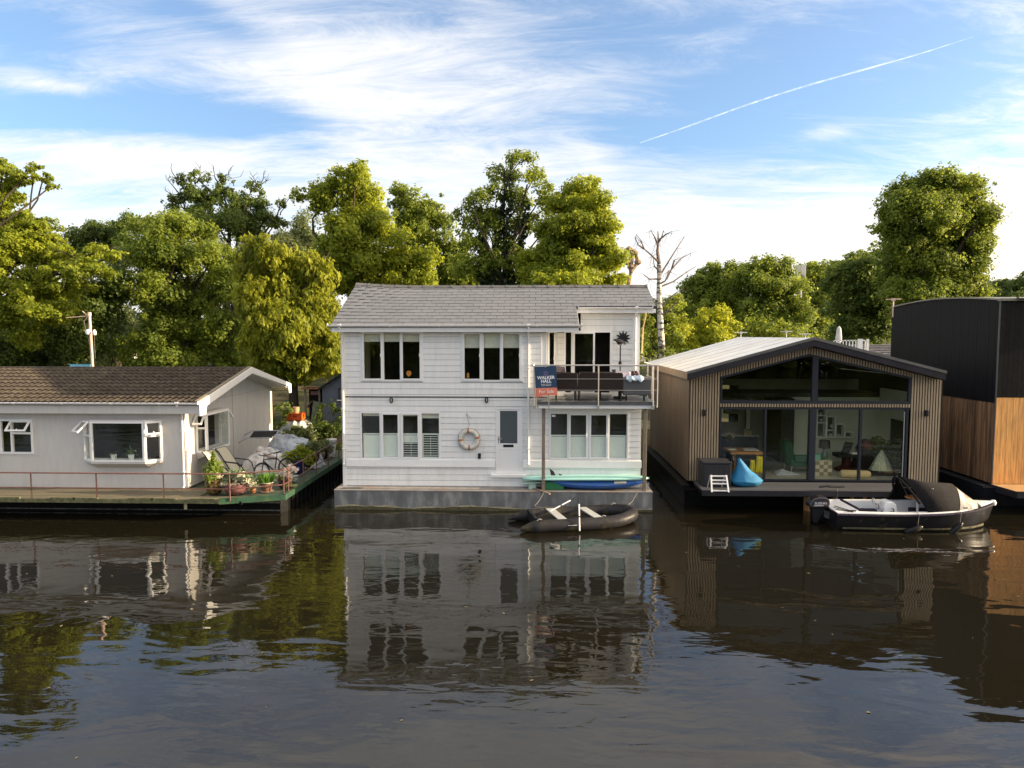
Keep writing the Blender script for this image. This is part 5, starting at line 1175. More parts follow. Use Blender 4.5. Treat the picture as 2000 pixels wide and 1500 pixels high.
q.tube([a_+Vector((-.02, .1, .07)), a_+Vector((.22, -.02, .09)), a_+Vector((.28, -.1, .03))], .02, 6)
single(q, 'mooring_spar', M['post'], a_, 'short weathered wooden spar sticking out over the pontoon edge at the left balcony post', 'spar')
# inflatable dinghy
DZ = .14
M['hypalon'] = mat('dinghy_rubber', (.026, .025, .027), .42, .25, 5, bump=.008, bscale=7, dirt=(.085, .070, .030), dscale=2.2, dthr=(.52, .72))
t = thing('inflatable_dinghy', (1.2, 20.3, 0), 'black inflatable dinghy with two grey seats floating against the concrete pontoon', 'dinghy')
def dpt(px, py, Y, z=None): v = P(px, py, Y); return Vector((v.x, v.y, DZ if z is None else z))
cpath = [(-.42, 19.20, .10), (-.15, 19.27, .15), (.15, 19.33, .17), (.7, 19.43, .18), (1.4, 19.57, .18), (2.0, 19.72, .19), (2.5, 19.95, .22), (2.85, 20.3, .27), (2.92, 20.62, .29), (2.75, 20.9, .28), (2.3, 21.07, .23), (1.7, 21.03, .2), (1.0, 20.90, .18), (.3, 20.72, .18), (-.2, 20.55, .17), (-.5, 20.45, .15), (-.8, 20.36, .10)]
# smooth it
def catmull(pts, sub=4):
    pts = [Vector(p) for p in pts]; out = []
    for i in range(len(pts)-1):
        p0, p1, p2, p3 = pts[max(i-1, 0)], pts[i], pts[i+1], pts[min(i+2, len(pts)-1)]
        for k in range(sub):
            t_ = k/sub; out.append(.5*((2*p1)+(-p0+p2)*t_+(2*p0-5*p1+4*p2-p3)*t_**2+(-p0+3*p1-3*p2+p3)*t_**3))
    out.append(pts[-1]); return out
cpath = [(a, b, c*.80) for a, b, c in cpath]; cp = catmull(cpath); nn_ = len(cp)
rad = [.182*min(1, .12+(min(i, nn_-1-i)/8.0)**.8) for i in range(nn_)]
q = MB(); q.tube(cp, rad, 16); q.obj('tube', M['hypalon'], t, smooth=True)
q = MB(); q.tube([p_+Vector((0, 0, .0)) for p_ in cp[8:-8]], [r+.012 for r in rad[8:-8]], 16, cap=False) if False else None
q = MB()
fl_ = [(.05, 19.5), (2.1, 19.85), (2.7, 20.4), (2.2, 20.95), (-.15, 20.45)]
q.prism([(x, y, .06) for x, y in fl_], (0, 0, .03)); q.obj('floor', M['black'], t)
q = MB(); q.hexa(((.02, 19.40, .05), (.10, 19.40, .05), (-.15, 20.5, .05), (-.23, 20.5, .05), (.02, 19.40, .35), (.10, 19.40, .35), (-.15, 20.5, .35), (-.23, 20.5, .35))); q.obj('transom', M['black'], t)
for (sx, sy, ex_, ey) in ((.80, 19.50, .45, 20.72), (1.85, 19.70, 1.45, 20.90)):
    q = MB(); z = .29; dvv = Vector((ex_-sx, ey-sy, 0)); nv = Vector((.12, .03, 0))
    q.hexa((Vector((sx, sy, z))-nv, Vector((sx, sy, z))+nv, Vector((ex_, ey, z))+nv, Vector((ex_, ey, z))-nv, Vector((sx, sy, z+.03))-nv, Vector((sx, sy, z+.03))+nv, Vector((ex_, ey, z+.03))+nv, Vector((ex_, ey, z+.03))-nv)); q.obj('seat', mat('grey_seat_board', (.42, .43, .42), .5, .1, 8), t)
q = MB(); lp = Vector((.95, 19.30, .18)); dvv = Vector((.26, .052, .0)); up = Vector((-.01, .065, .10))
q.hexa((lp-Vector((0,.004,0)), lp+dvv-Vector((0,.004,0)), lp+dvv, lp, lp+up-Vector((0,.004,0)), lp+dvv+up-Vector((0,.004,0)), lp+dvv+up, lp+up)); lab = q.obj('label_plate', M['upvc'], t)
Tm = Matrix.Translation(lp+dvv*.5+up*.32+Vector((0, -.008, 0))) @ Matrix.Rotation(R(11), 4, 'Z') @ Matrix.Rotation(R(57), 4, 'X')
q = MB(Tm)
for k, (x0, x1_) in enumerate(((-.11, -.05), (-.035, .03), (.04, .11))): q.box(x0, x1_, -.02, .01, .0, .003)
for k in range(6): q.box(-.11+k*.036, -.09+k*.036, .03, .045, .0, .003)
q.obj('label_print', M['black'], t)
q = MB()
for f_ in (.13, .31, .6): 
    i = int(f_*nn_); c_ = cp[i]; q.tube([c_+Vector((-.09, -.07, .19)), c_+Vector((-.03, -.06, .235)), c_+Vector((.05, -.03, .215))], .012, 5)
q.obj('grab_handle', mat('handle_grey', (.3, .3, .3), .5), t)
M['oar'] = mat('oar_white', (.78, .76, .78), .35, .03, 4)
def oar(a, b, label, blade_at_b=True):
    a, b = Vector(a), Vector(b); tt = thing('oar', a, label, 'oar', 'oars of the dinghy'); m1 = a.lerp(b, .40); m2 = a.lerp(b, .44); e1 = a.lerp(b, .80)
    q = MB(); q.tube([a, m1], .020, 8); q.tube([m2, e1], .020, 8); q.obj('shaft', M['oar'], tt, smooth=True)
    q = MB(); q.tube([m1, m2], .028, 8); q.tube([e1, b], .017, 8); q.obj('grip', M['black'], tt, smooth=True)
o1a, o1b = P(1075, 998, 19.75), P(1124, 972, 20.1)
oar(o1a, o1b, 'white oar resting diagonally across the rear seat of the dinghy')
oar(P(1132, 1037, 19.2), P(1130.5, 972, 19.7), 'white oar standing upright at the near side of the dinghy, its end in the water')
q = MB(); a_, b_ = Vector((PX(1062, 21.4, 965), 21.4, ZP)), Vector((.0, 20.6, .42)); q.tube([a_, a_.lerp(b_, .5)-Vector((0, 0, .05)), b_, Vector((.25, 20.4, .35))], .009, 5)
single(q, 'mooring_rope', M['rope'], a_, 'thin dark rope from the wooden spar down to the back of the dinghy', 'rope')
q = MB(); a_, b_ = Vector((PX(1246, 21.7, 952), 21.66, ZP+.03)), Vector((2.85, 20.85, .42)); q.tube([a_, Vector((a_.x-.05, 21.55, ZP-.02)), a_.lerp(b_, .6)-Vector((0, 0, .09)), b_], .009, 5)
single(q, 'mooring_rope', M['rope'], a_, 'thin dark rope from the right balcony post down to the bow of the dinghy', 'rope')
# ------------------------------------------------------------------ balcony furniture
def rattan_sofa(name, x0, x1, y, label, group=None):
    t = thing(name, ((x0+x1)/2, y, floorZ), label, 'sofa', group); z0, z1 = floorZ+.30, floorZ+.87
    q = MB(); n = 26
    def back(zz_, off): return y-.02+(.10*(z1-zz_))+off
    q.hexa(((x0+.02, back(z0, 0), z0), (x1-.02, back(z0, 0), z0), (x1-.02, back(z0, .05), z0), (x0+.02, back(z0, .05), z0), (x0, back(z1, 0), z1), (x1, back(z1, 0), z1), (x1, back(z1, .05), z1), (x0, back(z1, .05), z1)))
    q.obj('backrest', M['rattan'], t)
    q = MB()
    for k in range(int((z1-z0)/.028)): zc = z0+.01+k*.028; q.box(x0+.02, x1-.02, back(zc, -.008), back(zc, 0), zc, zc+.016)
    for k in range(n): xc = x0+.03+(x1-x0-.06)*k/(n-1); q.hexa(((xc, back(z0, -.012), z0), (xc+.012, back(z0, -.012), z0), (xc+.012, back(z0, -.006), z0), (xc, back(z0, -.006), z0), (xc, back(z1, -.012), z1), (xc+.012, back(z1, -.012), z1), (xc+.012, back(z1, -.006), z1), (xc, back(z1, -.006), z1)))
    q.obj('weave', M['rattan'], t, kind='stuff')
    q = MB(); q.tube([(x0, back(z0, 0), z0), (x0-.005, back(z1, 0), z1), (x0+.03, back(z1, .02), z1+.03), (x1-.03, back(z1, .02), z1+.0), (x1, back(z1, 0), z1-.02), (x1, back(z0, 0), z0)], .018, 6); q.obj('edge_rail', M['rattan'], t)
    q = MB(); q.box(x0+.02, x1-.02, y+.07, y+.72, floorZ+.30, floorZ+.40); q.obj('seat', M['rattan'], t)
    for xx in (x0, x1-.06):
        q = MB(); q.box(xx, xx+.06, y+.05, y+.70, floorZ+.42, floorZ+.60); q.obj('armrest', M['rattan'], t)
    for xx in (x0+.03, x1-.03):
        for yy in (y+.04, y+.68):
            q = MB(); q.tube([(xx, yy, floorZ), (xx, yy, floorZ+.32)], .02, 6); q.obj('leg', M['rattan'], t)
    return t
fx = lambda px: PX(px, 21.75, 750)
rattan_sofa('garden_chair', fx(1085), fx(1127), 21.75, 'dark rattan chair seen from behind, partly hidden by the for-sale board')
rattan_sofa('garden_sofa', fx(1131), fx(1216), 21.78, 'long dark rattan sofa seen from behind in the middle of the balcony')
q = MB(); x = fx(1093); q.hexa(((x-.12, 22.2, floorZ+.7), (x+.22, 22.2, floorZ+.7), (x+.22, 22.3, floorZ+.7), (x-.12, 22.3, floorZ+.7), (x-.08, 22.2, floorZ+1.08), (x+.18, 22.25, floorZ+1.05), (x+.18, 22.3, floorZ+1.05), (x-.08, 22.3, floorZ+1.08)))
single(q, 'garden_chair', mat('plum_weave', (.10, .075, .085), .7, .2, 30), (x, 22.2, floorZ+.5), 'plum-grey chair back just showing above the rattan chair beside the for-sale board', 'chair')
s0, s1 = fx(1217), PX(1274, 21.75, 750)
t = thing('garden_sofa', ((s0+s1)/2, 22, floorZ), 'grey upholstered outdoor sofa at the right end of the balcony with towels over it', 'sofa')
q = MB(); q.box(s0, s1, 21.75, 21.92, floorZ+.18, floorZ+.74); bevel(q.obj('backrest', M['greyfab'], t), .04, 3)
q = MB(); q.box(s0+.02, s1-.02, 21.92, 22.6, floorZ+.2, floorZ+.42); bevel(q.obj('seat', M['greyfab'], t), .04, 3)
q = MB(); q.box(s1-.2, s1+.02, 21.95, 23.1, floorZ+.2, floorZ+.70); bevel(q.obj('armrest', M['greyfab'], t), .04, 3)
for xx in (s0+.1, s1-.25):
    q = MB(); q.box(xx, xx+.05, 21.9, 21.95, floorZ, floorZ+.2); q.obj('leg', M['black'], t)
def cloth(name, x0, x1, y, ztop, drop, mt, label, seed=0, fold=.03, cat='towel', depth=.25):
    rnd = random.Random(seed); ph = [rnd.uniform(0, 6) for _ in range(4)]; rows = []
    prof = [(-.06, -drop), (-.05, -drop*.5), (-.04, -.04), (0, .02), (depth*.5, .03), (depth, .0), (depth+.02, -.1)]
    for j, (dy_, dz_) in enumerate(prof):
        rows.append([(x0+(x1-x0)*k/16, y+dy_+fold*math.sin(k*.9+ph[0]+j*.3)*.5, ztop+dz_*(1+.15*math.sin(k*.7+ph[1]))+fold*math.sin(k*1.3+ph[2]+j*.8)*.7) for k in range(17)])
    q = MB(); q.grid(rows); o = single(q, name, mt, ((x0+x1)/2, y, ztop), label, cat, smooth=True)
    m_ = o.modifiers.new('thick', 'SOLIDIFY'); m_.thickness = .012; return o
cloth('towel', fx(1223), fx(1257), 21.72, floorZ+.76, .12, mat('pale_blue_towel', (.52, .64, .74), .9, .06, 20, bump=.004), 'pale blue towel folded over the back of the grey balcony sofa', 2, .04)
cloth('towel', fx(1205), fx(1233), 21.98, floorZ+.86, .12, mat('pink_towel', (.68, .56, .60), .9, .06, 20, bump=.004), 'pale pink towel heaped behind the blue one on the grey sofa', 5, .06)
cloth('blanket', fx(1231), fx(1252), 22.3, floorZ+.86, .10, mat('maroon_blanket', (.12, .06, .065), .9, .3, 20, bump=.004), 'dark maroon patterned blanket behind the towels on the grey sofa', 8, .06, 'blanket')
# patio heater
hx = PX(1211.5, 22.7, 700); hz = PZ(666, 22.7, 1208)
t = thing('patio_heater', (hx, 22.7, floorZ), 'black standing patio heater with a tilted dish, in front of the balcony wall', 'heater')
q = MB(); q.tube([(hx, 22.7, floorZ+.04), (hx, 22.7, hz-.12)], .022, 8); q.lathe((hx, 22.7, PZ(708, 22.7, 1211)-.1), [(.02, 0), (.055, .02), (.055, .12), (.02, .15)], 10); q.obj('pole', M['black'], t, smooth=True)
q = MB(); q.lathe((hx, 22.7, floorZ), [(.0, .0), (.22, .0), (.22, .05), (.03, .08)], 18); q.obj('base', M['black'], t, smooth=True)
q = MB(Matrix.Translation((hx-.04, 22.66, hz)) @ Matrix.Rotation(R(14), 4, 'Y') @ Matrix.Rotation(R(10), 4, 'X')); q.lathe((0, 0, 0), [(.0, .05), (.12, .045), (.215, .0), (.205, -.015), (.1, -.05), (.03, -.12), (0, -.12)], 22); q.obj('dish', M['black'], t, smooth=True)
# sun wall ornament
c = P(1217, 660, YB-.04); t = thing('wall_ornament', c, 'dark metal sunburst ornament on the boards above the patio heater', 'ornament')
q = MB(); q.tube([c+Vector((0, -.015, 0)), c+Vector((0, .015, 0))], .13, 24)
q.obj('disc', M['black'], t)
for k in range(22):
    a = 2*math.pi*k/22; d = Vector((math.cos(a), 0, math.sin(a))); s_ = Vector((-math.sin(a), 0, math.cos(a))); tw = .035*(1 if k % 2 else -1)
    q = MB(); q.prism([c+d*.125-s_*.020, c+d*.19-s_*.012+s_*tw*.5, c+d*.255+s_*tw, c+d*.19+s_*.018+s_*tw*.5, c+d*.125+s_*.020], (0, .008, 0)); q.obj('ray', M['black'], t)
c = P(1199.5, 724, 22.3); q = MB(); q.lathe((c.x, 22.3, c.z-.05), [(.05, 0), (.085, .09), (.075, .09), (.045, .01), (0, .01)], 14)
single(q, 'bowl', M['greyfab'], c, 'small dark grey bowl or planter above the rattan sofa', 'bowl', smooth=True)
q = MB(); q.box(c.x-.5, c.x+.25, 22.15, 22.75, c.z-.09, c.z-.055)
for xx in (c.x-.46, c.x+.19):
    for yy in (22.18, 22.68): q.box(xx, xx+.04, yy, yy+.04, floorZ, c.z-.09)
single(q, 'garden_table', M['black'], c, 'dark garden table between the balcony sofas, under the bowl', 'table')
c = P(1061, 669, YB-.3); q = MB(); q.lathe((bx+.1, YW+.12, c.z-.09), [(.0, 0), (.03, .02), (.055, .12), (.05, .2), (.03, .24), (0, .25)], 12)
single(q, 'hanging_lantern', mat('amber_lantern', (.75, .30, .06), .5, .2, 10), (bx+.1, YW+.12, c.z), 'small orange lantern in the balcony recess beside the sunlit casement', 'lantern', smooth=True)
# estate agent's board
c = P(1066.5, 744, BY-.10); wS, hS = (PX(1088, BY-.1, 744)-PX(1045, BY-.1, 744)), None
Ts = Matrix.Translation(c) @ Matrix.Rotation(R(-2.2), 4, 'Y') @ FRONT     # local: x right, y up, z out
def SB(): return MB(Ts)
zt1 = (c.z-PZ(714.5, BY-.1, 1066)); up1 = PZ(715.5, BY-.1, 1066)-c.z; dn = PZ(757.5, BY-.1, 1066)-c.z; dn2 = PZ(772, BY-.1, 1066)-c.z
w2_ = .335
t = thing('for_sale_board', c, 'navy estate agent board with a coral For Sale strip fixed to the balcony railing', 'sign')
SB().box(-w2_, w2_, dn, up1, -.008, .008).obj('panel', mat('navy_board', (.018, .050, .115), .45, .12, 3), t)
q = SB(); q.hexa(((-w2_, dn2, -.008), (w2_+.0, dn2-.01, -.008), (w2_+.0, dn-.004, -.008), (-w2_, dn-.004, -.008), (-w2_, dn2, .010), (w2_+.0, dn2-.01, .010), (w2_+.0, dn-.004, .010), (-w2_, dn-.004, .010))); q.box(-w2_, -w2_+.18, dn2-.05, dn2, -.006, .006); q.obj('for_sale_strip', mat('coral_board', (.72, .21, .13), .5, .08, 3), t)
M['lettering'] = mat('white_lettering', (.85, .85, .85), .5, .01, 1); M['lilac'] = mat('lilac_print', (.22, .16, .36), .5, .05, 3)
def T_(x, y): return Ts @ Matrix.Translation((x, y, .0095))
textobj('lettering', 'WALKER', .135, T_(.0, .10), M['lettering'], t, offset=.0035); textobj('lettering', 'HALL', .135, T_(.0, -.01), M['lettering'], t, offset=.0035)
textobj('lettering', '@walkerhall.co.uk', .043, T_(.0, -.10), M['lettering'], t); textobj('lettering', '01932 188 8779', .045, T_(.0, -.147), M['lettering'], t)
textobj('lettering', 'For Sale', .145, Ts @ Matrix.Translation((.0, (dn+dn2)/2-.0, .0115)), M['lettering'], t)
q = MB(Ts @ Matrix.Translation((0, .235, .009)))
for k in range(6):
    a = k*math.pi/3+math.pi/6
    for a2 in (a, ):
        p0, p1 = Vector((math.cos(a)*.07, math.sin(a)*.07, 0)), Vector((math.cos(a+2*math.pi/3)*.07, math.sin(a+2*math.pi/3)*.07, 0)); dd = (p1-p0).normalized(); s_ = Vector((-dd.y, dd.x, 0))*.006
        q.poly((p0-s_, p1-s_, p1+s_, p0+s_))
    q.poly([Vector((math.cos(a)*.075, math.sin(a)*.075, .0005))+Vector((math.cos(b)*.010, math.sin(b)*.010, 0)) for b in np.linspace(0, 2*math.pi, 7)[:-1]])
q.obj('emblem', M['lilac'], t)
q = SB(); q.box(-.03, .03, up1-.02, up1+.05, -.03, .013); q.box(.06-.02, .06+.02, dn2-.42, dn2-.0, -.03, -.008); q.obj('batten', M['steel'], t)
# ================================================================== things on the left boat
def deckp(px, py, z=ZD):        # point of the deck seen at this pixel
    r = ray(px, py); k = (z-CAMZ)/r.z; return Vector((0, 0, CAMZ))+r*k
def pot(name, c, r, h, prof, mt, label, foliage=None, saucer=False, cat='plant pot', group=None, rim=None):
    t = thing(name, c, label, cat, group); c = Vector(c); q = MB()
    q.lathe(c, [(r*a, h*b) for a, b in prof]+[(r*prof[-1][0]*.88, h*.92), (0, h*.90)], 18); q.obj('pot', mt, t, smooth=True)
    if rim: q = MB(); q.lathe(c, [(r*1.02, h*.93), (r*1.10, h*.95), (r*1.10, h*1.0), (r*.95, h*1.01)], 18); q.obj('rim', rim, t, smooth=True)
    if saucer: q = MB(); q.lathe(c, [(0, .0), (r*1.0, 0), (r*1.15, .025), (r*1.0, .02), (0, .015)], 18); q.obj('saucer', mat('clay_saucer', (.35, .28, .2), .7), t, smooth=True)
    if foliage: foliage(t, c+Vector((0, 0, h)))
    return t
def leaves_on(t, name, lobes, leaf, pal, dens=1., **k):
    pts, nn = clump_points(lobes, leaf, .72, 12, dens, **k); off = np.array(origin_of(t)); me = leaf_mesh(name, pts-off, nn, leaf, pal if not isinstance(pal, str) else LM[pal]); o = bpy.data.objects.new(name, me); C.objects.link(o); o.parent = t; return o
M['glazed'] = mat('brown_glazed_pot', (.075, .045, .02), .35, .5, 14, dirt=(.28, .19, .05), dscale=9, dthr=(.5, .56))
M['terra'] = mat('painted_terracotta', (.16, .075, .05), .5, .4, 16, dirt=(.35, .25, .18), dscale=12, dthr=(.56, .6))
M['copper'] = mat('copper_pot', (.45, .20, .10), .3, .2, 8, metal=.5)
M['mauve'] = mat('mauve_bowl', (.17, .075, .075), .4, .2, 5)
M['cobalt'] = mat('cobalt_pot', (.012, .02, .085), .25, .2, 5)
M['teal'] = mat('pale_teal_pot', (.30, .40, .37), .4, .2, 9)
flower = leafmat('cream_flower', (.40, .36, .24), (.72, .66, .50), .3); wflower = leafmat('white_flower', (.60, .52, .46), (.82, .74, .68), .3); conif = leafmat('young_conifer', (.09, .14, .02), (.20, .27, .04), .35); greyleaf = leafmat('grey_green_leaf', (.12, .17, .09), (.26, .32, .18), .35)
bulge = [(.55, 0), (.72, .06), (1, .45), (.98, .8), (1.0, 1)]; taper = [(.68, 0), (.72, .04), (.98, .92), (1.0, 1)]; bowl = [(.35, 0), (.7, .12), (1, .62), (1.04, 1)]
def fol_con(t, c): 
    leaves_on(t, 'foliage', [(c.x, c.y, c.z+.08, .26, .26, .14), (c.x, c.y, c.z+.22, .23, .23, .15), (c.x, c.y, c.z+.36, .18, .18, .15), (c.x, c.y, c.z+.50, .13, .13, .14), (c.x, c.y, c.z+.64, .08, .08, .12), (c.x, c.y, c.z+.75, .04, .04, .1)], .045, conif, 1.3)
pot('potted_conifer', deckp(419, 964), .27, .46, bulge, M['glazed'], 'small pointed conifer in a large brown and ochre glazed pot at the wall corner', fol_con, rim=M['glazed'])
def fol_fl(t, c):
    leaves_on(t, 'foliage', [(c.x+dx_, c.y+.1, c.z+dz_, .18, .2, .14) for dx_, dz_ in ((-.3, .02), (0, .12), (.25, .18), (.45, .02), (-.05, .28))], .05, greyleaf, .8)
    leaves_on(t, 'flowers', [(c.x+dx_, c.y-.12, c.z+dz_, .12, .1, .08) for dx_, dz_ in ((-.38, .0), (-.15, -.08), (.05, .05), (.35, .12), (.2, .3), (-.45, .25), (.55, .02))], .045, flower, .35)
pot('flower_bowl', deckp(461, 965), .38, .34, bowl, M['mauve'], 'wide mauve bowl full of cream flowers with grey-green leaves', fol_fl)
pot('copper_pot', deckp(494, 963), .10, .15, bulge, M['copper'], 'little shiny copper pot standing beside the mauve flower bowl')
def grass(q, c, n, r, h, seed=0):
    rnd = random.Random(seed)
    for _ in range(n):
        a, rr = rnd.uniform(0, 6.28), r*math.sqrt(rnd.random()); b = Vector(c)+Vector((math.cos(a)*rr, math.sin(a)*rr, 0)); hh = h*rnd.uniform(.6, 1.1); le = Vector((math.cos(a)*rr*.9+rnd.uniform(-.05, .05), math.sin(a)*rr*.9, hh)); s_ = Vector((-math.sin(a+1), math.cos(a+1), 0))*.006
        i = [q.vert(b-s_), q.vert(b+s_), q.vert(b+le*.6+s_), q.vert(b+le*.6-s_), q.vert(b+le)]; q.face((i[0], i[1], i[2], i[3])); q.face((i[3], i[2], i[4]))
M['grassy'] = mat('chive_green', (.10, .22, .025), .5, .35, 20)
def fol_gr(t, c): q = MB(); grass(q, c-Vector((0, 0, .04)), 420, .18, .38, 4); q.obj('foliage', M['grassy'], t)
pot('potted_grass', deckp(521, 960), .19, .30, taper, M['terra'], 'upright green grass in a patterned brown pot on a saucer', fol_gr, saucer=True, rim=mat('pale_rim', (.50, .47, .36), .5))
def fol_wh(t, c): leaves_on(t, 'flowers', [(c.x+dx_, c.y, c.z+dz_, .12, .1, .09) for dx_, dz_ in ((-.2, .05), (0, .12), (.2, .1), (.1, .2))], .05, wflower, .4); leaves_on(t, 'foliage', [(c.x, c.y, c.z+.03, .2, .15, .1)], .05, 'mid', .5)
pot('flower_pot', deckp(553, 952), .16, .30, taper, mat('plum_pot', (.075, .035, .04), .4, .2, 6), 'dark plum pot of orange-white flowers beside the rail corner', fol_wh)
pot('flower_pot', deckp(563.5, 949), .12, .42, [(.8, 0), (.82, .02), (1, .6), (.95, 1)], mat('amber_pot', (.42, .24, .07), .45, .4, 16), 'tall amber patterned pot with white flowers at the deck corner', fol_wh)
pot('small_pot', deckp(575, 941), .13, .21, bulge, M['teal'], 'small pale teal glazed pot with a rim, in front of the cobalt pot', rim=M['teal'])
def fol_y(t, c): leaves_on(t, 'foliage', [(c.x+dx_, c.y, c.z+dz_, .24, .2, .15) for dx_, dz_ in ((-.25, .12), (.15, .15), (0, .32), (-.4, .0), (.4, .05))], .06, 'yel', .7)
pot('potted_shrub', deckp(583, 925), .27, .5, taper, M['cobalt'], 'dark cobalt pot with a yellow-green feathery shrub', fol_y)
def fol_b(t, c): leaves_on(t, 'foliage', [(c.x+dx_, c.y, c.z+dz_, .25, .22, .16) for dx_, dz_ in ((-.2, .1), (.15, .1), (0, .3))], .06, 'sage', .5)
pot('planter', deckp(606, 912), .36, .50, [(.78, 0), (.82, .05), (1, 1)], mat('maroon_pot', (.06, .02, .018), .35, .2, 5), 'big dark maroon tub on a pale saucer along the green deck edge', fol_b, saucer=True)
pot('planter', deckp(613, 900), .42, .30, [(.82, 0), (1, .6), (1.06, 1)], mat('clay_tub', (.30, .20, .15), .6, .2, 7), 'broad clay tub with a rolled rim behind the maroon tub', fol_b)
c = deckp(645, 892)
t = thing('bucket_stack', c, 'stack of white buckets beside the green rail near the back of the deck', 'bucket')
for k in range(2): q = MB(); q.lathe(c+Vector((.05*k, .04, k*.36)), [(.16, 0), (.21, .34), (.225, .35), (.2, .36), (0, .33)], 16); q.obj('bucket', M['potwhite'], t, smooth=True)
c = deckp(631, 895); pot('planter', c, .22, .3, taper, M['black'], 'black pot with dry stems in front of the white buckets', fol_b)
c = deckp(569, 953); q = MB(); q.box(c.x-.16, c.x+.18, c.y-.12, c.y+.12, ZD+.07, ZD+.10); [q.box(c.x+sx, c.x+sx+.03, c.y-.11, c.y+.11, ZD, ZD+.07) for sx in (-.14, .13)]
single(q, 'low_stool', mat('mossy_wood', (.25, .24, .09), .8, .3, 8), c, 'low mossy wooden stool at the deck corner under the amber pot', 'stool')
# deck chairs: reclining, cream sling on a black frame
M['sling'] = mat('cream_sling', (.46, .43, .33), .8, .08, 30, bump=.002, bscale=150)
def sling_chair(c, rz, label, group):
    T = Matrix.Translation(c) @ Matrix.Rotation(rz, 4, 'Z')           # local +x = forward (feet)
    t = thing('sling_chair', c, label, 'chair', group)
    ww = .28
    def prof(): return [(-.62, 1.12), (-.50, 1.02), (-.12, .46), (0, .40), (.42, .44)]
    q = MB(T); q.grid([[(x, y, z) for y in (-ww, ww)] for x, z in prof()]); o = q.obj('sling', M['sling'], t, smooth=False); m_ = o.modifiers.new('thick', 'SOLIDIFY'); m_.thickness = .012
    for s in (-1, 1):
        q = MB(T); q.tube([(x, s*ww, z) for x, z in prof()], .018, 6); q.tube([(.42, s*ww, .44), (.50, s*ww, 0)], .016, 6); q.tube([(-.1, s*ww, .45), (-.35, s*ww, 0)], .016, 6)
        q.tube([(-.28, s*(ww+.04), .72), (-.1, s*(ww+.05), .70), (.22, s*(ww+.05), .68), (.34, s*(ww+.04), .58), (.40, s*ww, .44)], .018, 6); q.obj('side_frame', M['black'], t, smooth=True)
    q = MB(T); q.tube([(-.62, -ww, 1.12), (-.62, ww, 1.12)], .018, 6); q.obj('top_bar', M['black'], t)
    return t
c0 = deckp(446, 938); c1 = deckp(464, 930)
sling_chair((XG+1.0, 22.05, ZD), R(-12), 'reclining cream sling chair nearest the bay window of the grey boat', 'sling chairs on the left deck')
sling_chair((XG+1.12, 22.75, ZD), R(-8), 'reclining cream sling chair further back, beside the plastic-covered heap', 'sling chairs on the left deck')
# plastic-covered heap
def mound(name, cx, cy, z0, rx, ry, h, mt, label, seed=0, flat=2.5, cat='cover', nz_=.06, drape=1):
    rnd = np.random.default_rng(seed); q = MB(); n = 30; rows = []
    ph = rnd.uniform(0, 6, 8)
    for j in range(n+1):
        row = []
        for i in range(41):
            a = 2*math.pi*i/40; s = j/n
            fold = 1+.10*drape*math.sin(a*7+ph[0])*(s**1.5)+.05*drape*math.sin(a*15+ph[1])*(s**3)
            rr = s*fold; z = h*(1-s**flat)*(1+nz_*math.sin(a*3+ph[2]+s*4)+nz_*.7*math.sin(a*5+s*7+ph[3]))
            row.append((cx+rx*rr*math.cos(a), cy+ry*rr*math.sin(a), z0+max(0, z)))
        rows.append(row)
    q.grid(rows); o = single(q, name, mt, (cx, cy, z0), label, cat, smooth=False)
    tx_ = bpy.data.textures.new(name+'_folds', 'CLOUDS'); tx_.noise_scale = .85; tx_.noise_basis = 'VORONOI_F2_F1'; md = o.modifiers.new('folds', 'DISPLACE'); md.texture = tx_; md.strength = -.34*h; md.mid_level = .35
    return o
M['sheet'] = mat('translucent_sheet', (.66, .62, .59), .35, .10, 4, bump=.02, bscale=5)
M['tarp'] = mat('grey_blue_tarp', (.50, .52, .56), .4, .08, 3, bump=.02, bscale=4)
c = deckp(497, 925); mound('plastic_cover', XG+1.62, 24.0, ZD, .92, .80, .86, M['sheet'], 'milky plastic sheet draped over a heap on the left deck', 3, 3.2)
mound('tarpaulin', XG+1.9, 25.6, ZD, 1.30, .95, 1.12, M['tarp'], 'pale grey-blue tarpaulin covering the tall heap behind the bicycle', 5, 2.6)
# folded lounger on top
c = Vector((XG+1.25, 24.62, ZD+1.27)); t = thing('folded_lounger', c, 'folded black and grey lounger lying on top of the covered heap', 'lounger')
T = Matrix.Translation(c) @ Matrix.Rotation(R(8), 4, 'Z') @ Matrix.Rotation(R(14), 4, 'X')
q = MB(T); q.box(-.38, .40, -.30, .32, .03, .05); q.obj('mesh_panel', M['black'], t)
for s in (-.34, .36): q = MB(T); q.tube([(-.75, s, -.12), (-.45, s, .05), (.5, s, .05), (.62, s, -.02)], .022, 8); q.obj('frame_tube', mat('grey_tube', (.35, .36, .38), .35, .05, 4), t, smooth=True)
q = MB(T); [q.tube([(x, -.34, z), (x, .36, z)], .02, 6) for x, z in ((-.75, -.12), (-.45, .05), (.5, .05), (.62, -.02))]; q.obj('cross_tube', _mats['grey_tube'], t, smooth=True)
q = MB(); q.tube([(XG+1.3, 24.0, ZD+.80), (XG+2.2, 23.35, ZD+.66)], .06, 8); single(q, 'rolled_mat', mat('pinkish_roll', (.42, .33, .28), .8), (XG+1.6, 23.6, ZD+.9), 'pinkish rolled mat poking out over the plastic sheet behind the bicycle', 'mat')
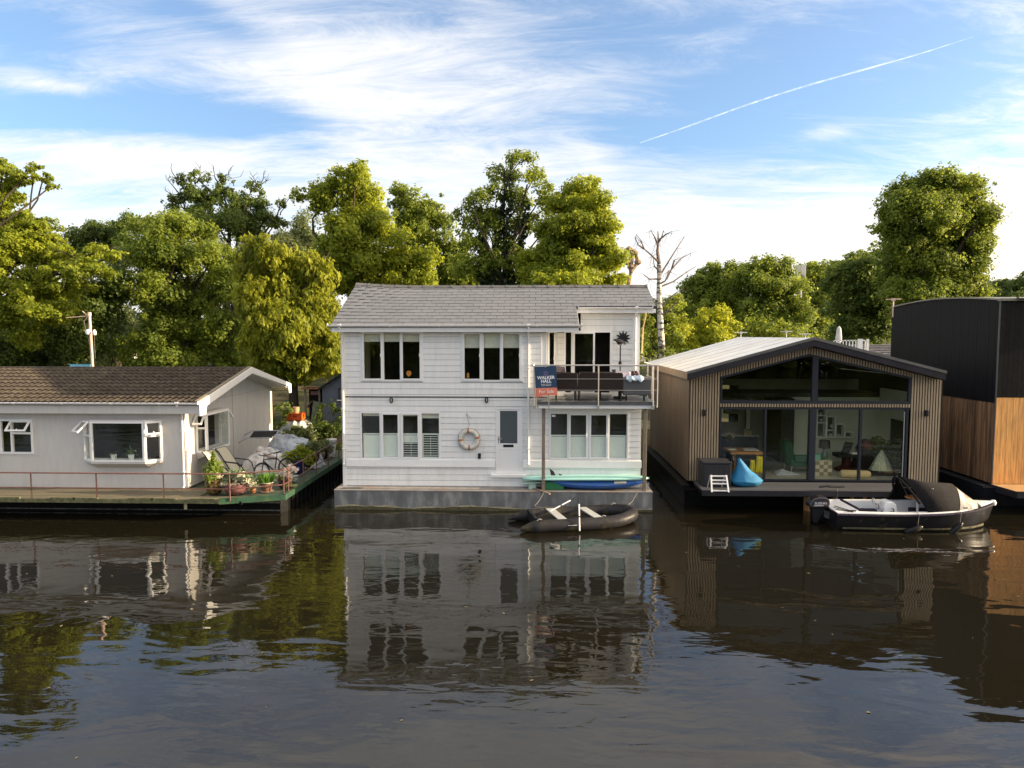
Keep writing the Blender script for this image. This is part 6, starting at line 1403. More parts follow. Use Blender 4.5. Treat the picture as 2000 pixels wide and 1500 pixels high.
# bicycle
bc = Vector((XD-1.15, 22.95, ZD)); t = thing('bicycle', bc, 'black mountain bike leaning on the plastic-covered heap', 'bicycle')
T = Matrix.Translation(bc) @ Matrix.Rotation(R(62), 4, 'Z') @ Matrix.Rotation(R(-6), 4, 'X')    # local x forward (towards -x is front)
def circ(q, c, r, rt, n=28): q.tube([Vector(c)+Vector((r*math.cos(2*math.pi*k/n), 0, r*math.sin(2*math.pi*k/n))) for k in range(n)], rt, 6, closed=True)
for xx in (-.52, .52):
    q = MB(T); circ(q, (xx, 0, .34), .315, .028); wo_ = q.obj('wheel', M['black'], t, smooth=True)
    q = MB(T); circ(q, (xx, 0, .34), .285, .012); [q.tube([(xx, 0, .34), (xx+.285*math.cos(a), 0, .34+.285*math.sin(a))], .003, 3) for a in np.linspace(0, 2*math.pi, 17)[:-1]]; q.tube([(xx, -.05, .34), (xx, .05, .34)], .02, 8); q.obj('spokes', M['steel'], wo_)
q = MB(T); F_ = [((-.52, 0, .34), (-.38, 0, .78)), ((-.39, 0, .75), (.16, 0, .74)), ((-.385, 0, .70), (.02, 0, .30)), ((.02, 0, .30), (.17, 0, .78)), ((.02, 0, .30), (.52, 0, .34)), ((.16, 0, .72), (.52, 0, .34))]
for a, b in F_: q.tube([a, b], .02, 7)
q.obj('frame', M['black'], t, smooth=True)
q = MB(T); q.tube([(-.38, 0, .78), (-.36, 0, .86), (-.40, 0, .90)], .016, 6); q.tube([(-.32, -.30, .93), (-.40, -.1, .90), (-.40, .1, .90), (-.32, .30, .93)], .014, 6); q.obj('handlebar', M['black'], t, smooth=True)
q = MB(T); q.tube([(.17, 0, .78), (.19, 0, .90)], .014, 6); q.hexa(((.06, -.03, .89), (.32, -.07, .90), (.32, .07, .90), (.06, .03, .89), (.06, -.03, .92), (.32, -.07, .94), (.32, .07, .94), (.06, .03, .92))); q.obj('saddle', M['black'], t)
q = MB(T); circ(q, (.02, -.05, .30), .09, .008, 16); q.tube([(.02, -.06, .30), (.12, -.08, .20)], .010, 5); q.tube([(.02, .06, .30), (-.08, .08, .40)], .010, 5); q.obj('crank', M['steel'], t)
# aerial pole behind the left roof
t = thing('tv_aerial', P(182, 722, 26.2), 'leaning pinkish pole with a yagi aerial and white lamp heads above the left roof', 'aerial')
M['polep'] = mat('galvanised_pole', (.55, .40, .32), .5, .1, 8)
pa_, pb_ = P(183, 722, 26.2), P(174.5, 614, 26.2)
q = MB(); q.tube([pa_-Vector((0, 0, 2.2)), pb_], .055, 10); q.obj('pole', M['polep'], t, smooth=True)
q = MB(); q.tube([P(132, 620.5, 26.2), P(176, 617, 26.2)], .018, 6)
for k in range(9): f_ = k/9; c = P(134+38*f_, 620.3-3*f_, 26.2); q.tube([c-Vector((0, .16, 0)), c+Vector((0, .16, 0))], .006, 4)
q.tube([P(171, 617, 26.2), P(161, 608, 26.2)], .02, 5); q.tube([P(171, 619, 26.2), P(164, 628, 26.2)], .02, 5); q.tube([pb_-Vector((0, 0, .06)), pb_+Vector((0, 0, .08))], .07, 8); q.obj('yagi', M['polep'], t)
q = MB(); q.tube([P(164, 628, 26.1), P(172, 660, 26.1), P(181, 700, 26.1)], .008, 4); q.tube([P(184, 650, 26.1), P(186, 700, 26.1)], .008, 4); q.obj('wire', M['rope'], t)
for (a, b, r_) in ((172.5, 648, .11), (184.5, 649, .07)):
    c = P(a, b, 26.05); q = MB(); q.lathe(c-Vector((0, 0, .1)), [(0, -.02), (r_*.8, 0), (r_, .09), (r_*.9, .14), (r_*.4, .2), (0, .2)], 12); q.obj('lamp_head', M['upvc'], t, smooth=True)
c = P(156.5, 715.5, 27.2); t = thing('blue_sign', c, 'light blue sign board peeping over the left roof ridge beside the aerial pole', 'sign')
q = MB(); q.box(c.x-.43, c.x+.43, 27.2, 27.24, c.z-.14, c.z+.08); q.obj('panel', mat('sky_blue_panel', (.13, .42, .60), .5, .08, 4), t); q = MB(); q.box(c.x-.38, c.x-.34, 27.24, 27.28, gh(c.x, 27.3) if False else 1.0, c.z); q.box(c.x+.34, c.x+.38, 27.24, 27.28, 1.0, c.z); q.obj('post', M['post'], t)
textobj('lettering', 'Welcome to Thames Ditton', .072, Matrix.Translation((c.x, 27.196, c.z-.005)) @ FRONT, mat('pale_print', (.30, .62, .78), .5, .01, 1), t)
# ================================================================== behind the boats, left of the two-storey one
c = P(650, 760, 32.5); z0 = gh(-9, 32.5)
t = thing('garden_shed', (PX(650, 32.5, 760), 33, z0), 'dark blue-grey garden shed half hidden behind the left end of the two-storey house', 'shed')
sx0, sx1 = PX(629.5, 32.2, 760), PX(712, 32.2, 760); ze, za = PZ(757, 32.2, 629), PZ(738, 32.2, 680)
M['shedw'] = mat('slate_blue_boards', (.072, .088, .115), .7, .1, 4, rnd=.05)
q = MB(); q.box(sx0+.02, sx1-.02, 32.22, 34.6, z0-.3, ze); xm_ = (sx0+sx1)/2; q.prism([(sx0+.02, 32.22, ze), (sx1-.02, 32.22, ze), (xm_, 32.22, ze+(xm_-sx0)*.62)], (0, 2.38, 0)); q.obj('wall', M['shedw'], t)
zz_ = z0-.1
while zz_ < ze-.1:
    q = MB(); q.box(sx0, sx1, 32.19, 32.22, zz_+.005, min(zz_+.98, ze)-.005); q.obj('panel', M['shedw'], t); zz_ += 1.0
q = MB(); q.prism([(sx0, 32.19, ze+.004), (sx1, 32.19, ze+.004), (xm_, 32.19, ze+(xm_-sx0)*.62)], (0, .03, 0)); q.obj('panel', M['shedw'], t)
q = MB()
for s in (-1, 1):
    xe_ = xm_+s*(xm_-sx0+.15); zb_ = ze-.09; zt2 = ze+(xm_-sx0)*.62+.03
    q.hexa(((xe_, 31.95, zb_), (xm_, 31.95, zt2), (xm_, 34.9, zt2), (xe_, 34.9, zb_), (xe_, 31.95, zb_+.06), (xm_, 31.95, zt2+.06), (xm_, 34.9, zt2+.06), (xe_, 34.9, zb_+.06)))
q.obj('roof', M['fasc'], t)
wxa = PX(661, 32.18, 770); q = MB(); frame_ring(q_ := MB(wallmat_front(32.19)), wxa, wxa+.7, PZ(781, 32.2, 665), PZ(757, 32.2, 665), .06, 0, .03); wf = q_.obj('window_frame', M['anth'], t)
q = MB(); q.box(wxa+.06, wxa+.64, 32.17, 32.18, PZ(781, 32.2, 665)+.06, PZ(757, 32.2, 665)-.06); q.obj('pane', M['glass'], wf); q = MB(); q.box(wxa-.05, wxa+.7, 32.1, 32.19, PZ(781, 32.2, 665)-.03, PZ(781, 32.2, 665)); q.obj('sill', M['white'], wf)
# covered woodpile with crate and log
zc = P(577, 845, 30.6).z
mx_ = PX(577, 30.8, 840)
q = MB(); rnd = random.Random(4)
t = thing('woodpile', (mx_, 31.0, 1.0), 'stack of old logs under a torn white sheet on the bank', 'woodpile')
for k in range(26):
    a = rnd.uniform(-.75, .75); zz_ = PZ(850, 30.8, 577)+rnd.uniform(-.25, .45)*(1-abs(a)); q = MB(); q.tube([(mx_+a, 30.55+rnd.uniform(-.05, .05), zz_), (mx_+a+rnd.uniform(-.05, .05), 31.3, zz_+rnd.uniform(-.05, .05))], rnd.uniform(.06, .10), 8); q.obj('log', M['post'], t)
q = MB(); rows = []
zt0 = PZ(822, 30.9, 577)
for i in range(25):
    s = -1+2*i/24; zx = zt0-.62*abs(s)**2.6+.03*math.sin(i*1.7); row = []
    for j in range(9):
        f_ = j/8; y = 30.45+f_*1.0; hang = (.42+.14*math.sin(i*.9)+(.25 if abs(s) > .5 else -.1)) if j == 0 else (.10 if j == 1 else 0)
        row.append((mx_+s*.86, y, zx-hang+.02*math.sin(i*1.1+j)))
    rows.append(row)
q.grid(rows); o = single(q, 'white_sheet', mat('dirty_white_sheet', (.48, .49, .46), .7, .12, 4, bump=.01, bscale=6), (mx_, 31, zt0), 'torn off-white sheet draped over the woodpile under the orange crate', 'sheet', smooth=True); o.modifiers.new('t', 'SOLIDIFY').thickness = .01
cx, cy = PX(577.5, 30.9, 810), 30.95; zc = zt0+.03
t = thing('orange_crate', (cx, cy, zc), 'bright orange plastic crate on top of the white-sheeted woodpile', 'crate')
M['orange'] = mat('crate_orange', (.72, .11, .015), .5, .1, 8); q = MB(); hw, hd, hh_ = .355, .24, .34
for (x0, x1_, y0, y1_) in ((-hw, hw, -hd, -hd+.02), (-hw, hw, hd-.02, hd), (-hw, -hw+.02, -hd+.02, hd-.02), (hw-.02, hw, -hd+.02, hd-.02)): q.box(cx+x0, cx+x1_, cy+y0, cy+y1_, zc, zc+hh_)
q.box(cx-hw, cx+hw, cy-hd, cy+hd, zc, zc+.02); q.obj('tub', M['orange'], t)
q = MB(); q.box(cx-hw-.02, cx+hw+.02, cy-hd-.025, cy-hd, zc+hh_-.04, zc+hh_); q.box(cx-hw-.02, cx+hw+.02, cy-hd-.02, cy-hd, zc+.10, zc+.12)
for xx in (-.34, -.12, .12, .32): q.box(cx+xx, cx+xx+.02, cy-hd-.02, cy-hd, zc, zc+hh_-.04)
q.box(cx-hw+.02, cx-hw+.06, cy-hd, cy-hd+.03, zc+hh_, zc+hh_+.14); q.obj('ribs', M['orange'], t)
q = MB(); q.box(cx-.12, cx+.12, cy-hd-.006, cy-hd-.001, zc+.17, zc+.20); q.obj('handle_slot', M['black'], t)
q = MB(); q.tube([(cx+.0, cy, zc+.02), (cx+.0, cy, zc+.60)], .15, 14)
o = single(q, 'log_round', mat('cut_log', (.42, .26, .14), .8, .2, 12), (cx, cy, zc+.1), 'thick round of cut log standing in the orange crate', 'log')
# garden clutter
x0, x1_ = PX(594, 32.6, 770), PX(625, 32.6, 770); zt2 = PZ(760, 32.6, 610); t = thing('log_store', ((x0+x1_)/2, 32.9, 1.6), 'rickety timber lean-to with a rusty tin roof left of the shed', 'lean-to')
for xx in (x0, x1_-.08): q = MB(); q.box(xx, xx+.08, 32.6, 32.68, 1.2, zt2); q.obj('post', M['post'], t)
q = MB(); q.box(x0-.1, x1_+.1, 32.45, 33.4, zt2, zt2+.05); q.obj('roof', mat('rusty_tin', (.25, .10, .05), .8, .4, 6), t); q = MB(); q.box(x0, x1_, 33.3, 33.35, 1.2, zt2); q.obj('back_panel', M['slatback'], t)
for k in range(10): q = MB(); xx = x0+.08+(x1_-x0-.16)*((k*7) % 10)/10; q.box(xx, xx+.08, 32.7, 33.2, zt2-.9+.08*(k//3), zt2-.82+.08*(k//3)); q.obj('log', M['brown'], t)
q = MB(); q.box(x0+.3, x0+.7, 32.62, 32.7, zt2-.28, zt2-.1); q.obj('red_tin', M['brown'], t)
q = MB(); q.hexa(((x1_-.35, 32.2, 1.4), (x1_+.2, 32.2, 1.4), (x1_+.2, 32.25, 1.4), (x1_-.35, 32.25, 1.4), (x1_-.30, 32.5, zt2-.55), (x1_+.15, 32.5, zt2-.65), (x1_+.15, 32.55, zt2-.65), (x1_-.30, 32.55, zt2-.55))); single(q, 'board_panel', mat('greenish_board', (.13, .15, .09), .8, .3, 5), (x1_, 32.3, 1.5), 'greenish old board leaning between the lean-to and the shed', 'board')
x = PX(557, 30.7, 870); q = MB(); lens(q, (x+.25, 30.4, PZ(862, 30.4, 560)), 1.5, .7, .25, .08); single(q, 'old_boat_cover', mat('dull_green_cover', (.05, .09, .065), .6, .3, 4), (x, 30.4, 1.2), 'dull green sheeted shape below the woodpile', 'cover', smooth=True)
# leggy garden plants beyond the deck
def leggy(px, py0, py1, Y, label, pal, spread=.5, seed=0):
    rnd = random.Random(seed); b = P(px, py0, Y); h = P(px, py1, Y).z-b.z; t = thing('garden_plant', b, label, 'plant', 'leggy plants on the bank behind the left deck')
    q = MB(); lob = []
    for _ in range(7):
        d = Vector((rnd.uniform(-spread, spread), rnd.uniform(-.3, .3), h*rnd.uniform(.6, 1.05))); limb(q, b, b+d, .014, .006, .3, 4, 4); lob.append((b.x+d.x, b.y+d.y, b.z+d.z, .16, .16, .13)); lob.append((b.x+d.x*.6, b.y+d.y*.6, b.z+d.z*.6, .13, .13, .12))
    q.obj('stems', M['bark'], t); leaves_on(t, 'foliage', lob, .075, pal, .32); return t
for i, (a, b, c_, Y, pal, lab) in enumerate(((585, 868, 838, 29.9, 'sage', 'leggy pale shrub behind the cobalt pot'), (603, 872, 840, 29.8, 'sage', 'pale-flowered plant above the clay tub'), (620, 868, 830, 30.0, 'dark', 'green shrub just below the log lean-to'), (566, 878, 850, 29.7, 'sage', 'dry-stemmed plant right of the tarpaulin'), (648, 862, 820, 30.2, 'dark', 'bushy green plant in front of the shed'))):
    leggy(a, b, c_, Y, lab, pal, seed=i)
# ================================================================== far things on the right and left
t = thing('phone_mast', P(1563, 600, 74), 'phone mast with a ring of grey antenna panels among the far trees', 'mast')
q = MB(); q.tube([P(1563, 640, 74), P(1563, 518, 74)], .16, 8); q.obj('pole', mat('mast_grey', (.36, .36, .35), .6, .1, 4), t)
for k, (a, s) in enumerate(((1556, .2), (1560, -.3), (1564, .35), (1568, -.1), (1570.5, .25))):
    c = P(a, 530, 74+s); q = MB(); q.box(c.x-.16, c.x+.16, c.y-.1, c.y+.1, c.z-.75, c.z+.65); q.obj('antenna_panel', mat('antenna_white', (.52, .52, .50), .5, .15, 2), t)
q = MB()
for k in range(8): c = P(1559+k % 3*4, 536+k*2.2, 73.7); q.box(c.x-.22, c.x+.22, c.y, c.y+.2, c.z-.1, c.z+.1)
q.obj('bracket', mat('mast_dark', (.08, .075, .07), .6), t)
# boat with white railing and slate roof beyond the timber one
t = thing('houseboat', (PX(1700, 37, 680), 38, .6), 'distant boathouse roof with grey pantiles and a white terrace railing behind the timber gable', 'houseboat')
xa_, xb_ = PX(1682, 36, 673), PX(1790, 36, 673); za_, zb_ = PZ(673, 37.5, 1700), PZ(703, 34.5, 1700)
q = MB(); q.hexa(((xa_+1.6, 34.3, zb_-.1), (xb_, 34.3, zb_-.1), (xb_, 37.5, za_-.1), (xa_, 37.5, za_-.1), (xa_+1.6, 34.3, zb_), (xb_, 34.3, zb_), (xb_, 37.5, za_), (xa_, 37.5, za_))); rf_ = q.obj('roof', mat('grey_pantile', (.17, .165, .17), .6, .2, 6), t)
for k in range(9):
    f_ = k/9; q = MB(); xs0 = xa_+1.6*(1-f_); q.hexa(((xs0, 34.3+3.2*f_, zb_+(za_-zb_)*f_), (xb_, 34.3+3.2*f_, zb_+(za_-zb_)*f_), (xb_, 34.3+3.2*f_+.3, zb_+(za_-zb_)*f_+.02), (xs0, 34.3+3.2*f_+.3, zb_+(za_-zb_)*f_+.02), (xs0, 34.28+3.2*f_, zb_+(za_-zb_)*f_+.06), (xb_, 34.28+3.2*f_, zb_+(za_-zb_)*f_+.06), (xb_, 34.6+3.2*f_, zb_+(za_-zb_)*f_+.05), (xs0, 34.6+3.2*f_, zb_+(za_-zb_)*f_+.05))); q.obj('tile_row', _mats['grey_pantile'], rf_)
q = MB(); q.box(xa_-3.2, xb_, 34.6, 41, .4, zb_-.12); q.obj('wall', M['render'], t)
zt3 = PZ(664, 36, 1660); xr0, xr1 = PX(1628, 36, 664), PX(1697, 36, 664)
q = MB(); q.box(xr0, xr1, 36, 36.05, zt3-.05, zt3); q.box(xr0, xr1, 36, 36.04, zt3-.62, zt3-.57)
xx = xr0
while xx < xr1: q.box(xx, xx+.04, 36, 36.04, zt3-.9, zt3); xx += .16
q.box(xr1-.08, xr1, 35.96, 36.08, zt3-1, zt3+.04); q.box(PX(1680, 36, 670)-.09, PX(1680, 36, 670)+.09, 35.9, 36.1, zt3-1, zt3+.05); q.obj('terrace_railing', M['white'], t)
c = P(1638, 664, 36.8); q = MB(); q.lathe((c.x, 36.8, c.z-.9), [(.03, 0), (.03, .75), (.13, .78), (.16, 1.0), (.11, 1.5), (.02, 1.62), (0, 1.63)], 10)
single(q, 'garden_parasol', mat('closed_parasol', (.55, .56, .54), .8, .1, 6), c, 'closed white parasol on the distant terrace behind the timber gable', 'parasol')
def small_aerial(px, py, Y, label, mt=None, h=.45):
    c = P(px, py, Y); mt = mt or mat('aerial_white', (.62, .62, .60), .4); t = thing('tv_aerial', c, label, 'aerial'); q = MB(); q.tube([c-Vector((0, 0, h)), c+Vector((0, 0, .05))], .022, 6); q.obj('mast', mt, t)
    q = MB(); q.tube([c-Vector((.28, 0, 0)), c+Vector((.28, 0, .02))], .016, 5); [q.tube([c+Vector((-.25+.1*k, -.12, .0)), c+Vector((-.25+.1*k, .12, .0))], .008, 4) for k in range(6)]; q.box(c.x-.06, c.x+.06, c.y-.04, c.y+.04, c.z-.05, c.z+.05); q.obj('yagi', mt, t)
small_aerial(1745, 585, 28.3, 'pinkish aerial on the curved roof edge of the black houseboat', M['polep'], .7)
small_aerial(1447, 650, 31.2, 'small white aerial lying low at the rear corner of the pale roof')
small_aerial(1536, 648, 33.5, 'small white aerial behind the middle of the pale roof')
small_aerial(1573, 653, 33.5, 'small white aerial just left of the timber gable peak', h=.35)
# parked white vehicles glimpsed through the left trees
for i, (px, py, lab) in enumerate(((206, 706, 'white car glimpsed under the trees just right of the aerial pole'), (237, 704, 'white van glimpsed under the trees further right of the aerial pole'))):
    Y = 52; c = P(px, py, Y); t = thing('parked_car', (c.x, Y, c.z-.8), lab, 'car'); q = MB()
    hgt = .75 if i == 0 else 1.1
    q.prism([(c.x-.75*(1+.3*i), Y, c.z-.7), (c.x+.75*(1+.3*i), Y, c.z-.7), (c.x+.75*(1+.3*i), Y, c.z-.05), (c.x+.45, Y, c.z+.0), (c.x+.35, Y, c.z+hgt*.5), (c.x-.35, Y, c.z+hgt*.5), (c.x-.55, Y, c.z+.0), (c.x-.75*(1+.3*i), Y, c.z-.1)], (0, 1.7, 0)); q.obj('body', M['white'], t)
    q = MB(); q.prism([(c.x-.42, Y-.01, c.z+.03), (c.x+.38, Y-.01, c.z+.03), (c.x+.30, Y-.01, c.z+hgt*.42), (c.x-.30, Y-.01, c.z+hgt*.42)], (0, .02, 0)); q.obj('window', M['black'], t)
    for s in (-.45, .45): q = MB(); q.tube([(c.x+s, Y-.04, c.z-.65), (c.x+s, Y+.15, c.z-.65)], .28, 12); q.obj('wheel', M['black'], t)
c = P(240, 690, 50); q = MB(); q.lathe(c-Vector((0, 0, .9)), [(.05, 0), (.05, .6), (.22, .65), (.18, 1.0), (.28, 1.05), (0, 1.3)], 6); single(q, 'lantern_post', M['white'], c, 'white lantern post glimpsed under the trees behind the left roof', 'lamp post')
# ================================================================== deck of the timber boat
bp = deckp(1393, 955, ZF); bx_0, bx_1 = PX(1374, 21.9, 900), PX(1429, 21.9, 900); zt4 = PZ(902.5, 21.9, 1400)
M['boxp'] = mat('storage_box_plastic', (.030, .031, .036), .5, .15, 30, bump=.001, bscale=120)
t = thing('storage_box', ((bx_0+bx_1)/2, 22.2, ZF), 'black storage box on the dark deck at the left of the glazed front', 'box')
q = MB(); q.box(bx_0, bx_1, 21.9, 22.65, ZF, zt4-.07); bevel(q.obj('body', M['boxp'], t), .02); q = MB(); q.box(bx_0-.02, bx_1+.02, 21.88, 22.67, zt4-.065, zt4); bevel(q.obj('lid', M['boxp'], t), .02)
for k in range(5): q = MB(); xx = bx_0+.06+k*(bx_1-bx_0-.12)/5; q.box(xx, xx+.13, 21.893, 21.90, ZF+.05, zt4-.14); q.obj('panel_rib', M['boxp'], t)
# boarding steps
sx_ = PX(1403, 21.6, 940); t = thing('boarding_ladder', (sx_, 21.6, ZF), 'white folding boarding ladder on the deck edge in front of the storage box', 'ladder'); zlt = PZ(926.5, 21.7, 1404); zlb = PZ(961, 21.35, 1404)
for s, yb_, dx_ in ((-.235, 21.33, 0), (.235, 21.33, 0)):
    q = MB(); q.hexa(((sx_+s*1.1-.022, yb_, zlb), (sx_+s*1.1+.022, yb_, zlb), (sx_+s*1.1+.022, yb_+.045, zlb), (sx_+s*1.1-.022, yb_+.045, zlb), (sx_+s-.022, 21.55, zlt), (sx_+s+.022, 21.55, zlt), (sx_+s+.022, 21.6, zlt), (sx_+s-.022, 21.6, zlt))); q.obj('rail', M['upvc'], t)
    q = MB(); q.tube([(sx_+s*.95-.04, 21.60, zlt-.03), (sx_+s*.95-.06, 21.8, ZF+.02)], .018, 6); q.obj('brace', mat('alu', (.5, .5, .55), .4, metal=.5), t)
for k, f_ in enumerate((.05, .3, .5, 1.0-.08)):
    zq = zlt+(zlb-zlt)*f_; yq = 21.56+(21.34-21.56)*f_; q = MB(); q.box(sx_-.24, sx_+.24, yq-.01, yq+.05, zq-.02, zq+.012); q.obj('tread', M['upvc'], t)
# bean bag
def beanbag(c, s, mt, label):
    rows = []; n, m = 20, 28; c = Vector(c)
    prof = [(0, .02), (.22, 0), (.40, .02), (.50, .10), (.52, .20), (.47, .30), (.38, .40), (.30, .50), (.22, .62), (.15, .74), (.10, .84), (.07, .90), (.05, .96), (0, .98)]
    for i, (r, z) in enumerate(prof):
        sh = -.17*z*s if z > .2 else -.0; wr = 1+.03*math.sin(i*2.1)
        rows.append([c+Vector(((r*wr*math.cos(a)*(1.12 if math.cos(a) > 0 and z < .45 else .92)+sh*(z*1.1)+.0), r*wr*.82*math.sin(a), z*.98*s+(.012*math.sin(a*5+i)))) for a in [2*math.pi*k/m for k in range(m)]])
    q = MB(); q.grid(rows, close=True); return single(q, 'bean_bag', mt, c, label, 'bean bag', smooth=True)
c = deckp(1452, 946, ZF); beanbag((PX(1454, 22.15, 930), 22.2, ZF), 1.0*(PZ(895, 22.2, 1440)-ZF)/.96, mat('blue_canvas', (.010, .16, .33), .7, .12, 5, bump=.02, bscale=4), 'bright blue teardrop bean bag slumped beside the storage box')
q = MB(); aa = P(1600, 951, 21.5); q.tube([aa, aa+Vector((.3, 0, .03)), aa+Vector((.6, .02, .0)), aa+Vector((.75, -.03, .02)), aa+Vector((.25, -.07, .02))], .03, 6); q.tube([aa+Vector((.5, -.05, .0)), aa+Vector((.52, -.1, -.1)), aa+Vector((.50, -.12, -.45))], .012, 5)
single(q, 'mooring_rope', M['black'], aa, 'tangle of black mooring rope on the deck edge above the outboard motor', 'rope')
# ------------------------------------------------------------------ interior seen through the glass
def room(px, py, Y): return P(px, py, Y)
M['tablew'] = mat('orange_table_wood', (.45, .20, .055), .45, .2, 5, stretch=(1, 5, 1)); Z0 = ZF+.04
t = thing('dining_table', (PX(1455, 24.2, 900), 24.2, Z0), 'orange wooden dining table inside the left glass bay', 'table'); x0, x1_ = PX(1428, 23.7, 885), PX(1491, 23.7, 885)
q = MB(); q.box(x0, x1_, 23.7, 24.7, Z0+.70, Z0+.78); q.obj('tabletop', M['tablew'], t)
for xx in (x0+.1, x1_-.2): q = MB(); q.box(xx, xx+.08, 23.8, 23.88, Z0, Z0+.7); q.obj('leg', M['tablew'], t)
q = MB(); q.box(x0+.55, x0+1.05, 24.0, 24.4, Z0+.785, Z0+.80); q.box(x0-.1+.1, x0+.3, 24.1, 24.3, Z0+.785, Z0+.81); single(q, 'papers', M['upvc'], (x0+.5, 24, Z0+.79), 'white papers spread on the orange dining table', 'papers')
def dchair(px, Y, label):
    x = PX(px, Y, 900); t = thing('dining_chair', (x, Y, Z0), label, 'chair', 'dark dining chairs behind the left glass'); q = MB(); q.box(x-.22, x+.22, Y, Y+.42, Z0+.43, Z0+.47); q.obj('seat', M['black'], t)
    q = MB(); q.tube([(x-.22, Y, Z0+.45), (x-.24, Y-.04, Z0+.68), (x, Y-.07, Z0+.76), (x+.24, Y-.04, Z0+.68), (x+.22, Y, Z0+.45)], .016, 6); q.tube([(x-.2, Y-.04, Z0+.68), (x, Y-.05, Z0+.60), (x+.2, Y-.04, Z0+.68)], .012, 5); q.obj('backrest', M['black'], t)
    for sx in (-.2, .2):
        for sy in (.02, .38): q = MB(); q.tube([(x+sx, Y+sy, Z0+.44), (x+sx*1.1, Y+sy, Z0)], .014, 5); q.obj('leg', M['black'], t)
dchair(1457, 23.35, 'dark wire-backed dining chair in front of the orange table'); dchair(1421, 23.6, 'dark dining chair at the left end of the orange table')
x = PX(1474, 23.3, 900)
for i, (dx_, w_, top, bot) in enumerate(((-.10, .17, 898, 926), (.13, .22, 891, 923))):
    q = MB(); rows = []
    for j in range(7):
        zz_ = PZ(top, 23.25, 1474)+(PZ(bot, 23.25, 1474)-PZ(top, 23.25, 1474))*j/6; rows.append([(x+dx_+w_*(-.5+k/6)*(.75+.25*j/6)+.01*math.sin(j), 23.22+.03*math.sin(k*1.9+i), zz_) for k in range(7)])
    q.grid(rows); o = single(q, 'yellow_towel', mat('yellow_cloth', (.78, .66, .02), .8, .08, 12, bump=.01), (x+dx_, 23.2, Z0+.3), ['narrow yellow cloth hanging left inside the glass, behind the bean bag', 'wider yellow cloth hanging right beside the narrow one inside the glass'][i], 'cloth', smooth=True); o.modifiers.new('t', 'SOLIDIFY').thickness = .015
# kitchen run
x0, x1_ = PX(1408, 26.9, 880), PX(1480, 26.9, 880); t = thing('kitchen_counter', ((x0+x1_)/2, 27, Z0), 'dark kitchen counter with a pale worktop far back in the left bay', 'counter')
q = MB(); q.box(x0, x1_, 26.9, 27.5, Z0, Z0+.86); q.obj('cupboards', mat('ink_blue_unit', (.02, .035, .05), .5), t); q = MB(); q.box(x0-.03, x1_+.03, 26.86, 27.55, Z0+.86, Z0+.90); q.obj('worktop', mat('stone_top', (.42, .40, .34), .4), t)
q = MB(); q.box(x0+.4, x1_-.3, 28.15, 28.19, Z0+1.6, Z0+2.3); single(q, 'window_blind', mat('patterned_blind', (.22, .22, .15), .8, .3, 16), (x0+.8, 28.1, Z0+2), 'patterned blind over the kitchen window in the left bay', 'blind')
q = MB(); xx = PX(1453, 26.9, 855); q.box(xx, xx+.3, 26.95, 27.1, Z0+.91, Z0+1.12); single(q, 'tray', mat('tan_box', (.38, .30, .20), .7), (xx, 27, Z0+.9), 'tan box standing on the kitchen worktop', 'box')
t = thing('flower_vase', (PX(1430, 25.5, 860), 25.5, Z0+.8), 'vase of pale roses on the sideboard in the left bay', 'vase'); vx = PX(1427, 25.5, 860); q = MB(); q.lathe((vx, 25.5, Z0+.72), [(.04, 0), (.07, .12), (.04, .22), (.05, .25), (0, .24)], 10); q.obj('vase', M['black'], t, smooth=True)
leaves_on(t, 'flowers', [(vx-.1, 25.5, Z0+1.16, .10, .08, .07), (vx+.08, 25.5, Z0+1.10, .08, .07, .07)], .05, flower, .5); leaves_on(t, 'foliage', [(vx, 25.5, Z0+1.02, .14, .1, .1)], .05, 'dark', .5)
t = thing('house_plant', (PX(1464, 26.9, 840), 27, Z0+.9), 'spiky house plant on the kitchen worktop', 'plant'); q = MB(); strap_plant(q, (PX(1464, 26.9, 840), 27, Z0+1.0), 30, .45, .012, 9); q.obj('foliage', M['palm'], t)
# middle
M['greenvel'] = mat('bottle_green_velvet', (.012, .075, .045), .8, .2, 5)
gx = PX(1562, 24.2, 900); t = thing('armchair', (gx, 24.2, Z0), 'bottle green velvet armchair with tapered legs behind the middle glass', 'armchair')
q = MB(); q.box(gx-.42, gx+.40, 23.9, 24.7, Z0+.24, Z0+.48); bevel(q.obj('seat', M['greenvel'], t), .06, 3); q = MB(); q.hexa(((gx-.5, 24.1, Z0+.3), (gx-.2, 23.9, Z0+.3), (gx-.1, 24.7, Z0+.3), (gx-.4, 24.8, Z0+.3), (gx-.62, 24.1, Z0+1.12), (gx-.40, 23.95, Z0+1.15), (gx-.25, 24.7, Z0+1.1), (gx-.55, 24.8, Z0+1.1))); bevel(q.obj('backrest', M['greenvel'], t), .07, 3)
q = MB(); q.box(gx-.3, gx+.4, 23.85, 24.0, Z0+.4, Z0+.66); bevel(q.obj('armrest', M['greenvel'], t), .05, 3)
for sx, sy in ((-.35, 23.95), (.33, 23.95), (.33, 24.6), (-.35, 24.6)): q = MB(); q.tube([(gx+sx, sy, Z0+.26), (gx+sx*1.15, sy, Z0)], [.025, .012], 6); q.obj('leg', mat('pale_leg', (.45, .42, .36), .5), t)
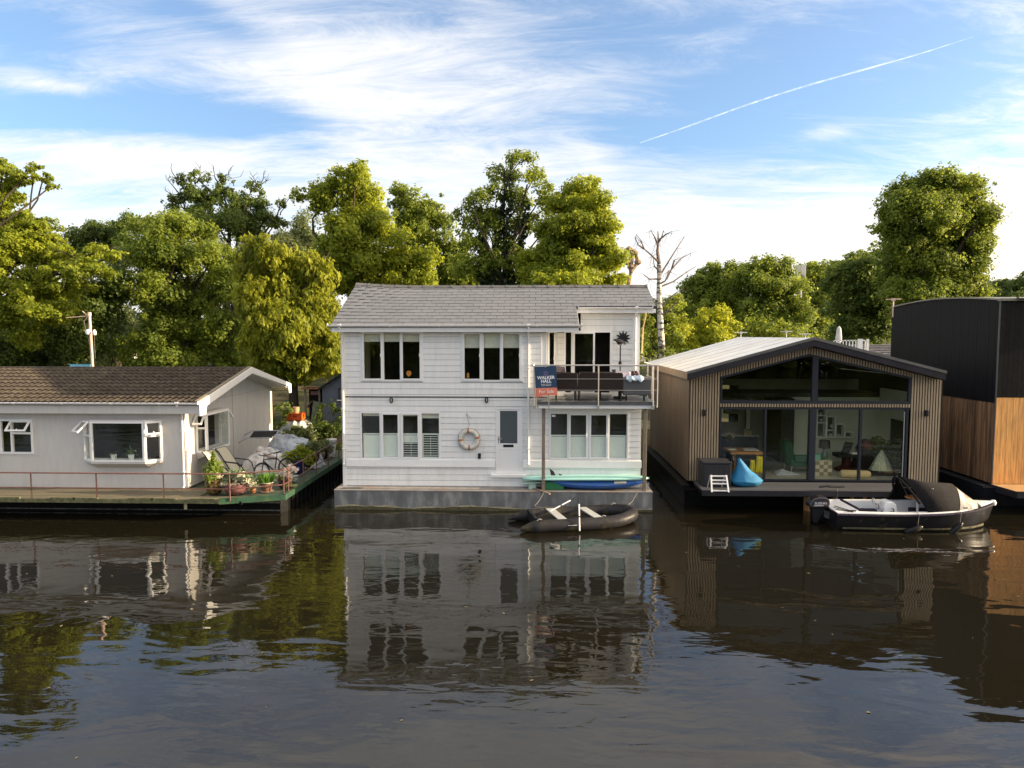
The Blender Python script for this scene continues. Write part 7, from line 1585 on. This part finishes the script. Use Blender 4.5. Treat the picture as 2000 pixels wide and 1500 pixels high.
q = MB(); x = PX(1527, 24, 920); q.hexa([(x-.3, 23.6, Z0+.005), (x+.5, 23.7, Z0+.005), (x+.3, 24.2, Z0+.005), (x-.2, 24.2, Z0+.005), (x-.3, 23.6, Z0+.02), (x+.5, 23.7, Z0+.02), (x+.05, 24.1, Z0+.13), (x-.2, 24.2, Z0+.02)]); single(q, 'newspaper', mat('pale_blue_paper', (.50, .55, .62), .7), (x, 24, Z0), 'crumpled pale blue paper on the floor behind the middle glass', 'paper')
# right bay
t = thing('lamp_table', (PX(1612, 23.7, 920), 23.8, Z0), 'chequered cube side table just inside the right glass', 'table'); x0 = PX(1592, 23.6, 930); x1_ = x0+.56; q = MB(); q.box(x0+.01, x1_-.01, 23.61, 24.09, Z0, Z0+.50); q.obj('core', mat('cube_core', (.2, .17, .12), .7), t)
cm = [mat('cube_light', (.50, .47, .36), .6, .1, 10), mat('cube_dark', (.22, .18, .11), .6, .1, 10)]
for i in range(4):
    for j in range(4): q = MB(); q.box(x0+i*.14+.003, x0+i*.14+.137, 23.6, 23.61, Z0+j*.125+.003, Z0+j*.125+.122); q.obj('panel', cm[(i+j) % 2], t)
q = MB(); q.box(x0-.01, x1_+.01, 23.59, 24.1, Z0+.50, Z0+.52); q.obj('top', cm[0], t)
lx = PX(1610, 23.8, 880); t = thing('table_lamp', (lx, 23.8, Z0+.52), 'table lamp with a black drum shade on a green glass base', 'lamp'); q = MB(); q.lathe((lx, 23.8, Z0+.52), [(.07, 0), (.11, .08), (.10, .2), (.04, .30), (.02, .44), (0, .44)], 14); q.obj('base', mat('green_glass', (.02, .09, .04), .15, coat=.5), t, smooth=True); q = MB(); q.lathe((lx, 23.8, Z0+.92), [(.19, 0), (.17, .27), (.16, .27), (.18, .0)], 20); q.obj('lamp_shade', M['black'], t, smooth=True)
q = MB(); q.box(x0+.0, x0+.2, 23.7, 23.9, Z0+.525, Z0+.72); single(q, 'teal_box', mat('teal_box', (.12, .35, .28), .5), (x0, 23.8, Z0+.55), 'teal box on the chequered cube table behind the glass', 'box')
t = thing('cube_shelf', (PX(1630, 26.2, 830), 26.2, Z0+1.3), 'stepped white cube shelving on the pale wall in the right glass bay', 'shelf'); sy = 26.28
def cubeframe(pa, pb, ta, tb, div=(), back=True):
    x0, x1_, z0_, z1_ = PX(pa, 26.1, 830), PX(pb, 26.1, 830), PZ(tb, 26.1, 1630), PZ(ta, 26.1, 1630); q = MB(); W_ = MB(wallmat_front(26.3)); frame_ring(W_, x0, x1_, z0_, z1_, .035, 0, .22)
    for d in div: zd = PZ(d, 26.1, 1630); W_.box(x0+.035, x1_-.035, 0, .22, zd-.015, zd+.015)
    W_.obj('cube', M['upvc'], t); q = MB(wallmat_front(26.3)); q.box(x0+.04, x1_-.04, .005, .01, z0_+.04, z1_-.04); q.obj('cube_back', mat('shelf_back', (.09, .085, .06), .8, .5, 9), t)
for a in ((1595, 1614, 797, 855, (812, 826)), (1614, 1632, 813, 855, (841,)), (1632, 1650, 828, 855), (1650, 1667, 843, 855)): cubeframe(*a)
q = MB(); 
for (a, b, r_) in ((1604, 820, .06), (1603, 808, .05), (1622, 850, .09), (1624, 832, .07), (1638, 850, .08)): c = P(a, b, 26.15); q.lathe(c-Vector((0, 0, r_)), [(r_*.6, 0), (r_, r_), (r_*.5, r_*1.7), (0, r_*1.7)], 8)
single(q, 'ornaments', M['render'], P(1610, 830, 26.1), 'row of small vases and ornaments standing in the white cubes', 'ornaments', smooth=True)
t = thing('television', P(1757, 850, 24.5), 'flat black television on the side wall of the right glass bay', 'television'); q = MB(); xw = hr_x1-.30; q.box(xw-.05, xw, 23.4, 25.3, PZ(872, 24.6, 1757), PZ(822, 24.6, 1757)); q.obj('screen', mat('dark_screen', (.012, .016, .010), .2), t)
def blob(name, px, py, Y, r, h, mt, label, cat, seed=0, sx=1): c = P(px, py, Y); return mound(name, c.x, Y, Z0, r*sx, r, h, mt, label, seed, 2.2, cat, .15, 1.6)
x = PX(1653, 24.6, 900); t = thing('rocking_chair', (x, 24.6, Z0), 'dark maroon swivel chair piled with clothes in the right glass bay', 'chair'); q = MB(); q.box(x-.42, x+.38, 24.3, 24.8, Z0+.50, Z0+.62); q.hexa([(x-.1, 24.7, Z0+.6), (x+.16, 24.7, Z0+.6), (x+.16, 24.8, Z0+.6), (x-.1, 24.8, Z0+.6), (x+.02, 24.75, Z0+1.0), (x+.30, 24.75, Z0+.96), (x+.3, 24.82, Z0+.96), (x+.02, 24.82, Z0+1.0)]); q.obj('seat', M['black'], t); q = MB(); q.lathe((x, 24.6, Z0), [(.38, .0), (.40, .05), (.16, .2), (.14, .5), (0, .5)], 12); q.obj('base', mat('maroon_wood', (.06, .018, .015), .5), t, smooth=True); q = MB(); q.box(x+.05, x+.35, 24.28, 24.5, Z0+.63, Z0+.68); q.obj('cushion', M['upvc'], t)
xd = PX(1702, 24.8, 900); mound('dark_sofa', xd, 24.8, Z0, .85, .5, 1.0, mat('black_throw', (.02, .017, .018), .9, .3, 6), 'dark sofa heaped with throws behind the right glass', 7, 3.0, 'sofa', .12, .6)
q = MB(); q.lathe((PX(1700, 24.5, 880), 24.6, Z0+.78), [(0, .3), (.2, .25), (.28, .1), (.25, 0)], 12); single(q, 'cushion', mat('dusky_red_cushion', (.20, .07, .07), .9, .2, 9), (xd, 24.6, Z0+.9), 'dusky red cushion on top of the dark sofa', 'cushion', smooth=True)
xt_ = PX(1724, 23.7, 910); q = MB(); q.lathe((xt_, 23.8, Z0+.18), [(.40, 0), (.36, .08), (.20, .40), (.02, .68), (0, .68)], 9, 1, .7); single(q, 'play_tent', mat('silvery_fabric', (.42, .46, .34), .5, .4, 5, stretch=(4, 4, .4)), (xt_, 23.8, Z0+.2), 'silvery cone-shaped draped cloth low behind the right glass', 'cloth')
q = MB(); q.box(xt_-.6, xt_+.65, 23.65, 24.1, Z0, Z0+.17); single(q, 'low_bench', M['black'], (xt_, 23.8, Z0), 'low dark bench under the silvery cone behind the right glass', 'bench')
xr = PX(1668, 23.3, 935); q = MB(); q.tube([(xr-.46, 23.3, Z0+.14), (xr-.40, 23.3, Z0+.14), (xr+.42, 23.26, Z0+.13), (xr+.50, 23.26, Z0+.13)], [.08, .13, .13, .09], 14); single(q, 'bolster', mat('cream_bolster', (.58, .46, .26), .9, .1, 14, bump=.004), (xr, 23.3, Z0), 'cream rolled bolster lying on the floor just inside the right glass', 'cushion', smooth=True)
xp = PX(1752, 24, 900); t = thing('house_plant', (xp, 24, Z0), 'dark bushy house plant in the right corner behind the glass', 'plant'); leaves_on(t, 'foliage', [(xp, 24, Z0+.5, .3, .3, .35), (xp-.35, 24.2, Z0+.8, .25, .2, .25), (xp+.1, 24.1, Z0+.9, .25, .2, .2), (xp-.55, 24.3, Z0+1.0, .22, .2, .22)], .08, 'dark', .6); q = MB(); q.lathe((xp, 24, Z0), [(.12, 0), (.16, .25), (0, .24)], 12); q.obj('pot', M['black'], t, smooth=True)
# ================================================================== open motor boat
BS, BB = PX(1614, 20.45, 990), PX(1941, 20.5, 980); BL = BB-BS; BYc = 20.48
t = thing('motor_boat', ((BS+BB)/2, BYc, 0), 'open black motor boat with white interior and folding hood, moored at the timber deck', 'motorboat')
def half(s):                       # half beam along the length, s 0 stern .. 1 bow
    return .86*(1-max(0, (s-.52)/.48)**2.3)*(.93+.07*min(1, s/.25))
def sheer(s): return .50+.04*(1-s)**2*0+.17*max(0, s-.35)**1.6/.5
NS = 30
def sect(s, k):
    """k: lateral profile 0..8 keel to gunwale (positive side)"""
    b = max(half(s), .004); sh_ = sheer(s); kz_ = -.28+.42*max(0, (s-.72)/.28)**2
    pts = [(0, kz_), (b*.45, kz_+.07), (b*.80, kz_+.20), (b*.90, kz_+.30), (b*.95, .16+.1*max(0, s-.6)), (b*.985, sh_-.16), (b*1.0, sh_-.06), (b*1.0, sh_)]
    return pts[k]
def sx_at(s, z=0, flare=True): return BS+BL*s-(0.30*max(0, (sheer(s)-z))*max(0, (s-.75)/.25)**1.5 if flare else 0)
q = MB(); rows = []
for i in range(NS+1):
    s = i/NS; row = []
    for sg in (-1, 1):
        ks = range(7, -1, -1) if sg < 0 else range(1, 8)
        for k in ks: y, z = sect(s, k); row.append((sx_at(s, z), BYc+sg*y, z))
    rows.append(row)
q.grid(rows); q.face([q.vert(p_) for p_ in rows[0]])
M['bhull'] = mat('boat_gelcoat_black', (.012, .0115, .013), .3, .2, 4, dirt=(.10, .085, .035), dscale=2.5, dthr=(.56, .75)); M['bwhite'] = mat('boat_gelcoat_white', (.85, .83, .81), .3, .04, 3)
q.obj('hull', M['bhull'], t, smooth=True)
q = MB()
for sg in (-1, 1): q.grid([[(sx_at(i/NS, .07)+.0, BYc+sg*(sect(i/NS, 3)[0]*1.03+.012), .045), (sx_at(i/NS, .07), BYc+sg*(sect(i/NS, 4)[0]*.985+.012), .10+.03*max(0, i/NS-.5))] for i in range(1, NS-1)])
q.obj('waterline_scum', mat('boat_scum', (.085, .075, .035), .8, .9, 4), t)
# rope fender along the gunwale
q = MB()
for sg in (-1, 1):
    q.tube([(BS+BL*i/48-.01, BYc+sg*(half(i/48)+.018), sheer(i/48)-.04) for i in range(49)], .032, 8)
q.obj('rope_fender', mat('navy_rope', (.035, .028, .045), .8, .6, 30, bump=.01, bscale=30), t, smooth=True)
# gunwale deck
q = MB(); inn = lambda s: max(half(s)-.19, .0)
for sg in (-1, 1):
    q.grid([[(BS+BL*i/NS, BYc+sg*half(i/NS), sheer(i/NS)+.0), (BS+BL*i/NS, BYc+sg*half(i/NS)*.99, sheer(i/NS)+.025), (BS+BL*i/NS, BYc+sg*inn(i/NS), sheer(i/NS)+.025), (BS+BL*i/NS, BYc+sg*max(0, inn(i/NS)-.02), sheer(i/NS)-.06), (BS+BL*i/NS, BYc+sg*max(0, inn(i/NS)-.05), .10)] for i in range(0, int(NS*.80)+1)])
q.obj('gunwale', M['bwhite'], t, smooth=True)
q = MB(); i0 = int(NS*.80)
q.grid([[(BS+BL*i/NS+(.0), BYc+half(i/NS)*f_, sheer(i/NS)+.025+.03*(1-f_*f_)) for f_ in (-1, -.6, -.2, .2, .6, 1)] for i in range(i0, NS+1)]); q.grid([[(BS+BL*i0/NS, BYc+half(i0/NS)*f_, sheer(i0/NS)+.025+.03*(1-f_*f_)) for f_ in (-.85, 0, .85)], [(BS+BL*i0/NS, BYc+half(i0/NS)*f_, .1) for f_ in (-.85, 0, .85)]]); q.obj('foredeck', M['bwhite'], t, smooth=True)
q = MB(); q.lathe((BB-.03, BYc, sheer(1)-.10), [(.0, .0), (.07, .02), (.085, .10), (.05, .16), (0, .17)], 10); q.obj('stem_cap', M['bwhite'], t, smooth=True)
q = MB(); q.grid([[(BS+BL*i/NS, BYc+sg*inn(i/NS), .10) for sg in (-1, 1)] for i in range(0, i0+1)]); q.obj('cockpit_floor', M['bwhite'], t)
# stern well with sloping white sun pad
q = MB(); q.box(BS+.03, BS+.10, BYc-.74, BYc+.74, .2, sheer(0)+.02); q.prism([(BS+.10, BYc-.70, .42), (BS+.62, BYc-.70, .57), (BS+1.05, BYc-.70, .12), (BS+.10, BYc-.70, .12)], (0, 1.40, 0)); o = q.obj('stern_box', M['bwhite'], t)
q = MB(); q.hexa(((BS+.66, BYc-.60, .56), (BS+1.15, BYc-.60, .13), (BS+1.15, BYc+.66, .13), (BS+.66, BYc+.66, .56), (BS+.72, BYc-.60, .60), (BS+1.22, BYc-.60, .18), (BS+1.22, BYc+.66, .18), (BS+.72, BYc+.66, .60))); bevel(q.obj('cushion', mat('navy_cushion', (.025, .02, .04), .7, .2, 9), t), .02)
q = MB(); q.box(BS+1.15, BS+1.75, BYc-.68, BYc+.70, .10, .30); bevel(q.obj('seat', _mats['navy_cushion'], t), .03)
for k in range(3):                        # outboard ropes
    q = MB(); q.tube([(BS+.05+.12*k, BYc-.3+.2*k, .50), (BS+.25+.1*k, BYc-.55, .53), (BS+.35+.08*k, BYc-.78, .55)], .010, 5); q.obj('line', M['black'], t)
# console and wheel
cx_ = PX(1737, 20.3, 985); q = MB(); q.prism([(cx_-.24, 20.15, .10), (cx_-.22, 20.15, .55), (cx_-.16, 20.15, .72), (cx_+.02, 20.15, .74), (cx_+.14, 20.15, .66), (cx_+.24, 20.15, .10)], (0, .42, 0)); bevel(q.obj('console', M['bwhite'], t), .04, 3)
q = MB(); c = Vector((cx_-.38, 20.34, .64)); TT = Matrix.Translation(c) @ Matrix.Rotation(R(68), 4, 'Y'); qq = MB(TT); qq.tube([(.17*math.cos(a), .17*math.sin(a), 0) for a in np.linspace(0, 2*math.pi, 25)[:-1]], .013, 6, closed=True); [qq.tube([(0, 0, .02), (.17*math.cos(a), .17*math.sin(a), 0)], .009, 5) for a in (.5, 2.6, 4.7)]; qq.tube([(0, 0, 0), (0, 0, .15)], .03, 8); qq.obj('steering_wheel', M['steel'], t, smooth=True)
q = MB(); q.box(cx_-.03, cx_+.07, 20.10, 20.15, .36, .46); q.tube([(cx_+.02, 20.1, .42), (cx_+.02, 20.08, .54), (cx_-.04, 20.08, .56)], .014, 6); q.obj('throttle', M['black'], t)
q = MB(); q.box(cx_-.26, cx_-.22, 20.2, 20.26, .30, .45); q.obj('switch', M['black'], t)
# table
tx = PX(1793, 20.5, 975); tz_ = PZ(970, 20.5, 1793); q = MB(); q.lathe((tx, 20.5, tz_-.03), [(0, 0), (.36, 0), (.365, .015), (.35, .03), (0, .03)], 26, 1, .78); q.obj('table', mat('varnished_table', (.50, .21, .06), .3, .15, 5, stretch=(1, 8, 1)), t, smooth=True); q = MB(); q.tube([(tx, 20.5, .12), (tx, 20.5, tz_-.03)], .035, 8); q.obj('table_leg', M['bwhite'], t)
q = MB(); [q.lathe((tx+a, 20.5+b, tz_), [(.035, 0), (.035, .02), (.02, .02), (0, .02)], 8) for a, b in ((-.12, -.05), (.12, -.06), (-.1, .1), (.14, .1))]; q.obj('cup_ring', M['steel'], t)
q = MB(); q.box(tx+.05, tx+1.1, BYc+.30, BYc+.68, .1, .34); q.box(tx-.0, tx+.42, BYc-.68, BYc-.30, .1, .36); q.obj('seat', _mats['navy_cushion'], t)
# folding hood
def arch(x, lean, yn, yf, z0, h, n=17, p_=.75):
    return [Vector((x+lean*math.sin(math.pi*k/(n-1))**p_, yn+(yf-yn)*k/(n-1), z0+h*math.sin(math.pi*k/(n-1))**.72)) for k in range(n)]
hx1 = PX(1811, 19.75, 1000); hx2 = PX(1874, 19.85, 995); yn, yf = BYc-.80, BYc+.80
A1 = arch(hx1, -.45, yn, yf, .52, .90); A2 = arch(hx2-.1, .22, yn+.06, yf-.06, .54, .66); Am = [(a*.55+b*.45)+Vector((0, 0, -.07*math.sin(math.pi*k/16)**.5)) for k, (a, b) in enumerate(zip(A1, A2))]
M['hood'] = mat('black_canvas_hood', (.011, .010, .011), .95, .25, 9, bump=.012, bscale=5)
q = MB(); q.grid([A1, Am, A2]); o = q.obj('hood', M['hood'], t, smooth=True); o.modifiers.new('t', 'SOLIDIFY').thickness = .012
A0 = [a+Vector((-.06, 0, -.03)) for a in A1]; q = MB(); q.tube(A0[1:-1], .035, 6); q.obj('hood_roll', M['hood'], t, smooth=True)
# far-side wing of the hood
q = MB(); q.grid([[A1[13], A1[15], A1[16]], [A1[13]+Vector((-.05, .02, -.30)), A1[16]+Vector((-.35, .0, .05)), A1[16]+Vector((-.55, .0, .0))]]); q.obj('hood_wing', M['hood'], t)
q = MB(); q.tube([A1[9], Vector((hx1+.25, BYc+.70, .60))], .012, 5); q.tube([A1[9].lerp(Vector((hx1+.25, BYc+.70, .60)), .5), A1[4].lerp(A2[4], .5)], .010, 5); q.obj('hood_frame', M['steel'], t)
# front: canvas then clear window
xf = PX(1912, 20.0, 990); F = [Vector((xf+.10+.22*math.sin(math.pi*k/16)-.12, BYc-.62+1.24*k/16, .66)) for k in range(17)]
def mixr(a, b, f_): return [x.lerp(y, f_) for x, y in zip(a, b)]
q = MB(); R0, R1, R2, R3 = A2, mixr(A2, F, .07), mixr(A2, F, .86), F
q.grid([R0, R1]); q.grid([R2, R3]); q.obj('hood_front_band', M['hood'], t, smooth=True)
for (ka, kb) in ((0, 7), (9, 16)):
    q = MB(); q.grid([R1[ka:kb+1], mixr(A2, F, .5)[ka:kb+1], R2[ka:kb+1]]); q.obj('clear_window', mat('creased_clear_vinyl', (.50, .46, .40), .12, .65, 2.2, stretch=(3, 1, .8), bump=.03, bscale=3, coat=.6), t, smooth=True)
q = MB(); q.grid([R1[7:10], R2[7:10]]); q.obj('window_seam', M['hood'], t)
# cleats
for sx in (BS+.42, PX(1878, 19.9, 1000)): q = MB(); y_ = BYc-half((sx-BS)/BL)+.07; z_ = sheer((sx-BS)/BL)+.03; q.tube([(sx-.12, y_, z_+.05), (sx+.12, y_, z_+.05)], .014, 6); q.box(sx-.03, sx+.03, y_-.01, y_+.01, z_-.01, z_+.05); q.obj('cleat', M['black'], t)
# fenders hanging at the near side
for (pxx, ang_, lab) in ((1777, 70, 'left black sausage fender trailing half in the water against the boat'), (1861, 45, 'right black sausage fender hanging under the hood corner of the boat')):
    x = PX(pxx+4, 19.6, 1030); s = (x-BS)/BL; y_ = BYc-half(s)-.09; T = Matrix.Translation((x, y_, .09)) @ Matrix.Rotation(R(ang_), 4, 'Y'); q = MB(T); q.lathe((0, 0, -.26), [(0, 0), (.05, .01), (.085, .07), (.085, .42), (.05, .5), (.02, .54), (0, .55)], 12); o_ = single(q, 'fender', M['bhull'], (x, y_, .1), lab, 'fender', 'fenders hanging on the motor boat', smooth=True)
    q = MB(); q.tube([Vector((x+.1, y_+.03, .17)), (x+.16, y_+.04, sheer(s)+.03), (x+.14, y_+.16, sheer(s)+.05)], .008, 4); q.obj('lanyard', M['rope'], o_) if False else None
    qq = MB(); qq.tube([Vector((x+.14, y_+.03, .19)), Vector((x+.18, y_+.05, sheer(s)+.02)), Vector((x+.16, y_+.18, sheer(s)+.05))], .008, 4)
    qo = qq.obj('lanyard', M['rope'], o_)
# outboard motor
ox = PX(1600, 20.4, 990); oz = PZ(981, 20.4, 1600); t2 = thing('outboard_motor', (ox, 20.42, .3), 'black outboard motor with white lettering on the stern of the motor boat', 'outboard motor')
prof = [(-.33, -.10), (-.31, .02), (-.22, .13), (-.05, .18), (.16, .17), (.25, .10), (.26, -.04), (.20, -.14), (-.28, -.14)]
q = MB(); q.prism([(ox+a, 20.26, oz+b) for a, b in prof], (0, .36, 0)); bevel(q.obj('cowl', mat('outboard_cowl', (.022, .014, .017), .2, .2, 4, coat=.6), t2, smooth=True), .06, 4)
q = MB(); q.prism([(ox-.26, 20.34, oz-.13), (ox+.20, 20.34, oz-.13), (ox+.12, 20.34, oz-.30), (ox-.05, 20.34, oz-.62), (ox-.16, 20.34, oz-.62), (ox-.2, 20.34, oz-.3)], (0, .20, 0)); bevel(q.obj('leg_housing', M['black'], t2), .03)
q = MB(); q.hexa(((ox+.12, 20.30, oz-.42), (ox+.62, 20.0, oz-.60), (ox+.62, 20.12, oz-.60), (ox+.12, 20.5, oz-.42), (ox+.12, 20.30, oz-.22), (ox+.62, 20.0, oz-.34), (ox+.62, 20.12, oz-.34), (ox+.12, 20.5, oz-.22))); q.obj('bracket', mat('weedy_black', (.055, .055, .05), .8, .6, 9, bump=.01), t2)
q = MB(); q.box(ox+.20, BS+.04, 20.36, 20.5, oz-.22, oz-.02); q.obj('clamp', M['black'], t2)
textobj('lettering', 'SUZUKI', .095, Matrix.Translation((ox-.02, 20.252, oz+.0)) @ FRONT, M['lettering'], t2, sx=1.05)
q = MB(); q.poly([(ox-.22, 20.252, oz-.075), (ox+.10, 20.252, oz-.075), (ox+.06, 20.252, oz-.060), (ox-.20, 20.252, oz-.060)]); q.obj('stripe', M['lettering'], t2)
q = MB(); q.box(BS+.28, BS+.42, BYc-.702, BYc-.70+.001, .36, .44); q.obj('vent', M['black'], t)
# ================================================================== contrail
def skyp(px, py, d=3000): r = ray(px, py); r.normalize(); return Vector((0, 0, CAMZ))+r*d
cm_ = bpy.data.materials.new('contrail_vapour'); cm_.use_nodes = True; n = cm_.node_tree.nodes; l = cm_.node_tree.links; n.clear()
df = n.new('ShaderNodeBsdfDiffuse'); df.inputs[0].default_value = (.95, .95, .95, 1); tl = n.new('ShaderNodeBsdfTranslucent'); tl.inputs[0].default_value = (.95, .95, .95, 1); ads = n.new('ShaderNodeAddShader'); l.new(df.outputs[0], ads.inputs[0]); l.new(tl.outputs[0], ads.inputs[1])
tr = n.new('ShaderNodeBsdfTransparent'); lw = n.new('ShaderNodeLayerWeight'); lw.inputs[0].default_value = .5
nz = n.new('ShaderNodeTexNoise'); nz.inputs['Scale'].default_value = .035; nz.inputs['Detail'].default_value = 6; g = n.new('ShaderNodeNewGeometry'); l.new(g.outputs['Position'], nz.inputs['Vector'])
a1_ = n.new('ShaderNodeMath'); a1_.operation = 'SUBTRACT'; a1_.inputs[0].default_value = 1; l.new(lw.outputs['Facing'], a1_.inputs[1]); a2_ = n.new('ShaderNodeMapRange'); a2_.inputs[1].default_value = .35; a2_.inputs[2].default_value = .65; a2_.inputs[3].default_value = .03; a2_.inputs[4].default_value = .11; l.new(nz.outputs[0], a2_.inputs[0])
a3_ = n.new('ShaderNodeMath'); a3_.operation = 'MULTIPLY'; a3_.use_clamp = True; l.new(a1_.outputs[0], a3_.inputs[0]); l.new(a2_.outputs[0], a3_.inputs[1])
ms = n.new('ShaderNodeMixShader'); l.new(a3_.outputs[0], ms.inputs[0]); l.new(tr.outputs[0], ms.inputs[1]); l.new(ads.outputs[0], ms.inputs[2]); om = n.new('ShaderNodeOutputMaterial'); l.new(ms.outputs[0], om.inputs[0])
q = MB(); cps = catmull([skyp(a, b) for a, b in ((1250, 279), (1340, 248), (1450, 208), (1560, 172), (1680, 138), (1790, 107), (1900, 72))], 5); q.tube(cps, [(3.0+.5*math.sin(i*1.3)+i*.04)*min(1, (len(cps)-1-i)/12+.1) for i in range(len(cps))], 8)
o = q.obj('contrail', cm_, None, smooth=True, label='thin white aircraft contrail crossing the blue sky above the timber boat', cat='contrail')
